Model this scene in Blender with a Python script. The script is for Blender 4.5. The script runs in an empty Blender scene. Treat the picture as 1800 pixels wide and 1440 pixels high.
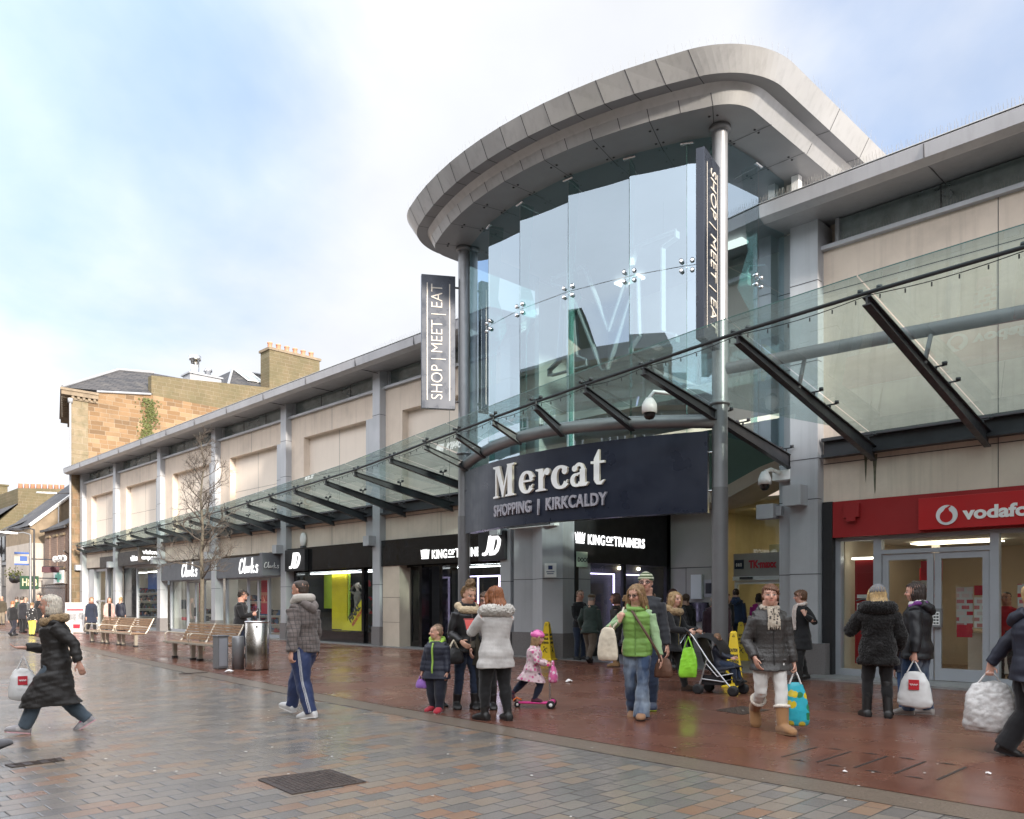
import bpy, bmesh, math, random
import numpy as np
from mathutils import Vector, Matrix, noise as mnoise
random.seed(7); rng=np.random.default_rng(7)
R=math.radians
C=bpy.context.scene.collection
scn=bpy.context.scene
# ------------------------------------------------------------------ camera
cam=bpy.data.cameras.new('camera'); cam_o=bpy.data.objects.new('camera',cam); C.objects.link(cam_o)
cam_o.location=(0,0,1.5); cam_o.rotation_euler=(R(90),0,R(45.507))
cam.sensor_fit='HORIZONTAL'; cam.sensor_width=36; cam.lens=28.5; cam.shift_y=0.18667
cam.clip_start=0.1; cam.clip_end=2000
scn.camera=cam_o
# ------------------------------------------------------------------ sky, sun, exposure
SUN_EL=15.0
SUN_DIR=Vector((0.98,-0.20,0)).normalized()*math.cos(R(SUN_EL))+Vector((0,0,math.sin(R(SUN_EL))))
SKY_STRENGTH=0.15; CLOUD_STRENGTH=0.60; SUN_STRENGTH=4.6
w=bpy.data.worlds.new('World'); scn.world=w; w.use_nodes=True
nt=w.node_tree; nt.nodes.clear()
def wn(t,**k):
    n=nt.nodes.new(t)
    for a,b in k.items(): setattr(n,a,b)
    return n
out=wn('ShaderNodeOutputWorld'); sky=wn('ShaderNodeTexSky')
sky.sky_type='NISHITA'; sky.sun_disc=False; sky.sun_elevation=R(SUN_EL)
sky.sun_rotation=math.atan2(SUN_DIR.x,SUN_DIR.y); sky.air_density=1.0; sky.dust_density=0.6; sky.ozone_density=1.5
bg1=wn('ShaderNodeBackground'); bg1.inputs[1].default_value=SKY_STRENGTH; nt.links.new(sky.outputs[0],bg1.inputs[0])
bg2=wn('ShaderNodeBackground'); bg2.inputs[0].default_value=(0.93,0.95,1.0,1); bg2.inputs[1].default_value=CLOUD_STRENGTH
tc=wn('ShaderNodeTexCoord')
def wmath(op,a,b=None,c=None):
    n=wn('ShaderNodeMath',operation=op)
    for i,v in enumerate((a,b,c)):
        if v is None: continue
        if hasattr(v,'is_linked') or hasattr(v,'links'): nt.links.new(v,n.inputs[i])
        else: n.inputs[i].default_value=v
    return n.outputs[0]
def wdot(d):
    n=wn('ShaderNodeVectorMath',operation='DOT_PRODUCT'); nt.links.new(tc.outputs['Generated'],n.inputs[0])
    n.inputs[1].default_value=Vector(d).normalized(); return n.outputs['Value']
sep=wn('ShaderNodeSeparateXYZ'); nt.links.new(tc.outputs['Generated'],sep.inputs[0])
zz=wmath('ADD',wmath('MAXIMUM',sep.outputs[2],0.0),0.32)
cx=wmath('DIVIDE',sep.outputs[0],zz); cy=wmath('DIVIDE',sep.outputs[1],zz)
cmb=wn('ShaderNodeCombineXYZ'); nt.links.new(cx,cmb.inputs[0]); nt.links.new(cy,cmb.inputs[1])
nz=wn('ShaderNodeTexNoise'); nz.inputs['Scale'].default_value=1.35; nz.inputs['Detail'].default_value=7; nz.inputs['Roughness'].default_value=0.52
nz.inputs['Distortion'].default_value=0.35; nt.links.new(cmb.outputs[0],nz.inputs['Vector'])
nz2=wn('ShaderNodeTexNoise'); nz2.inputs['Scale'].default_value=4.0; nz2.inputs['Detail'].default_value=6; nt.links.new(cmb.outputs[0],nz2.inputs['Vector'])
def lobe(d,lo,hi,amt):
    n=wn('ShaderNodeMapRange',interpolation_type='SMOOTHSTEP'); nt.links.new(wdot(d),n.inputs[0])
    n.inputs[1].default_value=lo; n.inputs[2].default_value=hi; n.inputs[3].default_value=0; n.inputs[4].default_value=amt
    return n.outputs[0]
cov=wmath('ADD',wmath('MULTIPLY',nz.outputs[0],1.1),wmath('MULTIPLY',nz2.outputs[0],0.18))
blue=wmath('ADD',lobe((-1.12,0.29,0.68),0.905,0.999,0.44),lobe((-0.335,1.08,0.70),0.966,0.999,0.30))
hz_=wn('ShaderNodeMapRange',interpolation_type='SMOOTHSTEP'); nt.links.new(sep.outputs[2],hz_.inputs[0]); hz_.inputs[1].default_value=.0; hz_.inputs[2].default_value=.34; hz_.inputs[3].default_value=.30; hz_.inputs[4].default_value=0
cov=wmath('ADD',cov,hz_.outputs[0])
cov=wmath('SUBTRACT',cov,blue)
mr=wn('ShaderNodeMapRange',interpolation_type='SMOOTHSTEP'); nt.links.new(cov,mr.inputs[0])
mr.inputs[1].default_value=0.14; mr.inputs[2].default_value=0.58; mr.inputs[3].default_value=0.12; mr.inputs[4].default_value=0.97
tone=wn('ShaderNodeMapRange'); nt.links.new(nz2.outputs[0],tone.inputs[0]); tone.inputs[1].default_value=0.3; tone.inputs[2].default_value=0.7
tone.inputs[3].default_value=0.93; tone.inputs[4].default_value=1.03
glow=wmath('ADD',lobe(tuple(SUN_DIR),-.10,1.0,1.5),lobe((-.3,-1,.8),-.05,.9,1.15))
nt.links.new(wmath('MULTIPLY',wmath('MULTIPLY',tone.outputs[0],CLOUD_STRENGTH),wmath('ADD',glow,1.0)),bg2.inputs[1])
veil=wn('ShaderNodeMix',data_type='RGBA'); nt.links.new(mr.outputs[0],veil.inputs[0]); veil.inputs[6].default_value=(.46,.64,1.0,1); veil.inputs[7].default_value=(.95,.965,1.0,1)
nt.links.new(veil.outputs[2],bg2.inputs[0])
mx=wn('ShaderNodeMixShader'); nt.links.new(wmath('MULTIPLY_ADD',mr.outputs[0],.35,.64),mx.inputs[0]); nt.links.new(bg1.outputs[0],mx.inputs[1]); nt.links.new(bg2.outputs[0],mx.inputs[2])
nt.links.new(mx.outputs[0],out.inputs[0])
sun=bpy.data.lights.new('sun','SUN'); sun.energy=SUN_STRENGTH; sun.angle=R(3.0); sun.color=(1.0,0.90,0.78)
sun_o=bpy.data.objects.new('sun',sun); C.objects.link(sun_o); sun_o.location=(30,-6,40)
sun_o.rotation_euler=SUN_DIR.to_track_quat('Z','Y').to_euler()
vs=scn.view_settings; vs.view_transform='Standard'; vs.look='None'; vs.exposure=0.8; vs.gamma=1.0
scn.cycles.use_denoising=True; scn.cycles.max_bounces=8; scn.cycles.transparent_max_bounces=24
scn.cycles.diffuse_bounces=4; scn.cycles.glossy_bounces=4; scn.cycles.sample_clamp_indirect=6.0
# ------------------------------------------------------------------ helpers
def V(*a): return Vector(a)
class B:
    """collects shapes into one mesh; faces carry a material index"""
    def __init__(s): s.v=[]; s.f=[]; s.m=[]; s.sm=[]
    def add(s,vs,fs,mi=0,smooth=False):
        o=len(s.v); s.v+= [tuple(x) for x in vs]
        for f in fs: s.f.append(tuple(i+o for i in f)); s.m.append(mi); s.sm.append(smooth)
        return s
    def box(s,x0,x1,y0,y1,z0,z1,mi=0,M=None):
        vs=[Vector((x,y,z)) for x in (x0,x1) for y in (y0,y1) for z in (z0,z1)]
        if M is not None: vs=[M@v for v in vs]
        return s.add(vs,[(0,1,3,2),(4,6,7,5),(0,4,5,1),(2,3,7,6),(0,2,6,4),(1,5,7,3)],mi)
    def hull_quad(s,a,b,c,d,mi=0): return s.add([a,b,c,d],[(0,1,2,3)],mi)
    def prism(s,poly,z0,z1,mi=0,M=None,smooth=False):
        n=len(poly); vs=[Vector((p[0],p[1],z)) for z in (z0,z1) for p in poly]
        if M is not None: vs=[M@v for v in vs]
        s.add(vs,[(i,(i+1)%n,n+(i+1)%n,n+i) for i in range(n)],mi,smooth)
        return s.add(vs,[tuple(range(n-1,-1,-1)),tuple(range(n,2*n))],mi)
    def loft(s,rings,mi=0,smooth=True,cap=True,closed=True):
        n=len(rings[0]); vs=[p for r in rings for p in r]; fs=[]
        for k in range(len(rings)-1):
            for i in range(n if closed else n-1):
                j=(i+1)%n; fs.append((k*n+i,k*n+j,(k+1)*n+j,(k+1)*n+i))
        s.add(vs,fs,mi,smooth)
        if cap and closed:
            s.add(rings[0],[tuple(range(n-1,-1,-1))],mi); s.add(rings[-1],[tuple(range(n))],mi)
        return s
    def tube(s,pts,r,n=8,mi=0,smooth=True,cap=True):
        pts=[Vector(p) for p in pts]; rs=r if hasattr(r,'__len__') else [r]*len(pts)
        rings=[]; u=None
        for i,p in enumerate(pts):
            t=(pts[min(i+1,len(pts)-1)]-pts[max(i-1,0)]).normalized()
            if u is None: u=t.orthogonal().normalized() if abs(t.z)>.95 else t.cross(Vector((0,0,1))).normalized()
            u=(u-t*u.dot(t)).normalized(); w_=t.cross(u)
            rings.append([p+(u*math.cos(a)+w_*math.sin(a))*rs[i] for a in (2*math.pi*k/n for k in range(n))])
        return s.loft(rings,mi,smooth,cap)
    def lathe(s,prof,c=(0,0,0),n=20,mi=0,smooth=True,M=None):
        rings=[[Vector((c[0]+r*math.cos(2*math.pi*k/n),c[1]+r*math.sin(2*math.pi*k/n),c[2]+z)) for k in range(n)] for r,z in prof]
        if M is not None: rings=[[M@p for p in r] for r in rings]
        return s.loft(rings,mi,smooth)
    def ball(s,c,r,n=10,mi=0,sc=(1,1,1)):
        rings=[]
        for k in range(1,n):
            a=math.pi*k/n; rings.append([Vector((c[0]+sc[0]*r*math.sin(a)*math.cos(t),c[1]+sc[1]*r*math.sin(a)*math.sin(t),c[2]-sc[2]*r*math.cos(a))) for t in (2*math.pi*j/(2*n) for j in range(2*n))])
        return s.loft(rings,mi)
    def mesh(s,name):
        me=bpy.data.meshes.new(name); me.from_pydata(s.v,[],s.f); me.update()
        me.polygons.foreach_set('material_index',s.m); me.polygons.foreach_set('use_smooth',s.sm)
        return me
def obj(name,b,mats,parent=None,label=None,fix=True,bevel=0):
    me=b.mesh(name) if isinstance(b,B) else b
    if fix and isinstance(b,B):
        bm=bmesh.new(); bm.from_mesh(me); bmesh.ops.recalc_face_normals(bm,faces=bm.faces); bm.to_mesh(me); bm.free()
    for m in (mats if isinstance(mats,(list,tuple)) else [mats]): me.materials.append(m)
    o=bpy.data.objects.new(name,me); C.objects.link(o)
    if parent is not None: attach(o,parent)
    if label: o['label']=label
    if bevel:
        md=o.modifiers.new('bevel','BEVEL'); md.width=bevel; md.segments=2; md.limit_method='ANGLE'; md.angle_limit=R(40)
    return o
WM={}
def attach(o,parent):
    o.parent=parent; o.matrix_parent_inverse=WM.get(parent.name,Matrix()).inverted()
def thing(name,label,cat,loc=(0,0,0),group=None,rz=0):
    o=bpy.data.objects.new(name,None); C.objects.link(o); o.location=loc; o.rotation_euler=(0,0,rz)
    o.empty_display_size=.2
    WM[o.name]=Matrix.Translation(Vector(loc))@Matrix.Rotation(rz,4,'Z')
    return tag(o,label,cat,group)
def tag(o,label,cat,group=None,kind=None):
    if label: o['label']=label
    if cat: o['category']=cat
    if group: o['group']=group
    if kind: o['kind']=kind
    return o
def struct(name,b,m,label,cat):
    o=obj(name,b,m); o['kind']='structure'; return tag(o,label,cat)
def text_mesh(s,size,depth,bold=0.0,shear=0.0,sx=1.0,align='LEFT',spacing=1.0):
    cu=bpy.data.curves.new('t','FONT'); cu.body=s; cu.size=size; cu.extrude=depth/2; cu.offset=bold; cu.shear=shear
    cu.align_x=align; cu.space_character=spacing; cu.resolution_u=4
    o=bpy.data.objects.new('t',cu); C.objects.link(o); bpy.context.view_layer.update()
    dg=bpy.context.evaluated_depsgraph_get(); me=bpy.data.meshes.new_from_object(o.evaluated_get(dg),depsgraph=dg)
    bpy.data.objects.remove(o); bpy.data.curves.remove(cu)
    for v in me.vertices: v.co.x*=sx
    me.materials.clear(); return me
def frame(o,x,n):
    """matrix: text x axis -> x, up -> z, face normal -> n"""
    x=Vector(x).normalized(); n=Vector(n).normalized(); u=n.cross(x)
    return Matrix(((x.x,u.x,n.x,o[0]),(x.y,u.y,n.y,o[1]),(x.z,u.z,n.z,o[2]),(0,0,0,1)))
def lettering(s,o,x,n,size,depth,mat_,parent,bold=0,shear=0,sx=1,align='LEFT',width=None,name='lettering',spacing=1.0):
    me=text_mesh(s,size,depth,bold,shear,sx,align,spacing)
    if width:
        xs=[v.co.x for v in me.vertices]; k=width/(max(xs)-min(xs))
        for v in me.vertices: v.co.x=(v.co.x-min(xs))*k
    me.transform(frame(o,x,n)); return obj(name,me,mat_,parent,fix=False)
# ------------------------------------------------------------------ materials
def nodes(name):
    m=bpy.data.materials.new(name); m.use_nodes=True; t=m.node_tree
    return m,t,t.nodes['Principled BSDF']
class NT:
    def __init__(s,t): s.t=t
    def n(s,ty,ins=None,**k):
        x=s.t.nodes.new(ty)
        for a,b in k.items(): setattr(x,a,b)
        for a,b in (ins or {}).items():
            if hasattr(b,'links'): s.t.links.new(b,x.inputs[a])
            else: x.inputs[a].default_value=b
        return x
    def math(s,op,a,b=0.0,c=0.0): return s.n('ShaderNodeMath',{0:a,1:b,2:c},operation=op).outputs[0]
    def mix(s,f,a,b,bt='MIX'):
        x=s.n('ShaderNodeMix',data_type='RGBA',blend_type=bt)
        for i,v in ((0,f),(6,a),(7,b)):
            if hasattr(v,'links'): s.t.links.new(v,x.inputs[i])
            else: x.inputs[i].default_value=v if i==0 or len(v)==4 else (*v,1)
        return x.outputs[2]
    def ramp(s,f,stops,interp='LINEAR'):
        x=s.n('ShaderNodeValToRGB',{0:f}); r=x.color_ramp; r.interpolation=interp
        while len(r.elements)<len(stops): r.elements.new(.5)
        for e,(p,c) in zip(r.elements,stops): e.position=p; e.color=(*c,1) if len(c)==3 else c
        return x.outputs[0]
    def noise(s,vec,scale,detail=4,rough=.55,dist=0):
        return s.n('ShaderNodeTexNoise',{'Vector':vec,'Scale':scale,'Detail':detail,'Roughness':rough,'Distortion':dist}).outputs[0]
    def co(s,kind='Object',scale=(1,1,1),rot=(0,0,0)):
        c=s.n('ShaderNodeTexCoord').outputs[kind]
        return s.n('ShaderNodeMapping',{'Vector':c,'Scale':scale,'Rotation':rot}).outputs[0]
    def bump(s,h,strength,dist=.01):
        return s.n('ShaderNodeBump',{'Height':h,'Strength':strength,'Distance':dist}).outputs[0]
    def link(s,a,b): s.t.links.new(a,b)
MC={}
def mat(name,col,rough=.6,metal=0.0,var=.12,vs_=1.5,bump=.0,bs=30,spec=.5,streak=0.0,emit=0,coat=0,dirt=None,rv=.08):
    if name in MC: return MC[name]
    m,t,p=nodes(name); N=NT(t); co=N.co()
    lo=tuple(c*(1-var) for c in col); hi=tuple(min(c*(1+var),1) for c in col)
    c=N.mix(N.n('ShaderNodeMapRange',{0:N.noise(co,vs_,6,.6),1:.3,2:.7}).outputs[0],lo,hi)
    if streak:
        st=N.noise(N.co(scale=(5,5,.25)),1.6,5,.6); c=N.mix(N.n('ShaderNodeMapRange',{0:st,1:.5,2:.8,3:0,4:streak}).outputs[0],c,tuple(x*.55 for x in col))
    if dirt:
        st=N.noise(co,.9,8,.65); c=N.mix(N.n('ShaderNodeMapRange',{0:st,1:.52,2:.75,3:0,4:dirt[1]}).outputs[0],c,dirt[0])
    N.link(c,p.inputs['Base Color']); p.inputs['Metallic'].default_value=metal; p.inputs['Specular IOR Level'].default_value=spec
    N.link(N.n('ShaderNodeMapRange',{0:N.noise(co,vs_*3,3),1:.3,2:.7,3:max(rough-rv,.02),4:min(rough+rv,1)}).outputs[0],p.inputs['Roughness'])
    if bump: N.link(N.bump(N.noise(co,bs,4),bump),p.inputs['Normal'])
    if coat: p.inputs['Coat Weight'].default_value=coat; p.inputs['Coat Roughness'].default_value=.08
    if emit: p.inputs['Emission Color'].default_value=(*col,1); p.inputs['Emission Strength'].default_value=emit
    MC[name]=m; return m
def lamp_mat(name,col,strength):
    if name in MC: return MC[name]
    m=bpy.data.materials.new(name); m.use_nodes=True; t=m.node_tree; t.nodes.clear(); N=NT(t)
    e=N.n('ShaderNodeEmission',{0:(*col,1),1:strength}); N.link(e.outputs[0],N.n('ShaderNodeOutputMaterial').inputs[0]); MC[name]=m; return m
def glass(name,tint,refl=.06,k=1.0,rough=.01,haze=0.0,hcol=(.5,.6,.58),gc=(.95,1,1)):
    if name in MC: return MC[name]
    m=bpy.data.materials.new(name); m.use_nodes=True; t=m.node_tree; t.nodes.clear(); N=NT(t)
    tr=N.n('ShaderNodeBsdfTransparent',{0:(*tint,1)}); g=N.n('ShaderNodeBsdfGlossy',{'Color':(*gc,1),'Roughness':rough})
    co=N.co(); N.link(N.bump(N.noise(co,.55,1),.012,.3),g.inputs['Normal'])
    fr=N.math('POWER',N.n('ShaderNodeLayerWeight',{'Blend':.5}).outputs['Facing'],4.0); fr=N.math('ADD',N.math('MULTIPLY',fr,.9),.045)
    f=N.math('MINIMUM',N.math('ADD',N.math('MULTIPLY',fr,k),refl),1.0)
    base=tr.outputs[0]
    if haze:
        d=N.n('ShaderNodeBsdfDiffuse',{0:(*hcol,1)}); tl=N.n('ShaderNodeBsdfTranslucent',{0:(*hcol,1)})
        dd=N.n('ShaderNodeMixShader',{0:.5,1:d.outputs[0],2:tl.outputs[0]})
        hz=N.n('ShaderNodeMapRange',{0:N.noise(N.co(scale=(1,1,1)),1.3,6,.65),1:.3,2:.75,3:haze*.5,4:haze*1.5}).outputs[0]
        base=N.n('ShaderNodeMixShader',{0:hz,1:base,2:dd.outputs[0]}).outputs[0]
    mx_=N.n('ShaderNodeMixShader',{0:f,1:base,2:g.outputs[0]})
    N.link(mx_.outputs[0],N.n('ShaderNodeOutputMaterial').inputs[0]); MC[name]=m; return m
def stone(name,scale,cols,mortar=(.30,.26,.2),w=.55,h=.28,moss=0.0,axis='YZ',ms=.008):
    """coursed masonry on a vertical wall; axis says which object axes run along and up"""
    m,t,p=nodes(name); N=NT(t); c=N.n('ShaderNodeSeparateXYZ',{0:N.co()})
    u=c.outputs['XYZ'.index(axis[0])]; v=c.outputs['XYZ'.index(axis[1])]
    vec=N.n('ShaderNodeCombineXYZ',{0:u,1:v}).outputs[0]
    wob=N.noise(vec,.6,2); vec=N.n('ShaderNodeVectorMath',{0:vec,1:N.n('ShaderNodeCombineXYZ',{0:N.math('MULTIPLY',wob,.15),1:N.math('MULTIPLY',wob,.1)}).outputs[0]},operation='ADD').outputs[0]
    row=N.math('FLOOR',N.math('DIVIDE',N.n('ShaderNodeSeparateXYZ',{0:vec}).outputs[1],h))
    rr=N.n('ShaderNodeTexWhiteNoise',{'W':row},noise_dimensions='1D').outputs[0]
    bw=N.math('MULTIPLY',N.math('ADD',N.math('MULTIPLY',rr,.9),.6),w)
    uu=N.math('ADD',N.math('DIVIDE',N.n('ShaderNodeSeparateXYZ',{0:vec}).outputs[0],bw),N.math('MULTIPLY',rr,7.3))
    col=N.math('FLOOR',uu); fu=N.math('FRACT',uu); fv=N.math('FRACT',N.math('DIVIDE',N.n('ShaderNodeSeparateXYZ',{0:vec}).outputs[1],h))
    idv=N.n('ShaderNodeCombineXYZ',{0:row,1:col}).outputs[0]
    wn_=N.n('ShaderNodeTexWhiteNoise',{'Vector':idv},noise_dimensions='2D').outputs[0]
    base=N.ramp(wn_,[(i/(len(cols)-1),cc) for i,cc in enumerate(cols)])
    base=N.mix(N.n('ShaderNodeMapRange',{0:N.noise(N.co(),.45,8,.68),1:.45,2:.72,3:0,4:.6}).outputs[0],base,(.085,.068,.05)); base=N.mix(.35,base,N.mix(N.noise(N.co(),9,5),tuple(x*.6 for x in cols[0]),tuple(min(1,x*1.25) for x in cols[-1])))
    eu=N.math('MINIMUM',N.math('MULTIPLY',fu,bw),N.math('MULTIPLY',N.math('SUBTRACT',1.0,fu),bw)); ev=N.math('MULTIPLY',N.math('MINIMUM',fv,N.math('SUBTRACT',1.0,fv)),h)
    e=N.math('MINIMUM',eu,ev); mk=N.n('ShaderNodeMapRange',{0:e,1:ms*.6,2:ms*2,3:.75,4:0}).outputs[0]
    base=N.mix(mk,base,mortar)
    if moss:
        mk2=N.n('ShaderNodeMapRange',{0:N.noise(N.co(),.8,8,.7),1:.5-moss*.2,2:.7,3:0,4:.8}).outputs[0]
        base=N.mix(mk2,base,(.105,.098,.055))
    N.link(base,p.inputs['Base Color']); p.inputs['Roughness'].default_value=.9; p.inputs['Specular IOR Level'].default_value=.2
    N.link(N.bump(N.math('ADD',N.n('ShaderNodeMapRange',{0:e,1:0,2:ms*3,3:0,4:1}).outputs[0],N.noise(N.co(),14,5)),.6,.02),p.inputs['Normal'])
    return m
def paver_mat():
    m,t,p=nodes('wet_pavers'); N=NT(t); co=N.co(); c=N.n('ShaderNodeSeparateXYZ',{0:co})
    rw,bl=.175,.25
    u=c.outputs[0]; v=c.outputs[1]
    row=N.math('FLOOR',N.math('DIVIDE',u,rw)); fu=N.math('FRACT',N.math('DIVIDE',u,rw))
    rr=N.n('ShaderNodeTexWhiteNoise',{'W':row},noise_dimensions='1D').outputs[0]
    vv=N.math('ADD',N.math('DIVIDE',v,bl),N.math('ADD',N.math('MULTIPLY',row,.5),N.math('MULTIPLY',rr,.14)))
    colm=N.math('FLOOR',vv); fv=N.math('FRACT',vv)
    idv=N.n('ShaderNodeCombineXYZ',{0:row,1:colm}).outputs[0]
    wnn=N.n('ShaderNodeTexWhiteNoise',{'Vector':idv},noise_dimensions='2D'); r1=wnn.outputs[0]
    big=N.noise(co,.22,2)
    sel=N.math('ADD',r1,N.math('MULTIPLY',N.math('SUBTRACT',big,.5),.7))
    base=N.ramp(sel,[(0,(.160,.148,.135)),(.3,(.205,.188,.170)),(.52,(.235,.205,.174)),(.70,(.262,.213,.163)),(.84,(.28,.20,.135)),(.97,(.29,.155,.085))],'LINEAR')
    base=N.mix(N.n('ShaderNodeMapRange',{0:N.noise(co,.42,8,.66),1:.34,2:.60,3:.30,4:0}).outputs[0],base,(.075,.066,.058)); base=N.mix(N.n('ShaderNodeMapRange',{0:N.noise(co,3.1,6,.7),1:.56,2:.7,3:0,4:.35}).outputs[0],base,(.21,.19,.165))
    sp=N.noise(co,170,2,.8); base=N.mix(N.n('ShaderNodeMapRange',{0:sp,1:.45,2:.66,3:0,4:.5}).outputs[0],base,N.mix(.6,base,(.42,.40,.38)))
    sp2=N.noise(co,120,2,.8); base=N.mix(N.n('ShaderNodeMapRange',{0:sp2,1:.55,2:.7,3:0,4:.55}).outputs[0],base,(.045,.045,.05))
    eu=N.math('MULTIPLY',N.math('MINIMUM',fu,N.math('SUBTRACT',1.0,fu)),rw); ev=N.math('MULTIPLY',N.math('MINIMUM',fv,N.math('SUBTRACT',1.0,fv)),bl)
    e=N.math('MINIMUM',eu,ev); mk=N.n('ShaderNodeMapRange',{0:e,1:.0025,2:.0075,3:.85,4:0}).outputs[0]
    base=N.mix(mk,base,(.05,.05,.05))
    N.link(base,p.inputs['Base Color'])
    wet=N.noise(co,.5,6,.6); wet=N.math('ADD',wet,N.math('MULTIPLY',N.math('SUBTRACT',r1,.5),.22))
    N.link(N.n('ShaderNodeMapRange',{0:wet,1:.3,2:.72,3:.07,4:.29}).outputs[0],p.inputs['Roughness'])
    p.inputs['Specular IOR Level'].default_value=1.0
    tilt=N.math('MULTIPLY',N.math('SUBTRACT',N.n('ShaderNodeSeparateColor',{0:wnn.outputs[1]}).outputs[1],.5),fu)
    hgt=N.math('ADD',N.math('MULTIPLY',N.n('ShaderNodeMapRange',{0:e,1:0,2:.01,3:0,4:1}).outputs[0],.006),N.math('ADD',N.math('MULTIPLY',tilt,.004),N.math('MULTIPLY',N.noise(co,130,3),.0022)))
    N.link(N.n('ShaderNodeBump',{'Height':hgt,'Strength':.5,'Distance':1.0}).outputs[0],p.inputs['Normal'])
    return m
def redpave_mat():
    m,t,p=nodes('red_paving'); N=NT(t); co=N.co(); c=N.n('ShaderNodeSeparateXYZ',{0:co})
    u=c.outputs[0]; v=c.outputs[1]; W=1.15; L=1.15
    fu=N.math('FRACT',N.math('DIVIDE',u,W)); fv=N.math('FRACT',N.math('DIVIDE',v,L))
    idv=N.n('ShaderNodeCombineXYZ',{0:N.math('FLOOR',N.math('DIVIDE',u,W)),1:N.math('FLOOR',N.math('DIVIDE',v,L))}).outputs[0]
    r1=N.n('ShaderNodeTexWhiteNoise',{'Vector':idv},noise_dimensions='2D').outputs[0]
    base=N.mix(N.n('ShaderNodeMapRange',{0:N.noise(co,.8,7,.62),1:.3,2:.7}).outputs[0],(.118,.042,.026),(.185,.072,.044))
    base=N.mix(N.math('MULTIPLY',r1,.25),base,(.10,.042,.03)); base=N.mix(N.n('ShaderNodeMapRange',{0:N.noise(co,.5,8,.7),1:.5,2:.7,3:0,4:.6}).outputs[0],base,(.065,.03,.022)); base=N.mix(N.n('ShaderNodeMapRange',{0:N.noise(co,2.6,7,.7),1:.58,2:.72,3:0,4:.3}).outputs[0],base,(.20,.11,.08))
    base=N.mix(N.n('ShaderNodeMapRange',{0:N.noise(co,190,2,.8),1:.5,2:.7,3:0,4:.45}).outputs[0],base,(.26,.17,.13))
    eu=N.math('MULTIPLY',N.math('MINIMUM',fu,N.math('SUBTRACT',1.0,fu)),W); ev=N.math('MULTIPLY',N.math('MINIMUM',fv,N.math('SUBTRACT',1.0,fv)),L)
    e=N.math('MINIMUM',eu,ev); mk=N.n('ShaderNodeMapRange',{0:e,1:.003,2:.009,3:.6,4:0}).outputs[0]
    base=N.mix(mk,base,(.035,.02,.018)); N.link(base,p.inputs['Base Color'])
    N.link(N.n('ShaderNodeMapRange',{0:N.noise(co,.7,6,.6),1:.3,2:.7,3:.13,4:.40}).outputs[0],p.inputs['Roughness'])
    hgt=N.math('ADD',N.math('MULTIPLY',N.noise(co,160,3),.0010),N.math('MULTIPLY',N.noise(co,2.2,3),.006))
    N.link(N.n('ShaderNodeBump',{'Height':hgt,'Strength':.4,'Distance':1.0}).outputs[0],p.inputs['Normal']); return m
def brushed(name,col,rough=.28):
    m,t,p=nodes(name); N=NT(t); n_=N.noise(N.co(scale=(60,60,1.2)),3,4)
    N.link(N.mix(n_,tuple(c*.8 for c in col),col),p.inputs['Base Color']); p.inputs['Metallic'].default_value=1
    N.link(N.n('ShaderNodeMapRange',{0:N.noise(N.co(),3,4),1:.3,2:.7,3:rough-.07,4:rough+.1}).outputs[0],p.inputs['Roughness']); return m
def slate_mat():
    m,t,p=nodes('roof_slate'); N=NT(t); co=N.co()
    br=N.n('ShaderNodeTexBrick',{'Vector':N.co(rot=(R(55),0,R(90))),'Color1':(.035,.036,.042,1),'Color2':(.075,.07,.07,1),'Mortar':(.015,.015,.018,1),'Scale':1.0,'Mortar Size':.012,'Brick Width':.3,'Row Height':.22})
    N.link(N.mix(N.n('ShaderNodeMapRange',{0:N.noise(co,1.2,7,.7),1:.5,2:.75,3:0,4:.45}).outputs[0],br.outputs[0],(.16,.15,.13)),p.inputs['Base Color']); p.inputs['Roughness'].default_value=.65
    N.link(N.bump(br.outputs[1],.5,.02),p.inputs['Normal']); return m
m_cream=mat('cream_render',(.66,.565,.475),.8,var=.10,vs_=.8,bump=.06,bs=60,streak=.45,spec=.3,dirt=((.36,.31,.26),.35))
m_creamlite=mat('pale_cream_panel',(.73,.645,.56),.8,var=.05,vs_=.6,bump=.05,bs=60,streak=.12,spec=.3)
m_clad=mat('bluegrey_cladding',(.42,.432,.455),.42,metal=.12,var=.07,vs_=.7,spec=.45,streak=.3,dirt=((.24,.26,.29),.3))
m_cladd=mat('roof_cladding_grey',(.36,.36,.375),.4,metal=.3,var=.08,vs_=.7,spec=.5,streak=.35)
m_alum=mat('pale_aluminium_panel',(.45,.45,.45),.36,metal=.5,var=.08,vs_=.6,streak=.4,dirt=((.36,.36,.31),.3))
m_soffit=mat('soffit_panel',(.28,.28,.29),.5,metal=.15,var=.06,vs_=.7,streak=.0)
m_dark=mat('dark_steel_paint',(.035,.036,.042),.42,var=.2,vs_=3,spec=.5)
m_black=mat('black_gloss',(.008,.008,.009),.12,var=.1,spec=.6)
m_blackm=mat('black_matt',(.012,.012,.014),.6,var=.2)
m_steel=mat('grey_steel_paint',(.235,.24,.25),.38,metal=.4,var=.08,vs_=2,streak=.15)
m_steeld=mat('dark_grey_column_paint',(.15,.15,.155),.45,metal=.3,var=.1,vs_=2)
m_granite=mat('granite_plinth',(.16,.15,.15),.5,var=.3,vs_=60,bump=.05)
m_joint=mat('panel_joint',(.05,.05,.055),.8)
m_frame=mat('aluminium_frame',(.40,.42,.46),.4,metal=.4,var=.05)
m_stainless=brushed('brushed_stainless',(.60,.57,.53),.22)
m_spike=mat('spike_wire',(.30,.29,.27),.5,metal=.6)
m_chrome=mat('polished_steel',(.75,.75,.76),.15,metal=1,var=.03)
m_white=mat('white_paint',(.80,.80,.79),.45,var=.03)
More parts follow.
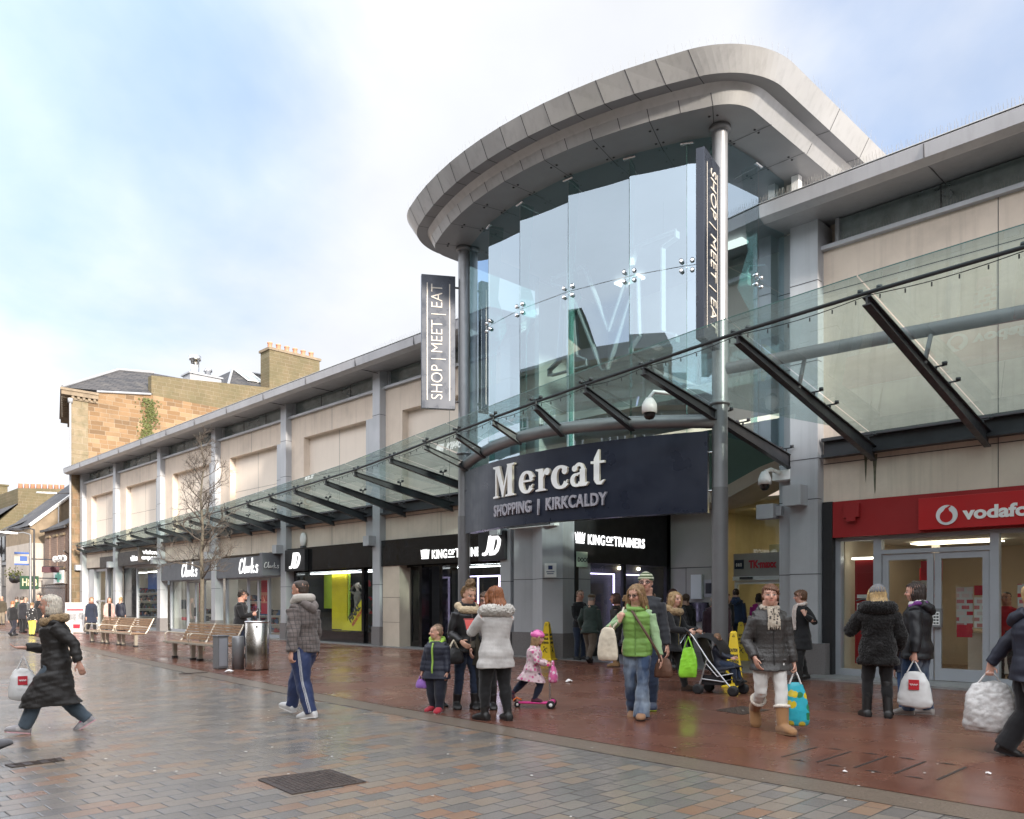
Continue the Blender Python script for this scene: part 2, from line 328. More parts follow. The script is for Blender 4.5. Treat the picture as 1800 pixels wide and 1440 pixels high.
m_lit=lamp_mat('lit_letter',(1,1,1),1.3)
m_navy=mat('navy_sign_metal',(.015,.021,.040),.33,metal=.25,var=.08,vs_=.8,spec=.55)
m_red=mat('red_sign',(.46,.012,.015),.4,var=.06,vs_=1)
m_redd=mat('dark_red_sign',(.30,.012,.014),.45,var=.08,vs_=1)
m_yel=mat('yellow_plastic',(.72,.50,.015),.4,var=.08,vs_=4)
m_brownsign=mat('brown_sign',(.05,.040,.036),.45)
m_clarks=mat('slate_grey_sign',(.13,.135,.15),.5,var=.06)
m_wood=mat('bench_timber',(.30,.19,.115),.55,var=.25,vs_=9,bump=.1,bs=40)
m_castal=mat('cast_aluminium',(.47,.43,.36),.4,metal=.6,var=.1,vs_=5)
m_glass=glass('drum_glass',(.62,.78,.80),refl=.24,k=1.3,gc=(.74,.87,.98))
m_fin=glass('glass_fin',(.55,.76,.72),refl=.08,k=1.0)
m_cano=glass('canopy_glass',(.57,.70,.69),refl=.035,k=.7,haze=.20,hcol=(.40,.46,.45))
m_shop=glass('shop_glass',(.86,.91,.90),refl=.02,k=.85)
m_clere=glass('clerestory_glass',(.40,.5,.5),refl=.26,k=1.0,haze=.8,hcol=(.40,.48,.46))
m_slate=slate_mat()
# ------------------------------------------------------------------ ground
m_pav=paver_mat(); m_redp=redpave_mat(); m_kerb=mat('granite_border',(.155,.12,.092),.34,var=.35,vs_=40,bump=.12,bs=90); m_step=mat('grey_slab',(.20,.20,.20),.4,var=.2,vs_=3,bump=.05)
m_asph=mat('far_ground',(.09,.09,.095),.5,var=.2)
EDGE=[(-120,13.2),(-70,11.6),(-42,9.9),(-28.6,8.6),(-22,7.85),(-14.5,7.2),(-10.7,6.86),(-6,6.66),(-2,6.56),(12,6.45),(60,6.4)]
b=B(); b.add([(-900,-900,-.02),(900,-900,-.02),(900,900,-.02),(-900,900,-.02)],[(0,1,2,3)]); struct('ground',b,m_asph,'dark ground stretching away beyond the street','ground')
b=B(); b.add([(-140,-9,0),(60,-9,0),(60,16,0),(-140,16,0)],[(0,1,2,3)]); struct('street_paving',b,m_pav,'wet street of grey and orange-brown stone pavers','street')
def strip(e0,e1,z,top=None):
    b=B(); n=len(EDGE)
    lo=[(x,y+e0,z) for x,y in EDGE]; hi=[(x,(y+e1) if top is None else top,z) for x,y in EDGE]
    b.add(lo+hi,[(i,i+1,n+i+1,n+i) for i in range(n-1)]); return b
struct('border_strip',strip(-.42,.012,.004),m_kerb,'tan granite strip edging the red pavement','border strip')
struct('pavement',strip(.0,0,.008,15.9),m_redp,'wet red-brown pavement in front of the shops','pavement')
b=B(); b.box(-52.4,-28.3,15.25,16.4,-.01,.03); b.box(-28.3,-16.0,15.25,16.4,-.01,.03); b.box(-7.2,12,14.75,16.4,-.01,.05)
b.box(-13.9,-7.9,15.2,40,-.01,.02); b.box(-16.0,-13.9,15.15,16.4,-.01,.025)
struct('doorstep_slabs',b,m_step,'grey stone slabs along the shop doors','doorstep')
# ------------------------------------------------------------------ shopping centre wings
RIBS=[-52.2,-46.6,-40.4,-34.3,-28.2,-22.1,-16.0]
EAVE=[(14.78,8.93),(14.60,9.0),(14.57,9.23),(14.62,9.27),(14.8,9.30),(19,9.55),(19,9.3),(15.7,9.06),(15.7,9.02)]
sc=thing('shopping_centre_wing','long cream and grey shopping centre wing left of the glass entrance','building',(-34,15.7,0))
def eave(x0,x1,parent):
    b=B(); vs=[(x,y,z) for x in (x0,x1) for y,z in EAVE]; n=len(EAVE)
    b.add(vs,[(i,(i+1)%n,n+(i+1)%n,n+i) for i in range(n)]); b.add(vs,[tuple(range(n)),tuple(range(n,2*n))])
    x=x0+3.05
    while x<x1-.3:
        b.box(x-.006,x+.006,14.566,14.60,9.0,9.228,1); b.box(x-.006,x+.006,14.8,15.68,8.932,8.95,1); x+=3.05
    # thin bright drip trim
    b.box(x0,x1,14.585,14.64,9.272,9.285,2)
    return obj('roof',b,[m_cladd,m_joint,m_alum],parent)
eave(-52.5,-15.7,sc)
def spikes(x0,x1,y,z,parent,h=.14,step=.06,r=.0018):
    b=B(); x=x0
    while x<x1:
        for s_ in (-1,1):
            b.tube([(x,y,z),(x+random.uniform(-.02,.02),y+s_*.04+random.uniform(-.015,.015),z+h*random.uniform(.8,1.1))],r,3,cap=False)
        x+=step
    o=obj('bird_spikes',b,m_spike,parent,fix=False); o['kind']='stuff'; return o
def wall_bay(a,c,parent,low=3.42,recess=True):
    b=B(); b.box(a,c,15.7,16.0,7.6,8.42)
    if recess:
        b.box(a+.2,a+1.1,15.7,16.0,4.7,7.6); b.box(a,c,15.7,16.0,low,4.7)
    else: b.box(a,c,15.7,16.0,low,7.6)
    L=c-a; n=max(1,round(L/3.0)); xs=[a+L*k/n for k in range(1,n)]
    for x in xs:
        b.box(x-.006,x+.006,15.696,15.71,7.6,8.42,1); b.box(x-.006,x+.006,15.696,15.71,low,4.2,1)
        if not recess: b.box(x-.006,x+.006,15.696,15.71,4.2,7.6,1)
    b.box(a,c,15.695,15.71,4.196,4.21,1)
    if not recess: b.box(a,c,15.695,15.71,7.596,7.61,1); 
    o=obj('wall',b,[m_cream,m_joint],parent)
    if recess:
        b=B(); b.box(a+1.1,c-.9,15.95,16.1,4.7,7.6); m_=(a+1.1+c-.9)/2; b.box(m_-.005,m_+.005,15.946,15.96,4.7,7.6,1); b.box(a+1.1,c-.9,15.946,15.96,6.15,6.16,1)
        obj('recessed_panel',b,[m_creamlite,m_joint],parent)
        b=B(); b.box(c-.9,c-.2,15.68,16.0,3.42,7.6); b.box(c-.9,c-.2,15.675,15.7,6.2,6.212,1); obj('cladding_panel',b,[m_clad,m_joint],parent)
    b=B(); b.box(a+.2,c-.2,15.85,15.87,8.5,9.04); b.box(a+.2,c-.2,15.95,16.0,8.5,9.1,1)
    k=max(1,round(L/2)); 
    for i in range(1,k): x=a+.2+(L-.4)*i/k; b.box(x-.008,x+.008,15.838,15.86,8.5,9.04,2)
    obj('clerestory_window',b,[m_clere,m_blackm,m_joint],parent)
    b=B(); b.box(a,c,15.58,16.05,8.42,8.5); b.box(a+.2,a+.27,15.78,15.9,8.5,9.05); obj('sill',b,m_clad,parent)
def rib(x,parent,w=.2):
    b=B(); b.box(x-w,x+w,15.46,15.82,.65,9.03)
    for z in (2.02,6.22,7.58): b.box(x-w-.004,x+w+.004,15.455,15.7,z,z+.014,1)
    p=obj('pilaster',b,[m_clad,m_joint],parent)
    b=B(); b.box(x-w-.03,x+w+.03,15.43,15.82,0,.65); obj('plinth',b,m_granite,p)
    b=B(); b.box(x-.34,x-.02,15.18,15.46,3.30,3.62); b.box(x-.3,x-.06,15.2,15.44,3.28,3.3,1); obj('light_box',b,[m_clad,m_blackm],p)
for a,c in zip(RIBS[:-1],RIBS[1:]): wall_bay(a,c,sc)
for x in RIBS: rib(x,sc)
b=B(); b.box(-52.45,-15.4,16.1,30,4.4,9.2); b.box(-52.45,-52.2,15.8,30,0,9.2); obj('rear_block',b,m_cream,sc)
spikes(-21,-16.2,14.62,9.28,sc,step=.12)
# right wing
sr=thing('shopping_centre_wing','cream and grey shopping centre wing over the red phone shop','building',(-3,15.7,0))
eave(-7.95,11,sr); wall_bay(-7.15,-1.0,sr,3.44,False); wall_bay(-1.0,5.2,sr,3.44,False); wall_bay(5.2,11,sr,3.44,False)
b=B(); b.box(-7.72,-7.15,15.44,16.4,.65,9.0); b.box(-8.1,-7.72,15.72,16.6,.65,9.0)
for z in (2.02,3.5,4.3,6.22,7.8): b.box(-7.725,-7.145,15.435,15.6,z,z+.014,1); b.box(-8.105,-7.7,15.715,16,z,z+.014,1)
p=obj('pilaster',b,[m_clad,m_joint],sr)
b=B(); b.box(-8.13,-6.98,15.40,16.6,0,.66); obj('plinth',b,m_granite,p)
b=B(); b.box(-7.72,-7.35,15.12,15.44,3.38,3.78); obj('light_box',b,m_clad,p)
b=B(); b.box(-8.5,-8.12,15.5,15.8,3.2,3.5); b.box(-8.12,-8.0,15.6,15.75,3.25,3.45); obj('light_box',b,[m_clad],p)
b=B(); b.box(-7.2,11,16.1,30,3.5,9.2); obj('rear_block',b,m_cream,sr)
spikes(-7.9,-3.0,14.62,9.28,sr,step=.055,h=.15,r=.0022); spikes(-6.9,-1.0,15.6,8.5,sr,step=.05,h=.13)
# green algae streak below the canopy beam
b=B(); b.add([(-6.20,15.694,4.28),(-6.10,15.694,4.28),(-6.125,15.694,4.0),(-6.135,15.694,3.6),(-6.15,15.694,3.52),(-6.165,15.694,3.7),(-6.175,15.694,4.0)],[tuple(range(7))]); b.add([(-6.35,15.694,4.28),(-6.29,15.694,4.28),(-6.31,15.694,3.9),(-6.32,15.694,3.75),(-6.33,15.694,3.9)],[tuple(range(5))]); obj('algae_stain',b,mat('algae',(.13,.125,.085),.9,var=.4,vs_=9),sr)
# ------------------------------------------------------------------ rotunda
rt=thing('entrance_rotunda','glass bow-fronted mall entrance with overhanging curved metal roof','building',(-11.4,15,0))
CX=-11.4
def bowplan(hw,yf,rad,rc,yback=24,nseg=14,nc=16):
    """front arc (radius rad, apex at yf), corner arcs rc, straight sides; right to left"""
    cyc=yf+rad; xc=hw-rc
    # corner centre so the corner circle is tangent inside the big arc
    yc=cyc-math.sqrt((rad-rc)**2-xc**2); a=math.atan2(xc,cyc-yc)
    pts=[(CX+hw,yback)]
    for k in range(nc+1):
        t=(math.pi/2)*(1-k/nc)+a*(k/nc); pts.append((CX+xc+rc*math.sin(t),yc-rc*math.cos(t)))
    for k in range(1,nseg): t=a-2*a*k/nseg; pts.append((CX+rad*math.sin(t),cyc-rad*math.cos(t)))
    for k in range(nc+1):
        t=a*(1-k/nc)+(math.pi/2)*(k/nc); pts.append((CX-xc-rc*math.sin(t),yc-rc*math.cos(t)))
    pts.append((CX-hw,yback)); return pts
PT=bowplan(4.88,10.86,10.4,1.7); PB=bowplan(4.69,11.05,9.4,1.45); PI=bowplan(4.42,11.32,9.2,1.1)
PA0=bowplan(4.34,11.42,9.1,.9); PA1=bowplan(4.23,11.52,9.0,.75)
def band(p0,z0,p1,z1,mats,name,joints=True,every=1,jy=0):
    b=B(); n=len(p0)
    b.add([(x,y,z0) for x,y in p0]+[(x,y,z1) for x,y in p1],[(i,i+1,n+i+1,n+i) for i in range(n-1)],0,False)
    if joints:
        for i in range(17,17+15):
            for (xa,ya,za,xb,yb,zb) in ((p0[i][0],p0[i][1],z0,p1[i][0],p1[i][1],z1),):
                d=Vector((xa-CX,ya-14,0)).normalized()*.004
                if abs(z1-z0)<.05: d=Vector((0,0,-.004))
                t=Vector((p0[min(i+1,n-1)][0]-p0[i-1][0],p0[min(i+1,n-1)][1]-p0[i-1][1],0)).normalized()*.007
                q=[Vector((xa,ya,za)),Vector((xb,yb,zb))]
                b.add([q[0]+d-t,q[0]+d+t,q[1]+d+t,q[1]+d-t],[(0,1,2,3)],1)
        for sx in (1,-1):
            for k in range(6):
                yy=15+k*1.35; xa=CX+sx*abs(p0[0][0]-CX); xb=CX+sx*abs(p1[0][0]-CX); d=.004*sx if abs(z1-z0)>.05 else 0; dz=-.004 if d==0 else 0
                b.add([(xa+d,yy-.007,z0+dz),(xa+d,yy+.007,z0+dz),(xb+d,yy+.007,z1+dz),(xb+d,yy-.007,z1+dz)],[(0,1,2,3)],1)
    return obj(name,b,mats,rt,fix=False)
band(PB,10.37,PT,10.70,[m_alum,m_joint],'roof_fascia')
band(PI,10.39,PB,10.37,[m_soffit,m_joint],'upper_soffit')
band(PA0,10.27,PI,10.39,[m_alum,m_joint],'cornice_cove',False)
band(PA1,10.1,PA0,10.27,[m_alum,m_joint],'cornice_ring')
# lower flat soffit with bolt heads and the roof top
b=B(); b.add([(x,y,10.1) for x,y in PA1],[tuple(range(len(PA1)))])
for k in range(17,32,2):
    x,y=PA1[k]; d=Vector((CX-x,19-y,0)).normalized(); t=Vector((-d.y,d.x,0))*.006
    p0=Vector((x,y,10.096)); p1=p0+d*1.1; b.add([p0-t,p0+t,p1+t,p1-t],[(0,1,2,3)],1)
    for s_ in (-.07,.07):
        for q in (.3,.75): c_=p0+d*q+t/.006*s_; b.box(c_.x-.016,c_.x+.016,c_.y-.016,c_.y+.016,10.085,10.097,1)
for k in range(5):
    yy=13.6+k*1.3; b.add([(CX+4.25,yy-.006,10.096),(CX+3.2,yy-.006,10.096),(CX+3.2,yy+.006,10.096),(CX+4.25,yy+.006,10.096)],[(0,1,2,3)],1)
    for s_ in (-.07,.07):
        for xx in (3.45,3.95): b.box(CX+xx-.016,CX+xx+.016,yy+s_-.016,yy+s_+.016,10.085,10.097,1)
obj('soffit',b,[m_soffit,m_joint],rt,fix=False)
b=B(); b.add([(x,y,10.70) for x,y in PT]+[(CX,15.5,10.95)],[(i,i+1,len(PT)) for i in range(len(PT)-1)]); obj('roof_top',b,m_cladd,rt)
b=B()
for i in range(1,len(PT)-2):
    p,q=Vector((*PT[i],10.7)),Vector((*PT[i+1],10.7)); L=(q-p).length; n=max(1,int(L/.13))
    for k in range(n):
        c_=p.lerp(q,(k+.5)/n); 
        for s_ in (-1,1): b.tube([c_,c_+Vector((random.uniform(-.04,.04),random.uniform(-.04,.04),.15*random.uniform(.8,1.1)))],.0012,3,cap=False)
p,q=Vector((CX+4.88,14,10.7)),Vector((CX+4.88,22,10.7))
for k in range(60): c_=p.lerp(q,k/60); b.tube([c_,c_+Vector((random.uniform(-.04,.04),random.uniform(-.04,.04),.17))],.0016,3,cap=False)
o=obj('bird_spikes',b,m_spike,rt,fix=False); o['kind']='stuff'
# columns
COLS=[(-14.9,13.0),(-7.85,13.0)]
for (x,y) in COLS:
    b=B(); b.tube([(x,y,3.55),(x,y,10.06)],.14,20); b.lathe([(.0,10.0),(.19,10.0),(.19,10.09),(0,10.09)],(x,y,0),20); b.lathe([(.0,5.05),(.185,5.05),(.185,5.09),(.0,5.09)],(x,y,0),20)
    b.tube([(x,y,0),(x,y,3.55)],.147,20,mi=1); obj('column',b,[m_steel,m_steeld],rt)
# drum glass
GP=[(-14.75,13.05),(-13.55,12.56),(-12.30,12.32),(-10.90,12.30),(-9.55,12.55),(-8.50,12.92),(-8.02,13.2)]
side=[(-7.93,14.55),(-7.93,15.6)]
def gpane(p,q,z0,z1,nm='glass_pane',m_=None):
    d=(Vector((*q,0))-Vector((*p,0))).normalized(); n=Vector((d.y,-d.x,0))*.012; g=d*.006
    a=Vector((*p,0))+g; c_=Vector((*q,0))-g
    b=B(); b.add([a+V(0,0,z0),c_+V(0,0,z0),c_+V(0,0,z1),a+V(0,0,z1)],[(0,1,2,3)])
    obj(nm,b,m_ or m_glass,rt,fix=False)
GZ=[4.55,7.75,10.09]
for p,q in list(zip(GP[:-1],GP[1:]))+[(GP[-1],side[0]),(side[0],side[1])]:
    for z0,z1 in zip(GZ[:-1],GZ[1:]): gpane(p,q,z0+.006,z1-.006)
for q in [((-14.85,15.6),(-14.8,13.1))]:
    for z0,z1 in zip(GZ[:-1],GZ[1:]): gpane(q[0],q[1],z0+.006,z1-.006)
for i,(x,y) in enumerate(GP[1:-1]+side[:1]+[GP[-1]]):
    d=Vector((CX-x,17.5-y,0)).normalized()
    if i==5: d=Vector((-1,.0,0))
    if i==6: d=Vector((-.8,.6,0)).normalized()
    p0=Vector((x,y,0))+d*.03
    prof=[(0,4.6),(.12,4.6),(.16,7.2),(.42,7.72),(.42,7.78),(.20,8.4),(.34,10.05),(0,10.05)]
    b=B(); t=Vector((-d.y,d.x,0))*.008
    vs=[p0+d*r+V(0,0,z)+t*s_ for s_ in (-1,1) for r,z in prof]; n=len(prof)
    b.add(vs,[tuple(range(n)),tuple(range(n,2*n))]+[(k,(k+1)%n,n+(k+1)%n,n+k) for k in range(n)]); obj('glass_fin',b,m_fin,rt)
    b=B()
    for s_ in (-1,1):
        for dz in (-.09,.09):
            c_=Vector((x,y,7.75+dz))+Vector((-d.y,d.x,0))*s_*.1-d*.012
            rings=[[c_+(-d)*h+(Vector((-d.y,d.x,0))*math.cos(a)+V(0,0,1)*math.sin(a))*r for a in (2*math.pi*k/10 for k in range(10))] for r,h in ((.045,-.02),(.045,.018),(.025,.03))]
            b.loft(rings)
            b.tube([c_+d*.03,p0+d*.03+V(0,0,7.75)],.014,6)
    for dz in (10.03,): b.tube([Vector((x,y,dz))+Vector((-d.y,d.x,0))*.12,Vector((x,y,dz))-Vector((-d.y,d.x,0))*.12],.028,6); b.tube([p0+V(0,0,10.0),p0+d*.5+V(0,0,9.95)],.012,5)
    obj('spider_fitting',b,m_chrome,rt)
# interior of the rotunda
b=B(); b.box(-15.1,-7.7,18.6,18.8,6.3,10.05); b.box(-15.1,-14.95,15.7,18.6,4.5,10.05); b.box(-7.95,-7.75,15.75,18.6,4.5,10.05)
obj('inner_wall',b,mat('inner_wall_white',(.62,.60,.55),.7,var=.04),rt)
b=B(); b.box(-7.72,-7.66,15.7,22,9.3,10.09); b.box(-7.75,-7.6,15.55,15.7,9.2,10.09,1); obj('side_panel',b,[m_alum,m_white],rt)
b=B(); b.box(-13.6,-9.2,18.55,18.6,6.3,8.0); 
for k in range(6): x=-13.6+k*.88; b.box(x-.03,x+.03,18.5,18.6,6.3,8.0,1)
b.box(-13.6,-9.2,18.5,18.6,7.1,7.15,1); obj('inner_window',b,[m_clere,m_white],rt)
b=B(); b.tube([(-12.6,14.3,4.3),(-12.6,14.3,10.05)],.09,14); obj('inner_column',b,m_white,rt)
b=B(); b.box(-14.7,-8.2,15.6,18.6,6.1,6.3); obj('gallery_floor',b,mat('inner_wall_white',(1,1,1)),rt)
b=B(); b.box(-10.6,-9.8,17.2,17.5,9.99,10.05); b.box(-13.6,-12.8,17.2,17.5,9.99,10.05); obj('ceiling_lamp_or_fill',b,lamp_mat('drum_fill_white',(1,.97,.9),1.2),rt)  # unseen glowing panels added to brighten the drum interior
# flood lamp and cctv behind the side glass
b=B(); b.box(-8.6,-8.42,15.0,15.14,7.95,8.2); b.tube([(-8.5,15.1,8.2),(-8.5,15.2,8.4),(-8.3,15.5,8.45)],.02,6); obj('flood_lamp',b,m_white,rt)
# big white hanging letter M (open outline of thin metal)
def ribbonpoly(pts,w,y0,y1,b,mi=0):
    for i in range(len(pts)-1):
        p,q=Vector((pts[i][0],0,pts[i][1])),Vector((pts[i+1][0],0,pts[i+1][1])); d=(q-p).normalized(); n=Vector((-d.z,0,d.x))*w/2
        e=d*w*.4; vs=[p-e+n,p-e-n,q+e-n,q+e+n]
        b.add([(v.x,y,v.z) for y in (y0,y1) for v in vs],[(0,1,2,3),(4,5,6,7),(0,1,5,4),(1,2,6,5),(2,3,7,6),(3,0,4,7)],mi)
hl=thing('hanging_letter','huge white letter M hanging on wires inside the glass drum','sign',(-11.6,14.6,9.4))
b=B(); OUT=[(-13.4,6.95),(-13.4,7.1),(-13.1,7.25),(-12.95,9.0),(-13.3,9.15),(-13.3,9.3),(-12.3,9.3),(-11.55,7.6),(-10.75,9.3),(-9.75,9.3),(-9.75,9.15),(-10.1,9.05),(-10.1,7.25),(-9.75,7.1),(-9.75,6.95),(-10.95,6.95),(-10.95,7.1),(-10.7,7.3),(-10.75,8.6),(-11.6,6.75),(-11.75,6.75),(-12.6,8.6),(-12.5,7.25),(-12.2,7.1),(-12.2,6.95),(-13.4,6.95)]
for i in range(len(OUT)-1):
    (xa,za),(xb,zb)=OUT[i],OUT[i+1]; b.add([(xa,14.4,za),(xb,14.4,zb),(xb,14.55,zb),(xa,14.55,za)],[(0,1,2,3)])
ribbonpoly(OUT,.035,14.38,14.41,b); obj('letter_outline',b,mat('letter_grey',(.42,.43,.44),.5),hl,fix=False)
b=B()
for x in (-12.8,-10.2): b.tube([(x,14.6,9.3),(x,14.6,10.1)],.008,5)
obj('wire',b,m_chrome,hl)
# curved tube beam between the columns
b=B(); pts=[]
for k in range(25):
    t=k/24; x=-14.9+7.05*t; y=13.0-1.02*math.sin(math.pi*t)**.9 if 0<t<1 else 13.0; pts.append((x,y,4.27+.175*(15.7-y)))
b.tube(pts,.125,16); obj('tube_beam',b,m_steel,rt)
TUBE=pts
# ------------------------------------------------------------------ canopy
cn=thing('glass_canopy','long sloping glass canopy on dark steel brackets over the shop fronts','canopy',(-25,13,5))
FE=[(-51.6,15.05),(-48.26,14.89),(-45.91,14.72),(-43.43,14.53),(-41.01,14.34),(-38.78,14.2),(-36.75,14.05),(-34.8,13.93),(-32.9,13.81),(-31.0,13.7),(-29.11,13.58),(-26.84,13.32),(-24.84,13.12),(-22.84,12.9),(-20.69,12.68),(-18.88,12.48),(-16.76,12.14),(-14.97,11.84),(-13.6,11.64),(-12.19,11.42),(-10.76,11.2),(-9.36,11.01),(-7.98,10.85),(-6.13,10.62),(-4.21,10.48),(-2.35,10.40),(-.4,10.35),(1.6,10.33),(3.6,10.32),(5.6,10.32),(7.6,10.32)]
def cz(y,k=4.62): return k+.175*(15.7-y)
def root(x):
    if x<-15.5 or x>-7.95: return Vector((x+(.5 if x<-15.5 and x>-19 else 0),15.6,4.40))
    best=min(TUBE,key=lambda p:abs(p[0]-(x*.93-.75))); return Vector(best)
b=B(); b.box(-52.3,-15.3,15.48,15.69,4.3,4.36); b.box(-52.3,-15.3,15.48,15.69,4.62,4.68); b.box(-52.3,-15.3,15.6,15.66,4.36,4.62)
b.box(-7.1,8,15.48,15.69,4.3,4.36); b.box(-7.1,8,15.48,15.69,4.62,4.68); b.box(-7.1,8,15.6,15.66,4.36,4.62); obj('wall_beam',b,m_dark,cn)
for i,(x,y) in enumerate(FE):
    r=root(x); tip=Vector((x,y,cz(y,4.46))); d=(tip-r); hx=Vector((d.y,-d.x,0)).normalized()
    if -8.2<x<-7.9: r=Vector((-7.75,15.6,4.40)); d=tip-r; hx=Vector((d.y,-d.x,0)).normalized()
    L=d.length; dn=d.normalized()
    # tapered I section: deep at the wall, shallow at the tip
    b=B(); dep0,dep1=(.26,.10) if L>1.5 else (.16,.09)
    def sect(p,dep,w,z0,z1): return [p+hx*-w+V(0,0,z0),p+hx*w+V(0,0,z0),p+hx*w+V(0,0,z1),p+hx*-w+V(0,0,z1)]
    for (w,fa,fb) in ((.055,0,.016),(.055,-1,-1),(.012,0,0)):
        if fb==.016: s0=sect(r,0,w,.0,.016); s1=sect(tip,0,w,.0,.016)
        elif fb==-1: s0=sect(r,0,w,-dep0,-dep0+.016); s1=sect(tip,0,w,-dep1,-dep1+.016)
        else: s0=sect(r,0,w,-dep0+.016,0); s1=sect(tip,0,w,-dep1+.016,0)
        b.loft([s0,s1],smooth=False)
    br=obj('bracket',b,m_dark,cn)
    b=B(); fr=[.02] if L<1.5 else ([.02,.45,.95] if L<4 else [.02,.5,.62,.95])
    for f in fr:
        p=tip.lerp(r,f)+V(0,0,.016); t=p.z+.10
        b.tube([p,p+V(0,0,.1)],.018,6); 
        for s_ in (-1,1): b.tube([p+V(0,0,.1),p+V(0,0,.1)+hx*s_*.12],.014,6); q=p+V(0,0,.1)+hx*s_*.12; b.lathe([(0,0),(.038,0),(.038,.05),(0,.05)],q,8)
    obj('glass_clamp',b,m_dark,br)
b=B(); rail=[Vector((x,y+.04,cz(y,4.53))) for x,y in FE]; b.tube(rail,.028,8); obj('front_rail',b,m_dark,cn)
b=B()
for i in range(len(rail)-1):
    p,q=rail[i],rail[i+1]; L=(q-p).length; n=int(L/.28)
    cur=[p.lerp(q,k/8)-V(0,0,.035+.05*math.sin(math.pi*k/8)) for k in range(9)]; b.tube(cur,.006,4)
    for k in range(n): c_=p.lerp(q,(k+.5)/n)-V(0,0,.05+.05*math.sin(math.pi*(k+.5)/n)); b.tube([c_,c_-V(0,0,.05)],.009,5)
obj('fairy_light_string',b,m_blackm,cn)
for i in range(len(FE)-1):
    (xa,ya),(xb,yb)=FE[i],FE[i+1]
    def back(x):
        if x<-15.2 or x>-7.8: return (x,15.45)
        t=(x+14.9)/7.05; return (x,13.0-1.0*math.sin(math.pi*min(max(t,0),1)))
    fa=(xa+.01,ya-.28); fb=(xb-.01,yb-.28); ba=back(xa+.01); bb=back(xb-.01)
    if xa<-15.2<xb: bb=(-15.2,15.45); 
    z=lambda p: cz(p[1],4.60)
    vs=[(*fa,z(fa)),(*fb,z(fb)),(*bb,z(bb)),(*ba,z(ba))]
    b=B(); b.add(vs+[(x,y,z_+.012) for x,y,z_ in vs],[(0,1,2,3),(4,5,6,7),(0,1,5,4),(1,2,6,5),(2,3,7,6),(3,0,4,7)])
    # 12 mm edges keep only top sheet: thin shader, so one sheet plus green edge
    b=B(); b.add(vs,[(0,1,2,3)]); 
    e=[Vector(vs[0]),Vector(vs[1])]; b.add([e[0],e[1],e[1]+V(0,0,.014),e[0]+V(0,0,.014)],[(0,1,2,3)],1)
    obj('glass_pane',b,[m_cano,mat('glass_edge',(.05,.12,.11),.2)],cn,fix=False)
b=B(); b.tube([(-7.3,12.35,5.47),(-5,12.5,5.45),(-2,12.75,5.40),(8,12.75,5.40)],.10,14)
obj('tube_beam',b,m_steeld,cn)
for x in (-6.13,-4.21,-2.35,-.4):
    b=B(); b.tube([(x+.0,12.55,4.95),(x+.1,12.55,5.4)],.035,8); obj('tube_post',b,m_steel,cn)
# ------------------------------------------------------------------ curved entrance sign
SX0,SX1,SY,SAG=-14.62,-7.98,12.80,.72
half=(SX1-SX0)/2; SR=(half**2+SAG**2)/(2*SAG); SCX=(SX0+SX1)/2; SCY=SY-SAG+SR
def arcpt(s,r=0,z=0):
    """s = arc metres from the middle, r = how far out of the face"""
    a=s/SR; return Vector((SCX+(SR+r)*math.sin(a),SCY-(SR+r)*math.cos(a),z))
SL=SR*math.asin(half/SR)
es=thing('entrance_sign','curved navy sign reading Mercat Shopping Kirkcaldy in white','sign',(SCX,SY,3.8))
b=B(); n=40; rings=[]
for k in range(n+1):
    s_=-SL+2*SL*k/n; rings.append([arcpt(s_,0,3.10),arcpt(s_,0,4.57),arcpt(s_,-.22,4.57),arcpt(s_,-.22,3.10)])
b.loft(rings,smooth=False); 
o=obj('sign_board',b,m_navy,es)
b=B()
for z in (3.5,4.2): b.tube([arcpt(SL,-.1,z),arcpt(SL+.2,-.1,z)],.02,6,); b.tube([arcpt(-SL,-.1,z),arcpt(-SL-.2,-.1,z)],.02,6)
obj('fixing',b,m_chrome,es)
class G:
    """glyph builder: pieces are flat outlines, each pushed 1 mm further so none share a plane"""
    def __init__(s): s.p=[]
    def poly(s,pts): s.p.append(list(pts)); return s
    def rib(s,pts,ws):
        pts=[Vector((x,y)) for x,y in pts]; L=[];Rr=[]
        for i,p in enumerate(pts):
            t=(pts[min(i+1,len(pts)-1)]-pts[max(i-1,0)]).normalized(); nn=Vector((-t.y,t.x)); w_=ws[i]/2 if hasattr(ws,'__len__') else ws/2
            L.append(p+nn*w_); Rr.append(p-nn*w_)
        for i in range(len(pts)-1): s.p.append(('q',L[i],L[i+1],Rr[i+1],Rr[i]))
        return s
    def arc(s,c,rx,ry,a0,a1,w0,wf,n=18):
        pts=[];ws=[]
        for k in range(n+1):
            a=R(a0+(a1-a0)*k/n); pts.append((c[0]+rx*math.cos(a),c[1]+ry*math.sin(a))); ws.append(wf(a))
        return s.rib(pts,ws)
    def disc(s,c,r,n=14): return s.poly([(c[0]+r*math.cos(2*math.pi*k/n),c[1]+r*math.sin(2*math.pi*k/n)) for k in range(n)])
def glyph_mesh(gs,fn,depth,name,mats,parent):
    """gs: list of (G, x offset); fn maps (x, y, out) to a point"""
    b=B(); k=0
    for g,ox,oy,sc_ in gs:
        prev=None
        for pc in g.p:
            if pc[0]=='q': pts=pc[1:]; lay=k%5
            else: pts=[Vector(q) for q in pc]; k+=1; lay=k%5
            nn=len(pts); f=[fn(ox+q[0]*sc_,oy+q[1]*sc_,depth+.0012*lay) for q in pts]; bk=[fn(ox+q[0]*sc_,oy+q[1]*sc_,0) for q in pts]
            b.add(f,[tuple(range(nn))],0)
            b.add(f+bk,[(i,(i+1)%nn,nn+(i+1)%nn,nn+i) for i in range(nn)],1 if len(mats)>1 else 0)
        k+=1
    return obj(name,b,mats,parent,fix=True)
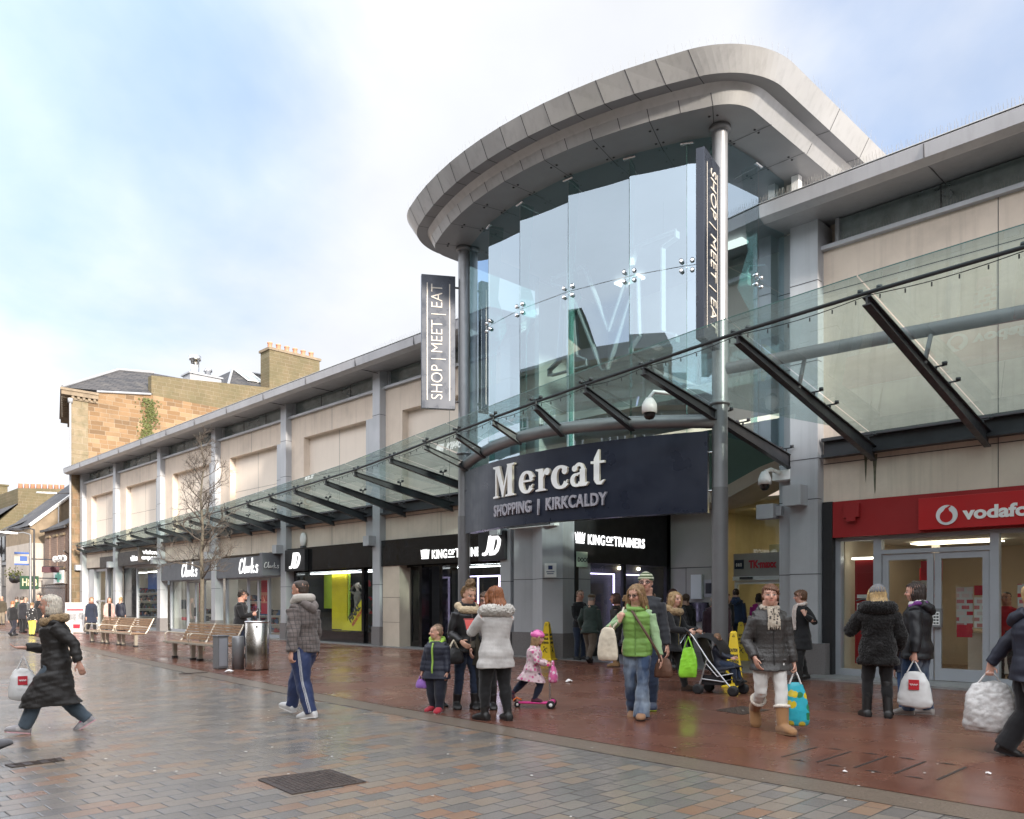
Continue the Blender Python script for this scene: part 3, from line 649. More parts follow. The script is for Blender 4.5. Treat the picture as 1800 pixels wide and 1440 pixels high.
thick=lambda tk,th: (lambda a: th+(tk-th)*abs(math.cos(a))**1.5)
gM=G().poly([(0,0),(.30,0),(.30,.05),(.20,.07),(.20,.93),(.30,.95),(.08,1.0),(0,1.0),(0,.95),(.13,.93),(.13,.07),(0,.05)]).poly([(.0,1.0),(.36,1.0),(.62,.30),(.53,.0),(.17,.9),(.0,.95)]).poly([(.50,.0),(.58,.0),(.86,.86),(.82,1.0)]).poly([(.78,1.0),(1.16,1.0),(1.16,.95),(1.05,.93),(1.05,.07),(1.16,.05),(1.16,0),(.70,0),(.70,.05),(.82,.07),(.82,.9)])
ge=G().arc((.33,.33),.25,.30,18,325,0,thick(.215,.08),24).rib([(.15,.36),(.56,.36)],.055).rib([(.535,.17),(.60,.24)],[.07,.03]).rib([(.55,.36),(.555,.42)],[.10,.13])
gr=G().poly([(0,0),(.42,0),(.42,.04),(.31,.07),(.31,.66),(0,.66),(0,.62),(.12,.58),(.12,.07),(0,.04)]).rib([(.30,.40),(.36,.54),(.45,.60)],[.05,.08,.10]).disc((.47,.55),.105)
gc=G().arc((.33,.33),.25,.30,40,325,0,thick(.215,.085),24).disc((.47,.50),.10).rib([(.535,.17),(.58,.24)],[.07,.03])
ga=G().poly([(.34,.0),(.52,.0),(.52,.50),(.34,.50)]).arc((.31,.46),.14,.17,0,140,0,lambda a:.10,10).disc((.16,.52),.09).arc((.23,.19),.15,.16,70,330,0,thick(.15,.07),16).rib([(.25,.36),(.38,.38)],.06).rib([(.45,.10),(.54,.05),(.62,.10)],[.16,.10,.03])
gt=G().poly([(.12,.12),(.30,.12),(.30,.98),(.26,.98),(.12,.72)]).rib([(.02,.63),(.46,.63)],.07).rib([(.21,.14),(.25,.06),(.34,.04),(.45,.12)],[.17,.13,.10,.03])
def signfn(x,z,o_): return arcpt(x,o_,z)
K=.69; xs=0; gl=[]
for g,adv in ((gM,1.17),(ge,.61),(gr,.55),(gc,.56),(ga,.57),(gt,.48)): gl.append((g,xs,3.74,K)); xs+=adv*K
W_=xs; s0=-1.72
glyph_mesh([(g,s0+x*(3.25/W_),y,k) for g,x,y,k in gl],signfn,.055,'lettering',[m_white,mat('letter_side',(.62,.56,.47),.5)],es)
me=text_mesh('SHOPPING  |  KIRKCALDY',.34,.05,.009,0,.9,'LEFT',1.08); xs=[v.co.x for v in me.vertices]; x0,x1=min(xs),max(xs)
for v in me.vertices: v.co=arcpt(-1.70+(v.co.x-x0)/(x1-x0)*3.2,.03+v.co.z,3.345+v.co.y)
obj('lettering',me,mat('sign_subtext',(.32,.31,.35),.5),es,fix=False)
# two blade banners on the columns
def banner(cx,cy,dx,dy,z0,z1,lab,face,rise):
    d=Vector((dx,dy,0)).normalized(); n=Vector((d.y,-d.x,0))*face
    t=thing('blade_sign',lab,'sign',(cx,cy,z0)); p0=Vector((cx,cy,0))+d*.22; p1=p0+d*.82
    b=B(); th=.075; vs=[p+n*s_*th+V(0,0,z) for z in (z0,z1) for p,s_ in ((p0,-1),(p1,-1),(p1,1),(p0,1))]
    b.add(vs,[(0,1,2,3),(4,5,6,7),(0,1,5,4),(1,2,6,5),(2,3,7,6),(3,0,4,7)]); obj('sign_board',b,m_bann,t,bevel=.008)
    b=B()
    for z in (z0+.2,z1-.25): b.tube([Vector((cx,cy,z)),p0+V(0,0,z)],.025,8)
    obj('bracket',b,m_dark,t)
    # text runs upward on the left one, downward on the right one
    up=V(0,0,rise); fn_=n.normalized()
    me=text_mesh('SHOP | MEET | EAT',.40,.012,-.004,0,.72); xs=[v.co.x for v in me.vertices]; x0,x1=min(xs),max(xs); ys=[v.co.y for v in me.vertices]; ym=(min(ys)+max(ys))/2
    k=(z1-z0-.45)/(x1-x0); side_=fn_.cross(up)
    mid=(p0+p1)/2; 
    for v in me.vertices:
        x,y,z=v.co; q=mid+fn_*(th+.008+z)+side_*(y-ym)*1.0; v.co=Vector((q.x,q.y,0))+V(0,0,(z0+z1)/2)+up*((x-x0)*k-(z1-z0-.45)/2)
    obj('lettering',me,m_bannt,t,fix=False)
    b=B()
    for s_ in (-.27,.27):
        q=mid+fn_*(th+.004)+side_*s_; e=side_.normalized()*.012
        zz0,zz1=z0+.2,z1-.2; b.add([q-e+V(0,0,zz0),q+e+V(0,0,zz0),q+e+V(0,0,zz1),q-e+V(0,0,zz1)],[(0,1,2,3)])
    obj('border_line',b,m_bannt,t,fix=False)
m_bann=mat('banner_metal',(.022,.028,.042),.30,metal=.3,var=.08,spec=.6); m_bannt=mat('banner_text',(.56,.52,.46),.45)
banner(-14.9,13.0,-.55,-.835,6.13,9.35,'slim navy blade sign with the text climbing, left of the glass',-1,1)
banner(-7.85,13.0,.22,-.975,5.98,9.24,'slim navy blade sign with the text falling, on the right column',-1,-1)
# ------------------------------------------------------------------ shop fronts
m_inwall=mat('shop_wall',(.55,.52,.48),.8,var=.05); m_infloor=mat('shop_floor',(.22,.17,.12),.35,var=.1); m_inwarm=mat('shop_wall_warm',(.62,.53,.42),.8,var=.04)
m_ceil=mat('shop_ceiling',(.6,.6,.58),.8)
def room(t,x0,x1,y0,y1,z1,wall,lamps=2,lampcol=(1,.95,.85),ls=4.0,floor=None,z0=.02,ceil=None,lw=.5,ll=1.6):
    b=B(); b.box(x0,x1,y1,y1+.1,z0,z1); b.box(x0-.05,x0,y0,y1,z0,z1); b.box(x1,x1+.05,y0,y1,z0,z1); obj('interior_wall',b,wall,t)
    b=B(); b.box(x0,x1,y0,y1,z0-.02,z0); obj('interior_floor',b,floor or m_infloor,t)
    b=B(); b.box(x0,x1,y0,y1,z1,z1+.05); obj('interior_ceiling',b,ceil or m_ceil,t)
    for k in range(lamps):
        x=x0+(x1-x0)*(k+.5)/lamps; b=B(); yy=y0+(y1-y0)*.42; b.box(x-ll/2,x+ll/2,yy-lw/2,yy+lw/2,z1-.05,z1-.03); obj('ceiling_lamp_or_fill',b,lamp_mat('lamp_%g_%.2f'%(ls,lampcol[2]),lampcol,ls),t)
def pane(t,x0,x1,y,z0,z1,m_=None,name='window_pane'):
    b=B(); b.add([(x0,y,z0),(x1,y,z0),(x1,y,z1),(x0,y,z1)],[(0,1,2,3)]); return obj(name,b,m_ or m_shop,t,fix=False)
def bars(t,L,m_,name='window_frame'):
    b=B()
    for bx in L: b.box(*bx)
    return obj(name,b,m_,t)
def door(t,x0,x1,y,z0,z1,m_,w=.09,name='door',handle=True,side=1):
    d=bars(t,[(x0,x0+w,y,y+.05,z0,z1),(x1-w,x1,y,y+.05,z0,z1),(x0+w,x1-w,y,y+.05,z1-w,z1),(x0+w,x1-w,y,y+.05,z0,z0+w*2)],m_,name)
    pane(d,x0+w,x1-w,y+.025,z0+w*2,z1-w,name='door_pane')
    if handle:
        hx=x1-w/2 if side>0 else x0+w/2; b=B(); b.box(hx-.03,hx+.03,y-.05,y-.002,z0+.75,z0+1.15); obj('door_handle',b,m_dark,d)
    return d
def poster(t,x0,x1,y,z0,z1,m_,name='poster'):
    b=B(); b.box(x0,x1,y-.015,y,z0,z1); return obj(name,b,m_,t)
m_print=mat('print_white',(.72,.70,.68),.6,var=.1,vs_=8); m_prred=mat('print_red',(.55,.03,.05),.5,var=.1,vs_=5); m_prpink=mat('print_salmon',(.62,.24,.16),.5); m_prdark=mat('print_dark',(.03,.03,.04),.5,var=.4,vs_=20)
def poster_mat(name,a,c_,bg):
    m,t,p=nodes(name); N=NT(t); br=N.n('ShaderNodeTexBrick',{'Vector':N.co(scale=(1,1,1),rot=(R(90),0,0)),'Color1':(*a,1),'Color2':(*c_,1),'Mortar':(*bg,1),'Scale':1.0,'Mortar Size':.022,'Brick Width':.17,'Row Height':.11,'Bias':-.1}); N.link(br.outputs[0],p.inputs['Base Color']); p.inputs['Roughness'].default_value=.4; return m
m_poster=poster_mat('promo_poster',(.55,.03,.05),(.70,.62,.60),(.62,.60,.58)); m_posterw=poster_mat('price_poster',(.72,.70,.68),(.60,.08,.08),(.74,.72,.70))
def goods_mat():
    m,t,p=nodes('shop_goods'); N=NT(t)
    r=N.n('ShaderNodeTexVoronoi',{'Vector':N.co(scale=(5,5,7)),'Scale':1.0}); N.link(N.ramp(N.n('ShaderNodeSeparateColor',{0:r.outputs['Color']}).outputs[0],[(0,(.02,.02,.03)),(.3,(.05,.06,.09)),(.5,(.25,.22,.2)),(.65,(.35,.04,.05)),(.8,(.08,.15,.3)),(1,(.6,.58,.55))],'CONSTANT'),p.inputs['Base Color']); return m
m_goods=goods_mat()
def shelves(t,x0,x1,y,z0,z1,n=4,d=.35,m_=None):
    b=B()
    for k in range(n):
        z=z0+(z1-z0)*k/n; b.box(x0,x1,y-d,y,z,z+.02); x=x0+.05
        while x<x1-.15:
            w_=random.uniform(.1,.25); h=random.uniform(.1,(z1-z0)/n*.75); b.box(x,x+w_*.9,y-d+.04,y-.04,z+.021,z+.02+h,1); x+=w_
    return obj('display_shelf',b,[m_white if m_ is None else m_,m_goods],t)
GF=15.98   # shop glass line
# optician
t=thing('shopfront','optician shop front with dark doorway under a brown fascia','shopfront',(-46,15.9,0))
room(t,-52,-40.5,16.1,21,3.2,m_inwall,4,(1,.96,.9),4)
bars(t,[(-51.9,-51.0,15.8,16.1,0,3.35),(-49.2,-48.9,15.85,16.05,0,3.35),(-51.0,-49.2,15.9,16.0,3.2,3.35),(-51.0,-49.2,15.9,16.0,1.45,1.52),(-51,-49.2,15.9,16,0,.12),(-46.3,-40.6,15.9,16.0,3.2,3.38),(-44.6,-44.5,15.9,16,0,3.2),(-44.5,-40.6,15.9,16,0,.12)],m_clad)
pane(t,-51,-49.2,GF,.12,3.2); pane(t,-48.9,-46.8,GF,.1,3.3); pane(t,-44.5,-40.6,GF,.12,3.2)
b=B(); b.box(-46.35,-44.6,15.88,15.95,0,3.25); obj('dark_door',b,m_black,t)
shelves(t,-44.3,-41,18.5,.1,2.4,5); shelves(t,-51,-47,18.5,.1,2.4,5)
poster(t,-44.0,-42.6,16.3,2.1,2.9,mat('print_blue',(.04,.10,.32),.5)); poster(t,-42.4,-41.0,16.3,2.3,3.0,mat('print_pale',(.5,.56,.62),.5))
t=thing('fascia_sign','long dark brown fascia sign above the optician doorway','sign',(-45,15.5,3.7))
b=B(); b.box(-46.2,-40.75,15.52,15.69,3.36,4.08); b.box(-49.1,-46.75,15.52,15.69,3.36,3.95); obj('sign_board',b,m_brownsign,t)
lettering('vision express',(-44.3,15.515,3.58),(1,0,0),(0,-1,0),.42,.02,m_lit,t,.012)
t=thing('projecting_sign','dark brown projecting sign reading vision express','sign',(-40.72,15.2,3.7))
b=B(); b.box(-40.86,-40.72,14.62,15.68,3.36,4.1); obj('sign_board',b,m_brownsign,t,bevel=.01)
lettering('vision',(-40.715,14.82,3.78),(0,1,0),(1,0,0),.30,.01,m_lit,t,.008); lettering('express',(-40.715,14.76,3.52),(0,1,0),(1,0,0),.30,.01,m_lit,t,.008)
# shoe shop
t=thing('shopfront','shoe shop front with grey fascia and red sale posters','shopfront',(-34.3,15.9,0))
room(t,-40.1,-28.5,16.1,21,3.0,m_inwall,5,(1,.97,.92),5)
for (a,c) in ((-40.15,-34.55),(-34.05,-28.45)):
    bars(t,[(a,a+.12,15.9,16.0,0,2.5),(c-.12,c,15.9,16,0,2.5),(a,c,15.9,16,2.42,2.5),(a,c,15.9,16,0,.14),(a+2.0,a+2.1,15.9,16,0,2.42),(a+3.8,a+3.9,15.9,16,0,2.42)],m_frame)
    pane(t,a+.12,a+2.0,GF,.14,2.42); pane(t,a+3.9,c-.12,GF,.14,2.42)
    door(t,a+2.1,a+2.95,15.92,.03,2.4,m_frame,.07,side=1); door(t,a+2.95,a+3.8,15.92,.03,2.4,m_frame,.07,side=-1)
    poster(t,a+2.5,a+3.2,16.3,1.85,2.35,m_prred); poster(t,a+2.5,a+3.2,16.3,1.4,1.85,m_prpink); poster(t,a+2.5,a+3.2,16.3,.95,1.4,m_prred)
    lettering('SALE',(a+2.53,16.28,1.48),(1,0,0),(0,-1,0),.34,.004,m_prred,t,.01)
    shelves(t,a+.3,a+1.8,17.6,.1,1.2,3); shelves(t,a+4.0,c-.2,18,.1,1.9,4); poster(t,a+.5,a+1.1,16.25,1.1,1.55,m_prdark); poster(t,a+.6,a+1.2,16.25,.55,.7,m_prred)
b=B(); b.box(-35.25,-35.0,16.05,16.2,.15,1.0); obj('blue_display',b,mat('display_blue',(.05,.35,.55),.4),t)
b=B(); b.lathe([(0,0),(.30,0),(.30,.03),(0,.03)],(0,0,0),20,M=Matrix.Translation((-35.1,15.95,1.95))@Matrix.Rotation(R(90),4,'X')@Matrix.Diagonal((1,1.8,1,1))); obj('round_sticker',b,m_prdark,t)
def clarks(mm,k,o,xv,nv,parent,w):
    g=G()
    g.rib([(.62,.80),(.52,.98),(.36,.92),(.20,.62),(.12,.28),(.22,.02),(.44,.06),(.66,.22)],w)
    g.rib([(.66,.22),(.80,.55),(.92,1.0),(.98,1.06),(.92,.9),(.84,.45),(.84,.08),(.92,.02),(1.0,.12)],w)
    g.rib([(1.28,.42),(1.16,.46),(1.04,.28),(1.06,.06),(1.18,.06),(1.28,.36),(1.28,.10),(1.36,.06),(1.46,.24)],w)
    g.rib([(1.46,.24),(1.54,.46),(1.56,.06),(1.60,.32),(1.72,.44),(1.82,.36)],w)
    g.rib([(1.88,.0),(1.92,.5),(2.02,1.02),(2.0,.7),(1.92,.28)],w); g.rib([(2.2,.48),(1.98,.26),(2.2,.04),(2.34,.16)],w)
    g.rib([(2.80,.46),(2.62,.54),(2.54,.40),(2.74,.22),(2.66,.03),(2.46,.06)],w)
    F_=frame(o,xv,nv)
    glyph_mesh([(g,0,0,k)],lambda x,z,o_:F_@Vector((x,z,o_)),.03,'lettering',[mm],parent)
t=thing('fascia_sign','slate grey shoe shop fascia, left section behind the bare tree','sign',(-37.3,15.5,2.9)); b=B(); b.box(-40.16,-34.55,15.5,15.69,2.46,3.3); obj('sign_board',b,m_clarks,t)
clarks(m_lit,.62,(-37.75,15.495,2.60),(1,0,0),(0,-1,0),t,.085)
t=thing('fascia_sign','slate grey shoe shop fascia, right section next to the sports shop','sign',(-31.2,15.5,2.9)); b=B(); b.box(-34.05,-28.8,15.5,15.69,2.46,3.3); obj('sign_board',b,m_clarks,t)
clarks(m_lit,.60,(-31.95,15.495,2.62),(1,0,0),(0,-1,0),t,.085)
t=thing('projecting_sign','slate grey projecting sign reading Clarks in script','sign',(-28.6,15.2,2.9)); b=B(); b.box(-28.72,-28.5,14.75,15.68,2.46,3.32); obj('sign_board',b,m_clarks,t,bevel=.01)
clarks(m_white,.225,(-28.495,14.80,2.74),(0,1,0),(1,0,0),t,.07)
# sports shop, street side
t=thing('shopfront','black glossy sports shop front with a lit window display','shopfront',(-22,15.9,0))
room(t,-27.9,-14.3,16.2,21,2.95,mat('shop_wall_dark',(.05,.05,.055),.7),4,(.95,.97,1),5.0,mat('dark_shop_floor',(.05,.05,.055),.3))
bars(t,[(-27.9,-27.7,15.75,16.1,0,2.62),(-27.7,-23.25,15.75,16.1,0,.42),(-23.25,-22.35,15.85,16.1,0,.42),(-23.33,-23.2,15.72,15.9,.42,2.62),(-20.2,-19.2,15.95,16.1,0,.06),(-20.25,-20.12,15.8,16.1,0,2.62),(-19.25,-19.1,15.8,16.1,0,2.62),(-27.9,-15.9,15.85,16.1,2.56,2.68),(-18.9,-16.0,15.85,16.1,0,.35)],m_black)
pane(t,-27.7,-23.3,15.82,.42,2.56); b=B(); b.add([(-23.2,15.8,.42),(-22.35,16.6,.42),(-22.35,16.6,2.6),(-23.2,15.8,2.6)],[(0,1,2,3)]); obj('window_pane',b,m_shop,t,fix=False)
b=B(); b.box(-22.5,-22.35,16.6,18,0,2.6); b.box(-23.2,-22.4,16.62,16.7,0,2.6); obj('dark_return',b,m_black,t)
pane(t,-19.1,-15.95,15.9,.35,2.56)
b=B(); b.box(-21.85,-20.95,15.55,16.0,.0,2.62); b.box(-21.86,-20.94,15.545,15.56,1.6,1.61,1); b.box(-21.86,-20.94,15.545,15.56,.8,.81,1); obj('stone_pier',b,[mat('pier_limestone',(.50,.43,.35),.8,var=.1),m_joint],t)
d=door(t,-20.9,-20.25,15.95,.03,2.55,m_black,.08); d2=door(t,-20.1,-19.28,16.9,.03,2.55,m_black,.08)
b=B(); b.box(-26.2,-25.2,16.35,16.4,.45,2.56); obj('yellow_panel',b,mat('display_yellow',(.70,.58,.01),.5),t)
b=B(); b.box(-27.6,-23.4,17.6,17.7,.4,2.9); obj('display_back',b,mat('display_back',(.045,.05,.045),.6,var=.4,vs_=1.5),t)
b=B(); b.add([(-24.85,15.9,.45),(-23.36,15.9,.45),(-23.36,15.9,1.75)],[(0,1,2)]); b.add([(-24.85,15.92,.45),(-23.36,15.92,.45),(-23.36,15.92,1.75)],[(0,2,1)]); shelves(t,-27.4,-26.3,17.4,.5,2.5,4,m_=m_dark); shelves(t,-25.1,-23.5,17.5,.5,2.5,4,m_=m_dark); bl=B(); bl.box(-27.5,-23.5,16.22,16.30,2.50,2.53); bl.box(-18.9,-16.1,16.22,16.30,2.50,2.53); obj('window_fill_strip',bl,lamp_mat('window_fill_white',(.95,.97,1),7),t)  # glowing strips under the window head are added to brighten the goods
shelves(t,-23.0,-22.5,17.0,.5,2.4,4,m_=m_dark); bl=B(); bl.box(-25.05,-24.98,16.3,16.36,.45,2.5); bl.box(-27.65,-26.9,16.9,17.0,1.2,2.5); obj('lime_panel',bl,mat('display_lime',(.45,.60,.05),.5),t)
ft=obj('sale_triangle',b,mat('sale_yellow',(.72,.62,.02),.5),t,fix=False)
dx=Vector((1.49,0,1.30)).normalized()
lettering('FINAL',(-24.25,15.893,.72),dx,(0,-1,0),.36,.004,m_prdark,ft,.015,width=.82); lettering('REDUCTIONS',(-24.12,15.893,.60),dx,(0,-1,0),.15,.004,m_prred,ft,.006,width=.82)
def led(t,x0,x1,y,z0,z1,axis='x',m_=lamp_mat('led_violet',(.72,.62,1.0),3.2),w=.028):
    b=B()
    f=(lambda a,c,e,g:(b.box(a,c,y-.02,y+.02,e,g))) if axis=='x' else (lambda a,c,e,g:(b.box(y-.02,y+.02,a,c,e,g)))
    f(x0,x0+w,z0,z1); f(x1-w,x1,z0,z1); f(x0+w,x1-w,z1-w,z1); obj('led_frame',b,m_,t)
led(t,-18.7,-17.2,16.4,.36,2.25); led(t,-18.5,-17.0,16.7,.36,2.25); led(t,-17.0,-16.05,16.4,.36,2.25)
shelves(t,-18.9,-16.1,18,.4,2.2,4,m_=m_dark); shelves(t,-20,-19.2,19,.2,2.2,4,m_=m_dark)
b=B(); b.box(-18.9,-18.0,16.9,17.1,1.0,1.5); obj('red_box',b,m_redd,t)
t=thing('fascia_sign','long glossy black sports shop fascia lettered KING OF TRAINERS','sign',(-20,15.5,3.0))
b=B(); b.box(-28.0,-16.0,15.52,15.69,2.62,3.46); obj('sign_board',b,m_black,t)
def crown(o,xv,nv,s,parent):
    F_=frame(o,xv,nv); g=G().poly([(0,.22),(-.12,.95),(.12,.62),(.24,1.0),(.42,.66),(.56,1.0),(.74,.66),(.88,1.0),(1.0,.62),(1.24,.95),(1.12,.22)]).poly([(.02,0),(1.1,0),(1.1,.15),(.02,.15)])
    glyph_mesh([(g,0,0,s)],lambda x,z,o_:F_@Vector((x,z,o_)),.02,'crown_emblem',[m_lit],parent)
def kot(o,xv,nv,size,parent):
    xv=Vector(xv)
    crown(o,xv,nv,size*.82,parent); p=Vector(o)+xv*size*1.38
    lettering('KING',p,xv,nv,size,.02,m_lit,parent,.008,width=size*1.95,spacing=1.12); p=p+xv*size*2.12
    lettering('OF',p+V(0,0,size*.22),xv,nv,size*.62,.02,m_lit,parent,.006,width=size*.8)
    F_=frame(p,xv,nv); b=B(); b.box(0,size*.8,0,size*.07,0,.02,M=F_); obj('lettering',b,m_lit,parent); p=p+xv*size*.92
    lettering('TRAINERS',p,xv,nv,size,.02,m_lit,parent,.008,width=size*3.9,spacing=1.12)
kot((-19.75,15.515,2.78),(1,0,0),(0,-1,0),.36,t)
def jd(o,xv,nv,k,parent):
    F_=frame(o,xv,nv); sh=lambda p:(p[0]+p[1]*.28,p[1])
    g=G(); g.poly([sh(p) for p in [(.28,.22),(.46,.22),(.46,1.0),(.26,1.0)]]); g.rib([sh(p) for p in [(.37,.3),(.30,.10),(.16,.06),(.02,.08)]],[.19,.17,.16,.14])
    g.poly([sh(p) for p in [(.56,0),(.76,0),(.76,1.0),(.56,1.0)]]); g.rib([sh(p) for p in [(.70,.91),(.92,.90),(1.10,.74),(1.12,.5),(1.06,.24),(.9,.10),(.70,.09)]],[.18,.18,.2,.2,.2,.18,.18])
    glyph_mesh([(g,0,0,k)],lambda x,z,o_:F_@Vector((x,z,o_)),.025,'lettering',[m_lit],parent)
t=thing('box_sign','square black box sign reading JD beside the shoe shop','sign',(-27.2,15.4,3.0)); b=B(); b.box(-27.9,-26.45,15.36,15.515,2.60,3.40); obj('sign_board',b,m_blackm,t,bevel=.01); jd((-27.55,15.355,2.70),(1,0,0),(0,-1,0),.58,t)
t=thing('box_sign','square black box sign reading JD beside the entrance pillar','sign',(-16.4,15.4,3.0)); b=B(); b.box(-17.0,-15.92,15.36,15.515,2.62,3.42); obj('sign_board',b,m_blackm,t,bevel=.01); jd((-16.82,15.355,2.76),(1,0,0),(0,-1,0),.54,t)
# mannequins in the window
def mannequin(x,y,lab,top,leg):
    mt=thing('mannequin',lab,'mannequin',(x,y,.45)); b=B(); b.ball((x,y,2.02),.10,8,sc=(1,1,1.25)); b.tube([(x,y,1.85),(x,y,1.94)],.05,8)
    obj('head',b,mat('mannequin_pale',(.55,.48,.40),.5),mt)
    b=B(); rings=[[V(x+rx*math.cos(a),y+ry*math.sin(a),z) for a in (2*math.pi*k/14 for k in range(14))] for z,rx,ry in ((1.2,.16,.11),(1.4,.14,.10),(1.6,.18,.12),(1.75,.19,.10),(1.84,.07,.06))]; b.loft(rings)
    for s_ in (-1,1): b.tube([(x+s_*.19,y,1.74),(x+s_*.42,y-.02,1.86),(x+s_*.14,y-.03,2.05)],[.06,.05,.04],8)
    obj('jacket',b,top,mt); b=B()
    for s_ in (-1,1): b.tube([(x+s_*.09,y,1.25),(x+s_*.10,y,.9),(x+s_*.11,y,.47)],[.09,.065,.05],8); b.box(x+s_*.11-.04,x+s_*.11+.04,y-.16,y+.06,.44,.5)
    obj('trousers',b,leg,mt)
mannequin(-24.35,16.25,'mannequin with raised elbows and grey joggers in the shop window',mat('mann_jacket',(.22,.20,.17),.8,var=.4,vs_=6),mat('mann_jogger',(.30,.29,.27),.8))
# side of the sports shop along the entrance passage
t=thing('shopfront','black sports shop flank inside the mall entrance with violet light frames','shopfront',(-13.9,17.8,0))
b=B(); b.box(-14.0,-13.88,15.95,20.2,2.5,4.1); b.box(-14.0,-13.9,15.95,16.1,0,2.5); b.box(-14,-13.9,18.0,18.12,0,2.5); b.box(-14,-13.88,20.05,20.25,0,4.1); b.box(-14,-13.9,16.1,18,0,.25); b.box(-14,-13.9,18.12,20.05,0,.08); obj('black_frame',b,m_blackm,t)
for (a,c) in ((16.1,18.0),(18.12,20.05)):
    b=B(); b.add([(-13.95,a,.1),(-13.95,c,.1),(-13.95,c,2.5),(-13.95,a,2.5)],[(0,1,2,3)]); obj('window_pane',b,m_shop,t,fix=False)
led(t,16.25,17.9,-14.15,.3,2.25,'y'); led(t,18.25,19.6,-14.15,.3,2.25,'y')
b=B()
for k in range(4): b.box(-15.3,-14.5,16.2,19.8,.5+.45*k,.52+.45*k); 
for k in range(3):
    y=16.3
    while y<19.6: b.box(-15.1,-14.7,y,y+.22,.521+.45*k,.62+.45*k,1); y+=.34
obj('display_shelf',b,[m_dark,m_goods],t)
kot((-13.875,15.95,3.0),(0,1,0),(1,0,0),.36,t)
b=B()
for y in (18.2,19.1): b.ball((-14.2,y,2.42),.05,6)
obj('spot_lamp',b,lamp_mat('spot_warm',(1,.85,.6),8),t)
o=thing('notice','small pale green notice ending in OR at the shop corner','notice',(-13.9,15.8,2.5)); b=B(); b.box(-13.87,-13.85,15.97,16.4,2.38,2.78); obj('notice_board',b,mat('notice_green',(.55,.68,.55),.5),o); lettering('DOOR',(-13.848,16.0,2.52),(0,1,0),(1,0,0),.15,.004,m_prdark,o,.004)
# faceted entrance pillar
t=thing('entrance_pillar','big faceted grey pillar on a granite base left of the mall entrance','pillar',(-14.9,15.8,0))
PP=[(-15.98,16.6),(-15.98,15.75),(-15.62,15.42),(-15.02,15.52),(-14.38,15.22),(-13.92,15.5),(-13.92,16.6)]
b=B(); b.prism(PP,.66,3.62); b.prism([(x*1.0+(.004 if x>-15 else -.004),y-.004) for x,y in PP],2.06,2.075,1); obj('shaft',b,[m_clad,m_joint],t)
b=B(); b.prism([(x+(.03 if x>-15 else -.03),y-.03) for x,y in PP],0,.66); obj('plinth',b,m_granite,t)
b=B(); b.prism([(x,y) for x,y in PP],3.62,4.5); obj('head_panel',b,m_clad,t)
b=B(); b.box(-15.6,-13.95,15.2,15.4,3.42,3.60); b.tube([(-15.6,15.15,3.45),(-14.0,15.1,3.45)],.02,6,1); obj('light_rail',b,[m_white,m_dark],t)
b=B(); F_=frame((-14.32,15.18,2.1),(.85,.52,0),(.52,-.85,0)); b.box(.05,.36,0,.36,0.02,.03,M=F_); b.box(.15,.26,.2,.3,.03,.034,1,M=F_); b.box(.1,.31,.13,.15,.03,.034,1,M=F_); b.box(.12,.29,.08,.1,.03,.034,1,M=F_); obj('notice_plate',b,[m_white,mat('print_blue2',(.03,.05,.15),.5)],t)
# inner mall entrance
t=thing('mall_entrance','inner mall entrance with sliding doors and a wavy bulkhead','entrance',(-10.5,21,0))
b=B(); b.box(-13.9,-12.35,20.25,20.5,0,4.2); b.box(-13.9,-12.35,20.24,20.26,2.45,2.47,1); b.box(-13.35,-13.34,20.24,20.26,0,2.45,1); obj('side_wall',b,[mat('inner_beige',(.42,.39,.35),.6,var=.05),m_joint],t)
b=B(); b.box(-13.1,-12.75,20.12,20.24,1.55,2.25); b.box(-12.72,-12.4,20.2,20.245,1.6,2.1,1); b.box(-12.66,-12.46,20.19,20.2,1.7,2.0,2); obj('wall_box',b,[m_white,m_alum,m_dark],t)
b=B(); b.box(-13.2,-12.4,20.18,20.24,.9,1.45); obj('dark_screen',b,m_black,t)
b=B(); b.box(-12.35,-7.8,21.2,21.4,2.2,2.86); b.box(-12.35,-7.8,21.15,21.2,2.08,2.2,1); obj('bulkhead',b,[mat('inner_grey',(.33,.31,.29),.6),m_white],t)
b=B(); pts=[(-13.9,4.1),(-12.6,4.1),(-11.6,4.25),(-10.6,4.65),(-9.6,4.9),(-7.8,5.05)]; n=len(pts)
vs=[(x,19.5,z) for x,z in pts]+[(x,19.5,z+.35) for x,z in pts]+[(x,21.0,z) for x,z in pts]; b.add(vs,[(i,i+1,n+i+1,n+i) for i in range(n-1)]+[(i,i+1,2*n+i+1,2*n+i) for i in range(n-1)]); obj('wavy_bulkhead',b,mat('bulkhead_cream',(.55,.50,.42),.7),t,fix=False)
b=B(); vs=[(x,19.52,z+.35) for x,z in pts]+[(x,19.52,6.2) for x,z in pts]; b.add(vs,[(i,i+1,n+i+1,n+i) for i in range(n-1)]); obj('teal_reflection_wall',b,mat('teal_reflection_wall',(.10,.19,.17),.5,var=.05),t,fix=False)  # teal reflection of the glass put into the wall colour
pane(t,-12.35,-7.8,21.3,2.86,4.2); b=B(); b.box(-10.9,-10.88,21.28,21.32,2.86,4.4); obj('glass_joint',b,m_chrome,t)
b=B(); b.box(-13.9,-7.7,21.2,42,4.35,4.45); b.box(-13.95,-13.9,21.4,42,0,4.4); b.box(-7.75,-7.7,16.6,42,0,6); b.box(-13.9,-7.7,42,42.2,0,4.4); obj('interior_wall',b,mat('mall_cream',(.44,.38,.25),.7),t)
b=B(); 
for k in range(5): b.box(-12.6,-8.6,23+k*3.5,23.5+k*3.5,4.28,4.3)
obj('ceiling_lamp_or_fill',b,lamp_mat('mall_lamp',(1,.82,.48),3.6),t)
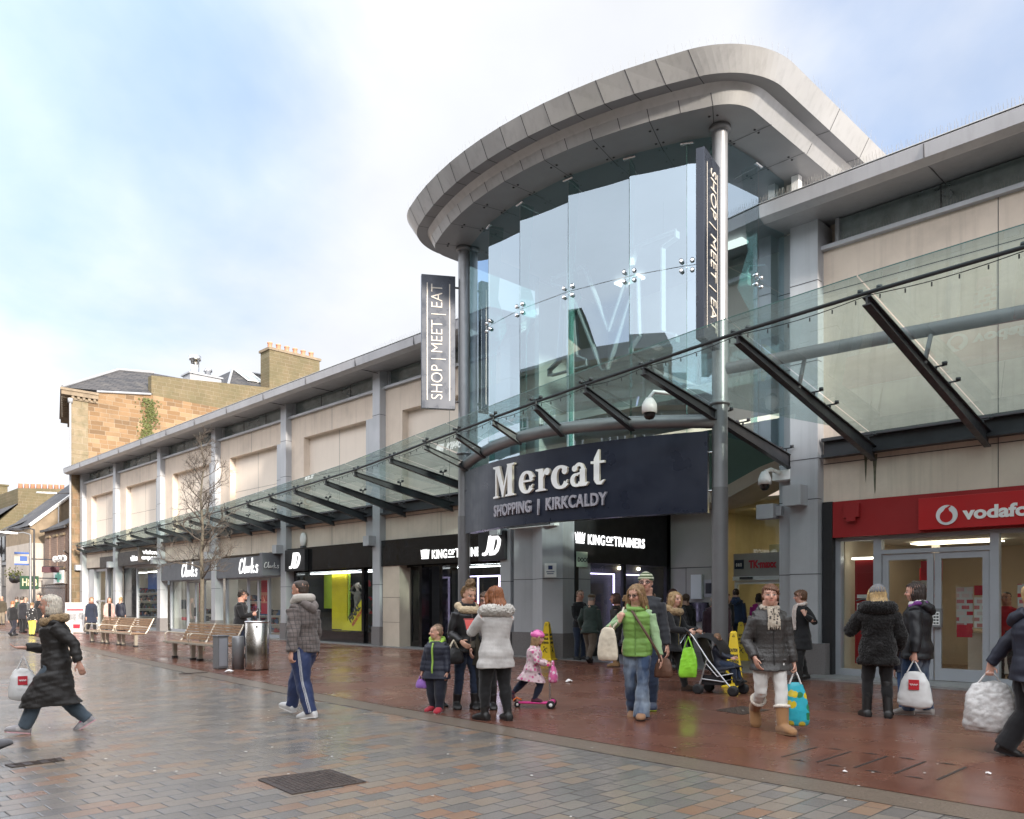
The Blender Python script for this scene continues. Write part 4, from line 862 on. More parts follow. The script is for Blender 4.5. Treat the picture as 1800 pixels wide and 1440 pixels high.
b=B(); b.box(-13.5,-8,25.5,25.7,2.9,3.4); b.box(-13.5,-8,25.45,25.5,2.6,2.9,1); obj('inner_balcony',b,[mat('balcony_pale',(.5,.55,.48),.6),m_dark],t)
dr=bars(t,[(-12.35,-12.25,21.25,21.35,0,2.1),(-10.75,-10.65,21.25,21.35,0,2.1),(-8.6,-8.5,21.25,21.35,0,2.1),(-12.25,-10.75,21.25,21.35,1.98,2.08)],m_white,'door_frame'); pane(dr,-12.25,-10.75,21.3,0.02,1.98)
b=B(); b.box(-12.3,-7.9,30,30.1,.1,2.4); obj('inner_shop',b,m_goods,t)
b=B(); b.box(-9.9,-9.5,21.1,21.16,2.12,2.18); b.box(-12.1,-11.7,21.1,21.16,2.12,2.18); obj('door_sensor',b,m_dark,t)
def small_sign(lab,x0,x1,z0,z1,bg,txt,tm,sx=1,bold=.006,strip_=None):
    s=thing('shop_sign',lab,'sign',((x0+x1)/2,21.19,z0)); b=B(); b.box(x0,x1,21.17,21.198,z0,z1); 
    if strip_: b.box(x0,x1,21.165,21.19,z0-.06,z0,1)
    obj('sign_board',b,[bg]+([strip_] if strip_ else []),s); lettering(txt,(x0+.05,21.165,z0+(z1-z0)*.28),(1,0,0),(0,-1,0),(z1-z0)*.75,.006,tm,s,bold,width=(x1-x0)-.1)
small_sign('small dark sign left of the red discount store name',-12.3,-12.02,2.42,2.68,mat('sign_dark_blue',(.02,.03,.06),.5),'o e n',m_white)
s=thing('shop_sign','red TK maxx lettering above the sliding doors','sign',(-11.4,21.19,2.5)); lettering('TK·maxx',(-11.85,21.185,2.44),(1,0,0),(0,-1,0),.30,.02,m_prred,s,.012,width=.85)
small_sign('teal sign reading Poundland above the sliding doors',-10.75,-9.75,2.40,2.70,mat('sign_teal',(.01,.17,.20),.5),'Poundland',m_white,strip_=mat('sign_orange',(.6,.3,.03),.5))
# phone shop
t=thing('shopfront','phone shop front with grey double doors under a red fascia','shopfront',(-3.5,15.9,0))
room(t,-6.9,8,16.1,20.5,2.72,m_inwarm,5,(1,.86,.62),3.2,mat('phone_floor',(.26,.17,.10),.3))
bars(t,[(-7.13,-6.93,15.6,16.1,0,3.44)],m_blackm,'dark_jamb')
bars(t,[(-6.93,-6.83,15.75,15.9,0,2.72),(-6.83,8,15.75,15.9,2.66,2.72),(-6.2,-6.05,15.75,15.9,0,2.66),(-4.22,-4.08,15.75,15.9,0,2.66),(-6.83,-6.2,15.75,15.9,.03,.17),(-6.05,-4.22,15.75,15.9,2.38,2.46),(-4.08,8,15.75,15.9,.03,.15),(-1.6,-1.5,15.75,15.9,0,2.66),(1,1.1,15.75,15.9,0,2.66)],m_frame)
pane(t,-6.83,-6.2,15.82,.17,2.66); pane(t,-6.05,-4.22,15.82,2.46,2.66); pane(t,-4.08,-1.6,15.82,.15,2.66); pane(t,-1.5,1,15.82,.15,2.66); pane(t,1.1,8,15.82,.15,2.66)
door(t,-6.04,-5.14,15.78,.06,2.37,m_frame,.11,handle=False); d=door(t,-5.12,-4.23,15.78,.06,2.37,m_frame,.11,handle=False)
b=B(); b.box(-5.16,-4.98,15.70,15.775,1.02,1.36); b.box(-5.13,-5.01,15.695,15.70,1.06,1.3,1); 
for r_ in range(4):
    for c_ in range(2): b.box(-5.11+c_*.05,-5.075+c_*.05,15.69,15.696,1.08+r_*.055,1.11+r_*.055,2)
obj('door_lock',b,[m_steel,m_white,m_dark],d)
poster(t,-6.75,-6.35,16.25,.25,2.3,m_redd,'tall_red_panel'); poster(t,-6.7,-6.4,16.23,1.55,1.62,m_print); b=B(); b.tube([(-6.72,16.22,1.5),(-6.6,16.22,1.53),(-6.5,16.22,1.53),(-6.38,16.22,1.5)],.012,5); obj('grey_band',b,m_steel,t); poster(t,-6.7,-6.4,16.22,1.1,1.45,m_print); b=B(); b.box(-6.8,-6.3,16.2,16.3,2.32,2.36); obj('shelf_lamp',b,lamp_mat('lamp_shelf',(1,.95,.8),3),t)
poster(t,-5.0,-4.72,16.6,.85,1.75,m_poster); poster(t,-4.70,-4.38,16.6,1.60,1.78,m_prred); poster(t,-4.70,-4.38,16.6,1.0,1.56,m_posterw); poster(t,-4.98,-4.72,16.55,.82,1.05,m_prred); poster(t,-4.0,-3.7,16.6,1.0,1.8,m_poster); poster(t,-3.6,-3.3,16.7,1.1,1.7,m_posterw); poster(t,-5.9,-5.35,16.9,1.2,1.9,m_posterw); poster(t,-5.9,-5.5,17.4,1.9,2.3,m_prred); poster(t,-3.0,-2.2,17.2,1.2,2.2,m_poster); poster(t,-6.3,-6.0,18.5,1.0,2.2,m_prred)
b=B(); b.box(-5.3,-3.0,18.3,18.9,.05,.85); b.box(-5.35,-2.95,18.2,19,.85,.9,1); b.box(-4.6,-4.2,18.4,18.6,.9,1.1,1); b.box(-3.9,-3.5,18.3,18.6,.9,1.25,1); obj('counter',b,[m_white,m_inwarm],t)
b=B(); b.box(-4.15,-4.0,18.0,18.3,.02,2.7); b.box(-5.9,-5.8,18,18.2,.02,2.7); obj('interior_post',b,m_inwall,t)
shelves(t,-3.4,-1,18.8,.8,2.2,3); shelves(t,0,4,18.8,.8,2.2,3)
t=thing('fascia_sign','red phone shop fascia with a white round emblem reading vodafone','sign',(-4,15.5,3.0))
b=B(); b.box(-6.92,8,15.60,15.69,2.73,3.43); obj('fascia_panel',b,m_redd,t); b=B(); b.box(-5.3,8,15.49,15.60,2.77,3.34); obj('sign_board',b,m_red,t,bevel=.006)
b=B(); b.box(-6.68,-6.38,15.52,15.6,3.1,3.36); b.box(-6.62,-6.44,15.5,15.52,3.02,3.1); obj('alarm_box',b,m_redd,t)
F_=frame((-4.82,15.485,3.01),(1,0,0),(0,-1,0))
g=G().disc((0,0),.175,32); glyph_mesh([(g,0,0,1)],lambda x,z,o_:F_@Vector((x,z,o_)),.02,'round_emblem',[mat('emblem_white',(.72,.72,.74),.35)],t)
g=G().poly([(.105*math.cos(a)-.005,.105*math.sin(a)-.025) for a in (R(90+k*12) for k in range(30))]).poly([(-.06,.06),(-.02,.12),(.06,.165),(.07,.15),(.03,.11),(.05,.055),(0,.04)])
glyph_mesh([(g,0,0,1)],lambda x,z,o_:F_@Vector((x,z,o_+.002)),.026,'drop_emblem',[m_red],t)
lettering('vodafone',(-4.57,15.485,2.92),(1,0,0),(0,-1,0),.30,.02,m_white,t,.011,width=1.36)
# ------------------------------------------------------------------ old sandstone building
SC=[(.19,.115,.06),(.26,.165,.09),(.30,.195,.11),(.36,.26,.16),(.22,.135,.07),(.15,.10,.06)]
m_sand=stone('sandstone_blocks',1,SC,w=.62,h=.27,axis='YZ',moss=.0); m_sandm=stone('mossy_sandstone',1,[(.13,.10,.06),(.185,.145,.09),(.16,.12,.075),(.20,.16,.10)],w=.6,h=.25,axis='YZ',moss=1.0)
m_sandx=stone('sandstone_blocks_front',1,[(.20,.15,.10),(.26,.19,.12),(.30,.23,.15)],w=.7,h=.32,axis='XZ',moss=.3); m_trim=mat('sandstone_trim',(.21,.165,.115),.85,var=.2,vs_=3,bump=.1)
m_sandlow=stone('weathered_sandstone',1,[(.13,.09,.06),(.17,.12,.08),(.28,.17,.10),(.36,.25,.16)],w=.5,h=.42,axis='YZ',moss=.4); m_pot=mat('clay_pot',(.50,.24,.15),.8,var=.15,vs_=6); m_lead=mat('lead_grey',(.30,.31,.33),.5,var=.1)
t=thing('stone_building','old yellow sandstone building with slate roof and mossy parapet behind the mall wing','building',(-54,18,0))
xw=-52.55
b=B(); b.prism([(xw,15.05),(xw,31.8),(-61,31.8),(-61,17.4)],0,13.6); obj('lower_wall',b,[m_sandlow],t)
b=B()
def wallpoly(pts,x0,x1,mi=0):
    n=len(pts); vs=[(x0,y,z) for y,z in pts]+[(x1,y,z) for y,z in pts]
    b.add(vs,[tuple(range(n)),tuple(range(n,2*n))]+[(i,(i+1)%n,n+(i+1)%n,n+i) for i in range(n)],mi)
wallpoly([(15.06,9.0),(31.7,9.0),(31.7,14.3),(19.7,14.5),(16.2,14.05),(15.06,13.6)],xw+.006,xw-.3); obj('wall',b,m_sand,t)
b=B(); wallpoly([(19.66,14.45),(31.8,14.25),(31.8,16.95),(27.7,16.45),(19.66,15.75)],xw+.004,xw-.55); obj('parapet',b,m_sandm,t)
b=B(); b.prism([(xw+.06,15.0),(xw+.06,15.95),(-58,17.3),(-58,16.5)],10.22,10.36); b.box(xw-.05,xw+.03,15.02,15.95,9.0,13.6); obj('quoin_pier',b,[stone('pale_quoins',1,[(.24,.19,.125),(.29,.235,.16),(.21,.17,.11)],w=.8,h=.42,axis='YZ',moss=.1)],t)
b=B(); cp=lambda o,e:[(xw+e,15.05-o),(xw+e,16.45),(-61,18.6),(-61,17.4-o)]
b.prism(cp(.62,.25),13.62,13.86); b.prism(cp(.70,.32),13.86,14.0); b.prism(cp(.2,.12),13.4,13.5)
for k in range(5): b.box(xw-.1,xw+.2,15.0+k*.3,15.14+k*.3,13.46,13.62)
for k in range(12): b.box(xw-.4-k*.5,xw-.2-k*.5,14.6+k*.14,15.0+k*.14,13.5,13.62)
obj('cornice',b,m_trim,t)
b=B(); b.tube([(xw+.1,16.4,14.13),(xw+.1,19.6,14.53)],.07,8); b.tube([(xw+.1,14.95,13.4),(xw+.1,14.95,0)],.06,8); b.lathe([(0,0),(.13,0),(.15,.25),(0,.25)],(xw+.1,14.95,13.2),8); obj('drainpipe',b,m_lead,t)
b=B(); b.add([(xw+.2,14.5,14.0),(xw+.1,19.7,14.55),(-56,21.1,16.85),(-56,18.84,16.6)],[(0,1,2,3)]); b.add([(xw+.2,14.5,14.0),(-56,18.84,16.6),(-60,19.6,16.6),(-60.5,16.9,14.0)],[(0,1,2,3)]); b.add([(xw-.5,19.7,14.55),(xw-.5,27,15.5),(-56,25,16.9),(-56,21.1,16.85)],[(0,1,2,3)])
b.add([(xw-.6,25.0,16.2),(xw-.6,31.0,16.6),(-56,29.6,18.25),(-56,26.64,18.15)],[(0,1,2,3)]); b.add([(xw-.6,25.0,16.2),(-56,26.64,18.15),(-59,26.6,18.1),(-59,25,16.2)],[(0,1,2,3)])
rf=obj('roof',b,m_slate,t)
b=B(); b.tube([(xw+.2,14.5,14.05),(-56,18.84,16.66),(-56,21.1,16.9)],.10,6); b.tube([(xw-.6,25,16.25),(-56,26.64,18.2),(-56,29.6,18.3)],.10,6); obj('ridge_flashing',b,m_lead,rf)
for (y0,y1) in ((26.75,27.35),(27.5,28.1)):
    b=B(); f=lambda y,u: V(xw-.6+(-56-xw+.6)*u+.06,y+(.9-u)*.7,16.3+u*1.9+.06)
    b.add([f(y0,.45),f(y1,.45),f(y1,.92),f(y0,.92)],[(0,1,2,3)]); b.tube([f(y0,.45),f(y1,.45),f(y1,.92),f(y0,.92),f(y0,.45)],.05,5,1); obj('skylight',b,[m_clere,m_white],rf)
ch=thing; b=B(); b.box(xw-1.3,xw,27.75,31.75,14.2,19.15); b.box(xw-1.4,xw+.08,27.65,31.85,19.15,19.32,1); c_=obj('chimney',b,[m_sandm,m_trim],t)
for k in range(6):
    b=B(); b.lathe([(0,0),(.20,0),(.17,.1),(.155,.42),(.19,.44),(.19,.52),(.13,.52),(.12,.4)],(xw-.6,28.1+k*.66,19.32),12); obj('chimney_pot',b,m_pot,c_)
b=B(); b.box(-55.6,-54.4,22.9,25.1,16.4,16.9); b.box(-55.7,-54.3,22.8,25.2,16.9,17.0); obj('vent_base',b,m_lead,rf)
b=B(); b.lathe([(0,0),(.36,0),(.36,.15),(.28,.2),(.28,.95),(.40,1.0),(.40,1.3),(.2,1.36),(0,1.36)],(-55,23.5,17.0),16); b.lathe([(0,0),(.22,0),(.2,.35),(.30,.4),(.30,.55),(.12,.6),(.0,.6)],(-55,24.4,17.0),14); obj('flue_pipe',b,m_chrome,rf)
# ivy as many small leaves on the wall
b=B()
for k in range(900):
    z=random.uniform(9.6,14.2); u=(z-9.6)/4.6; y=19.45+random.gauss(0,.13+.14*u)+.12*math.sin(z*2); x=xw+.03+random.random()*.14*u; s_=random.uniform(.04,.09)
    n=Vector((1,random.uniform(-.6,.6),random.uniform(-.4,.7))).normalized(); a=n.orthogonal().normalized()*s_; c_=n.cross(a)
    p=V(x,y,z); b.add([p+a,p+c_*.8,p-a,p-c_*.8],[(0,1,2,3)])
o=obj('climbing_ivy',b,mat('ivy_leaf',(.075,.085,.02),.7,var=.5,vs_=7),fix=False); tag(o,'dark green ivy streak climbing the sandstone gable','ivy')
# ------------------------------------------------------------------ far end of the street
m_brown=stone('brown_brick',1,[(.22,.155,.125),(.26,.185,.15),(.24,.17,.14)],w=.3,h=.12,axis='XZ',ms=.004); m_harl=mat('tan_harling',(.25,.195,.135),.9,var=.18,vs_=2,bump=.1,streak=.5,dirt=((.15,.125,.09),.5)); m_pale=mat('pale_render',(.44,.395,.35),.85,var=.1,streak=.4,dirt=((.30,.27,.24),.4)); m_grime=mat('grimy_panel',(.13,.125,.12),.7,var=.3,vs_=3)
t=thing('brown_building','low brown brick building with three slit windows left of the stone building','building',(-58,17,0))
b=B(); b.box(-60.2,-55.2,15.6,19,0,6.2); obj('wall',b,m_brown,t); b=B(); b.add([(-60.5,15.4,6.1),(-55,15.4,6.2),(-55,18,8.0),(-60.5,18,7.6)],[(0,1,2,3)]); b.box(-60.4,-55.1,15.35,15.5,6.02,6.16); obj('roof',b,m_slate,t)
for x in (-59.2,-57.6,-56.1):
    b=B(); b.box(x-.3,x+.3,15.55,15.62,3.6,5.6); b.box(x-.4,x+.4,15.5,15.6,3.5,3.6,1); b.box(x-.42,x+.42,15.48,15.6,5.6,5.75,1); obj('window',b,[m_brown,m_sandx],t)
b=B(); b.box(-60.1,-55.3,15.45,15.6,2.55,3.3); obj('shop_fascia',b,m_pale,t); b=B(); b.box(-60,-55.4,15.5,15.6,.0,2.5); obj('shop_window',b,mat('shop_dark_glass',(.12,.08,.065),.2,var=.5,vs_=1.2),t)
t=thing('pharmacy_sign','green pharmacy cross on a pale panel on the brown building','sign',(-56.3,15.4,2.7)); b=B(); b.box(-57.4,-55.4,15.38,15.44,2.6,3.4); obj('sign_board',b,m_white,t)
b=B(); b.box(-56.55,-56.15,15.34,15.38,2.68,3.32); b.box(-56.95,-56.55,15.34,15.38,2.85,3.15); b.box(-56.15,-55.75,15.34,15.38,2.85,3.15); obj('cross',b,mat('cross_green',(.10,.42,.32),.4),t)
t=thing('hanging_sign','row of white letter discs hanging out from the brown building','sign',(-54.6,15,4.0)); b=B(); b.tube([(-55.2,15.6,4.4),(-51.9,14.45,4.4)],.04,6); obj('rod',b,m_dark,t)
for k,c in enumerate('TSB'):
    p=V(-53.9+k*.80,14.55-k*.0,3.98); F_=frame(p,(.8,.6,0),(.6,-.8,0)); b=B(); b.lathe([(0,-.03),(.20,-.03),(.20,.03),(0,.03)],(0,0,0),18,M=F_); d=obj('letter_disc',b,m_white,t)
    lettering(c,p+Vector((.6,-.8,0))*.035-Vector((.8,.6,0))*.09+V(0,0,-.10),(.8,.6,0),(.6,-.8,0),.30,.01,m_prdark,d,.01)
t=thing('gable_building','tan gabled building with a pale lower wall behind the brown building','building',(-63,16,0))
b=B(); pts=[(15.1,0),(26,0),(26,13),(21,11.5),(15.1,6.5)]; wallpoly([(15.1,5.4),(15.1,6.5),(20.5,11.3),(26,11.3),(26,5.4)],-61.6,-68); obj('gable_wall',b,m_harl,t)
b=B(); b.box(-68,-61.6,15.1,26,0,5.4); obj('lower_wall',b,m_pale,t); b=B(); b.tube([(-61.55,15.05,6.55),(-61.55,20.5,11.4)],.12,6); b.add([(-61.4,14.9,6.5),(-61.4,20.5,11.45),(-68,20.5,11.45),(-68,14.9,6.5)],[(0,1,2,3)],1); obj('roof',b,[m_white,m_slate],t)
b=B(); b.tube([(-61.5,16.8,5.5),(-61.5,16.8,8.2)],.05,6); obj('drainpipe',b,m_lead,t)
t=thing('projecting_sign','dark green projecting sign reading H and B in cream','sign',(-56.5,13.8,2.2)); b=B(); b.box(-56.6,-56.45,13.30,14.30,2.2,3.02); obj('sign_board',b,mat('sign_green',(.012,.06,.03),.4),t); b=B(); b.tube([(-56.5,14.3,2.9),(-56.5,15.7,2.9)],.04,6); b.tube([(-56.5,14.3,2.3),(-56.5,15.7,2.3)],.04,6); obj('bracket',b,m_dark,t)
lettering('H&B',(-56.44,13.40,2.42),(0,1,0),(1,0,0),.62,.01,mat('sign_cream',(.72,.66,.40),.5),t,.012,width=.80)
t=thing('projecting_sign','small pale blue edged bank style sign above the green sign','sign',(-57,13.3,3.9)); b=B(); b.box(-57.1,-57,13.1,13.9,3.7,4.5); b.box(-57.0,-56.99,13.1,13.9,4.38,4.5,1); b.box(-57.0,-56.99,13.1,13.9,3.7,3.8,1); b.box(-57.0,-56.99,13.4,13.8,3.95,4.25,1); obj('sign_board',b,[m_pale,mat('print_blue',(1,1,1))],t); b=B(); b.tube([(-57.05,13.9,4.1),(-57.05,15.6,4.1)],.04,6); obj('bracket',b,m_dark,t)
t=thing('hanging_sign','small dark plum hanging sign beside the pharmacy','sign',(-56,14.6,3.3)); b=B(); b.box(-56.0,-55.9,14.35,15.3,3.25,3.6); obj('sign_board',b,mat('plum',(.07,.02,.03),.5),t); b=B(); b.tube([(-55.95,14.4,3.62),(-55.95,15.6,3.62)],.03,6); obj('bracket',b,m_dark,t)
t=thing('dark_fronted_building','grimy grey building with tall dark windows far down the street','building',(-68,17,0))
b=B(); b.box(-71.5,-64.8,15.4,24,0,6.8); obj('wall',b,m_grime,t); b=B(); b.add([(-71.5,15.2,6.7),(-64.6,15.2,6.9),(-64.6,18,8.6),(-71.5,18,8.4)],[(0,1,2,3)]); obj('roof',b,m_slate,t)
for k in range(6): b=B(); b.box(-71.2+k*1.05,-70.5+k*1.05,15.33,15.4,4.5,6.3); obj('window',b,m_black,t)
for k in range(6): b=B(); b.box(-71.2+k*1.05,-70.5+k*1.05,15.33,15.4,2.6,4.0); obj('window',b,m_grime,t)
b=B(); b.box(-71.5,-64.8,15.3,15.4,4.15,4.35); obj('string_course',b,m_steel,t)
t=thing('pale_building','plain pale rendered building at the far left of the street','building',(-76,17,0)); b=B(); b.box(-84,-71.6,15.3,24,0,6.0); obj('wall',b,m_pale,t); b=B(); b.add([(-84,15.1,5.95),(-71.5,15.1,6.05),(-71.5,18,7.4),(-84,18,7.4)],[(0,1,2,3)]); obj('roof',b,m_slate,t); b=B(); b.box(-83,-72,15.2,15.3,0,2.4); obj('shop_window',b,m_black,t)
t=thing('stone_gable_building','tall mossy stone gable with a row of chimney pots far behind','building',(-80,21,0)); 
b=B(); wallpoly([(16.0,0),(16.0,7.2),(18.2,9.6),(18.2,11.0),(22.0,11.3),(22.0,0)],-78,-86); obj('wall',b,m_sandm,t)
for k in range(8): b=B(); b.lathe([(0,0),(.2,0),(.16,.35),(.2,.4),(0,.4)],(-78.5,18.5+k*.46,11.05+k*.03),8); obj('chimney_pot',b,m_pot,t)
b=B(); b.box(-78,-77.9,18.6,21.5,7.6,8.8); obj('window',b,m_clere,t)
b=B(); b.add([(-78,13,5.5),(-78,18.3,9.8),(-90,18.3,9.8),(-90,13,5.5)],[(0,1,2,3)]); obj('roof',b,m_slate,t); b=B(); b.box(-88,-87.2,18.6,19.5,8,12.2); b.box(-88.1,-87.1,18.5,19.6,12.2,12.35); obj('chimney',b,m_sandm,t)
b=B(); b.add([(-86,14,7.8),(-86,21,7.8),(-88,21,11.5),(-88,16,11.5)],[(0,1,2,3)]); obj('roof',b,m_slate,t)
# ------------------------------------------------------------------ street row behind the camera (seen in reflections and shade) and an added block shading the right end
def row_house(x0,x1,y,zt,col,lab,nwin,rows,face=1,depth=9,roofc=None):
    t=thing('street_house',lab,'building',((x0+x1)/2,y,0)); b=B(); b.box(x0,x1,min(y,y-face*depth),max(y,y-face*depth),0,zt); obj('wall',b,col,t)
    b=B(); ym=y-face*depth/2; b.add([(x0,y+face*.3,zt),(x1,y+face*.3,zt),(x1,ym,zt+2.2),(x0,ym,zt+2.2)],[(0,1,2,3)]); b.add([(x0,y-face*depth,zt),(x1,y-face*depth,zt),(x1,ym,zt+2.2),(x0,ym,zt+2.2)],[(0,1,2,3)]); obj('roof',b,m_slate,t)
    b=B(); b.box(x0,x1,min(y,y+face*.35),max(y,y+face*.35),zt-.25,zt); obj('cornice',b,m_trim,t)
    b=B(); b.box(x0+.3,x1-.3,min(y,y+face*.12),max(y,y+face*.12),2.9,3.6); b.box(x0+.3,x1-.3,min(y,y+face*.05),max(y,y+face*.05),.4,2.85,1); obj('shop_front',b,[m_prdark,m_black],t)
    for r_ in range(rows):
        for k in range(nwin):
            xc=x0+(x1-x0)*(k+.5)/nwin; z=4.6+r_*3.0; b=B(); b.box(xc-.6,xc+.6,min(y,y+face*.03),max(y,y+face*.03),z,z+1.9)
            for q in (-.6,-.2,.2,.6): b.box(xc+q-.03,xc+q+.03,min(y,y+face*.08),max(y,y+face*.08),z,z+1.9,1)
            for q in (0,.63,1.27,1.9): b.box(xc-.6,xc+.6,min(y,y+face*.075),max(y,y+face*.075),z+q-.03,z+q+.03,1)
            obj('window',b,[m_black,m_white],t)
row_house(-150,-100,-9.4,10.5,m_sandx,'long dark terrace far down the street side behind the viewer',14,2)
row_house(-100,-60,-9.4,11.2,m_harl,'brown harled terrace down the street side behind the viewer',12,2)
row_house(-60,-44,-9.4,9.2,m_sandx,'dark stone terrace facing the mall, out of view far left',6,1)
row_house(-44,-41,-9.4,9.6,m_harl,'tan harled house facing the mall behind the viewer',1,2)
row_house(-41,-20,-9.4,15.2,mat('ochre_harling',(.30,.25,.18),.9,var=.15),'tall ochre tenement facing the entrance behind the viewer',9,3)
row_house(-20,-7,-9.4,13.0,m_sandx,'weathered stone house facing the entrance behind the viewer',6,2)
row_house(-7,6,-9.4,11.0,m_harl,'tan house with sash windows facing the phone shop',5,2)
row_house(6,30,-9.4,10.0,m_harl,'long tan house facing the right wing behind the viewer',8,2)
t=thing('shade_block','tall plain unseen block added to shade the right end of the street','building',(38,0,0)); b=B(); b.box(30,44,-20,24,0,15.2); obj('wall',b,m_harl,t)  # unseen block added to keep sun off the right wing and near paving
b=B()
for k in range(9):
    for r_ in range(3): b.box(29.95,30,-14+k*4,-12.4+k*4,4+r_*3.4,6+r_*3.4)
obj('window',b,m_black,t)
# ------------------------------------------------------------------ street furniture
def bench(x0,y0,n,lab,W=1.55):
    t=thing('bench',lab,'bench',(x0,y0,0),'timber slat benches on the red pavement')
    for m_ in range(n):
        a=x0+m_*W; c=a+W-.06
        b=B()
        for k in range(7): y=y0+.02+k*.068; b.box(a,c,y,y+.055,.425,.455)
        b.box(a-.0,c,y0-.02,y0+.015,.415,.46,1); obj('seat',b,[m_wood,m_castal],t)
        b=B()
        for k in range(6): z=.50+k*.068; y=y0+.50+k*.035; b.box(a,c,y,y+.022,z,z+.056)
        b.box(a,c,y0+.50+6*.035,y0+.53+6*.035,.905,.925,1)
        for x in (a-.02,c-.0):
            pts=[(x,y0+.46,.43),(x,y0+.52,.50),(x,y0+.73,.92)]
            b.tube(pts,[.03,.028,.022],6,1)
        obj('backrest',b,[m_wood,m_castal],t)
        for x in (a+.18,c-.18):
            b=B(); b.loft([[V(x-.042,y0+.18,.06),V(x+.042,y0+.18,.06),V(x+.042,y0+.27,.06),V(x-.042,y0+.27,.06)],[V(x-.042,y0+.17,.40),V(x+.042,y0+.17,.40),V(x+.042,y0+.28,.40),V(x-.042,y0+.28,.40)]],smooth=False); b.box(x-.05,x+.05,y0+.16,y0+.29,0,.06,1); b.box(x-.045,x+.045,y0,y0+.50,.39,.42); obj('leg',b,[m_castal,m_blackm],t)
        for x in (a+.05,c-.05):
            b=B(); b.tube([(x,y0+.06,.45),(x,y0+.02,.56),(x,y0+.03,.66),(x,y0+.10,.685),(x,y0+.55,.64)],.013,8); obj('armrest',b,m_castal,t)
bench(-31.5,9.42,3,'three seat timber slat bench furthest down the street'); bench(-21.5,8.35,2,'two seat timber slat bench beside the steel litter bin')
t=thing('litter_bin','round brushed steel litter bin with a dark slot','bin',(-16.33,8.34,0)); cx_,cy_=-16.33,8.34
b=B(); b.lathe([(0,.03),(.245,.03),(.25,.05),(.25,1.02),(.24,1.03),(0,1.03)],(cx_,cy_,0),40); b.lathe([(0,0),(.235,0),(.235,.03),(0,.03)],(cx_,cy_,0),40,1); obj('drum',b,[m_stainless,m_blackm],t)
b=B(); b.lathe([(0,1.03),(.262,1.03),(.266,1.045),(.262,1.06),(.15,1.065),(0,1.065)],(cx_,cy_,0),40); obj('lid',b,m_chrome,t)
b=B(); rings=[]
for z in (.78,.93): rings.append([(cx_+.253*math.cos(a),cy_+.253*math.sin(a),z) for a in np.linspace(R(205),R(250),9)])
b.loft(rings,closed=False,smooth=False); obj('slot',b,m_black,t,fix=False)
b=B(); b.tube([(cx_+.21,cy_-.12,.95),(cx_+.235,cy_-.135,.95)],.022,8); obj('lock',b,m_chrome,t)
t=thing('utility_cabinet','pale grey steel cabinet standing between the bench and the steel bin','cabinet',(-16.9,7.95,0)); b=B(); b.box(-17.2,-16.95,7.74,7.98,.03,.72); b.box(-17.22,-16.93,7.72,8.0,.72,.75); b.box(-17.17,-16.98,7.77,7.95,0,.03); obj('housing',b,m_steel,t,bevel=.008); b=B(); b.box(-16.945,-16.94,7.77,7.95,.08,.68); obj('door',b,m_frame,t)
b=B(); b.lathe([(0,0),(.13,0),(.13,.70),(.11,.73),(0,.73)],(-16.78,8.12,0),20); obj('round_tank',b,m_steel,t)
t=thing('utility_cabinet','small cream steel cabinet at the far end of the long bench','cabinet',(-31.9,8.9,0)); b=B(); b.box(-32.2,-31.6,8.7,9.1,.02,.78); b.box(-32.22,-31.58,8.68,9.12,.78,.8); obj('housing',b,m_creamlite,t,bevel=.01); b=B(); b.box(-31.6,-31.59,8.75,9.05,.08,.72); obj('door',b,m_cream,t)
t=thing('sign_board','white pavement sign board with red and grey print','sign',(-40.6,11.8,0)); F_=frame((-40.6,11.8,0),(.75,.66,0),(.66,-.75,0)); b=B()
for lean_ in (1,-1):
    M_=F_@Matrix.Rotation(R(-8*lean_),4,'X')@Matrix.Translation((0,0,.17*lean_)); b.box(-.48,.48,.03,1.4,-.02,.02,M=M_)
    if lean_==1:
        b.box(-.40,.38,1.22,1.30,.022,.026,1,M=M_); b.box(-.40,.40,1.02,1.10,.022,.026,1,M=M_); b.box(-.36,.1,.5,.9,.022,.026,2,M=M_); b.box(.16,.40,.62,.95,.022,.026,2,M=M_); b.box(-.3,.3,.2,.4,.022,.026,1,M=M_)
obj('panel',b,[m_print,m_prred,mat('print_grey',(.3,.3,.31),.5,var=.4,vs_=12)],t)
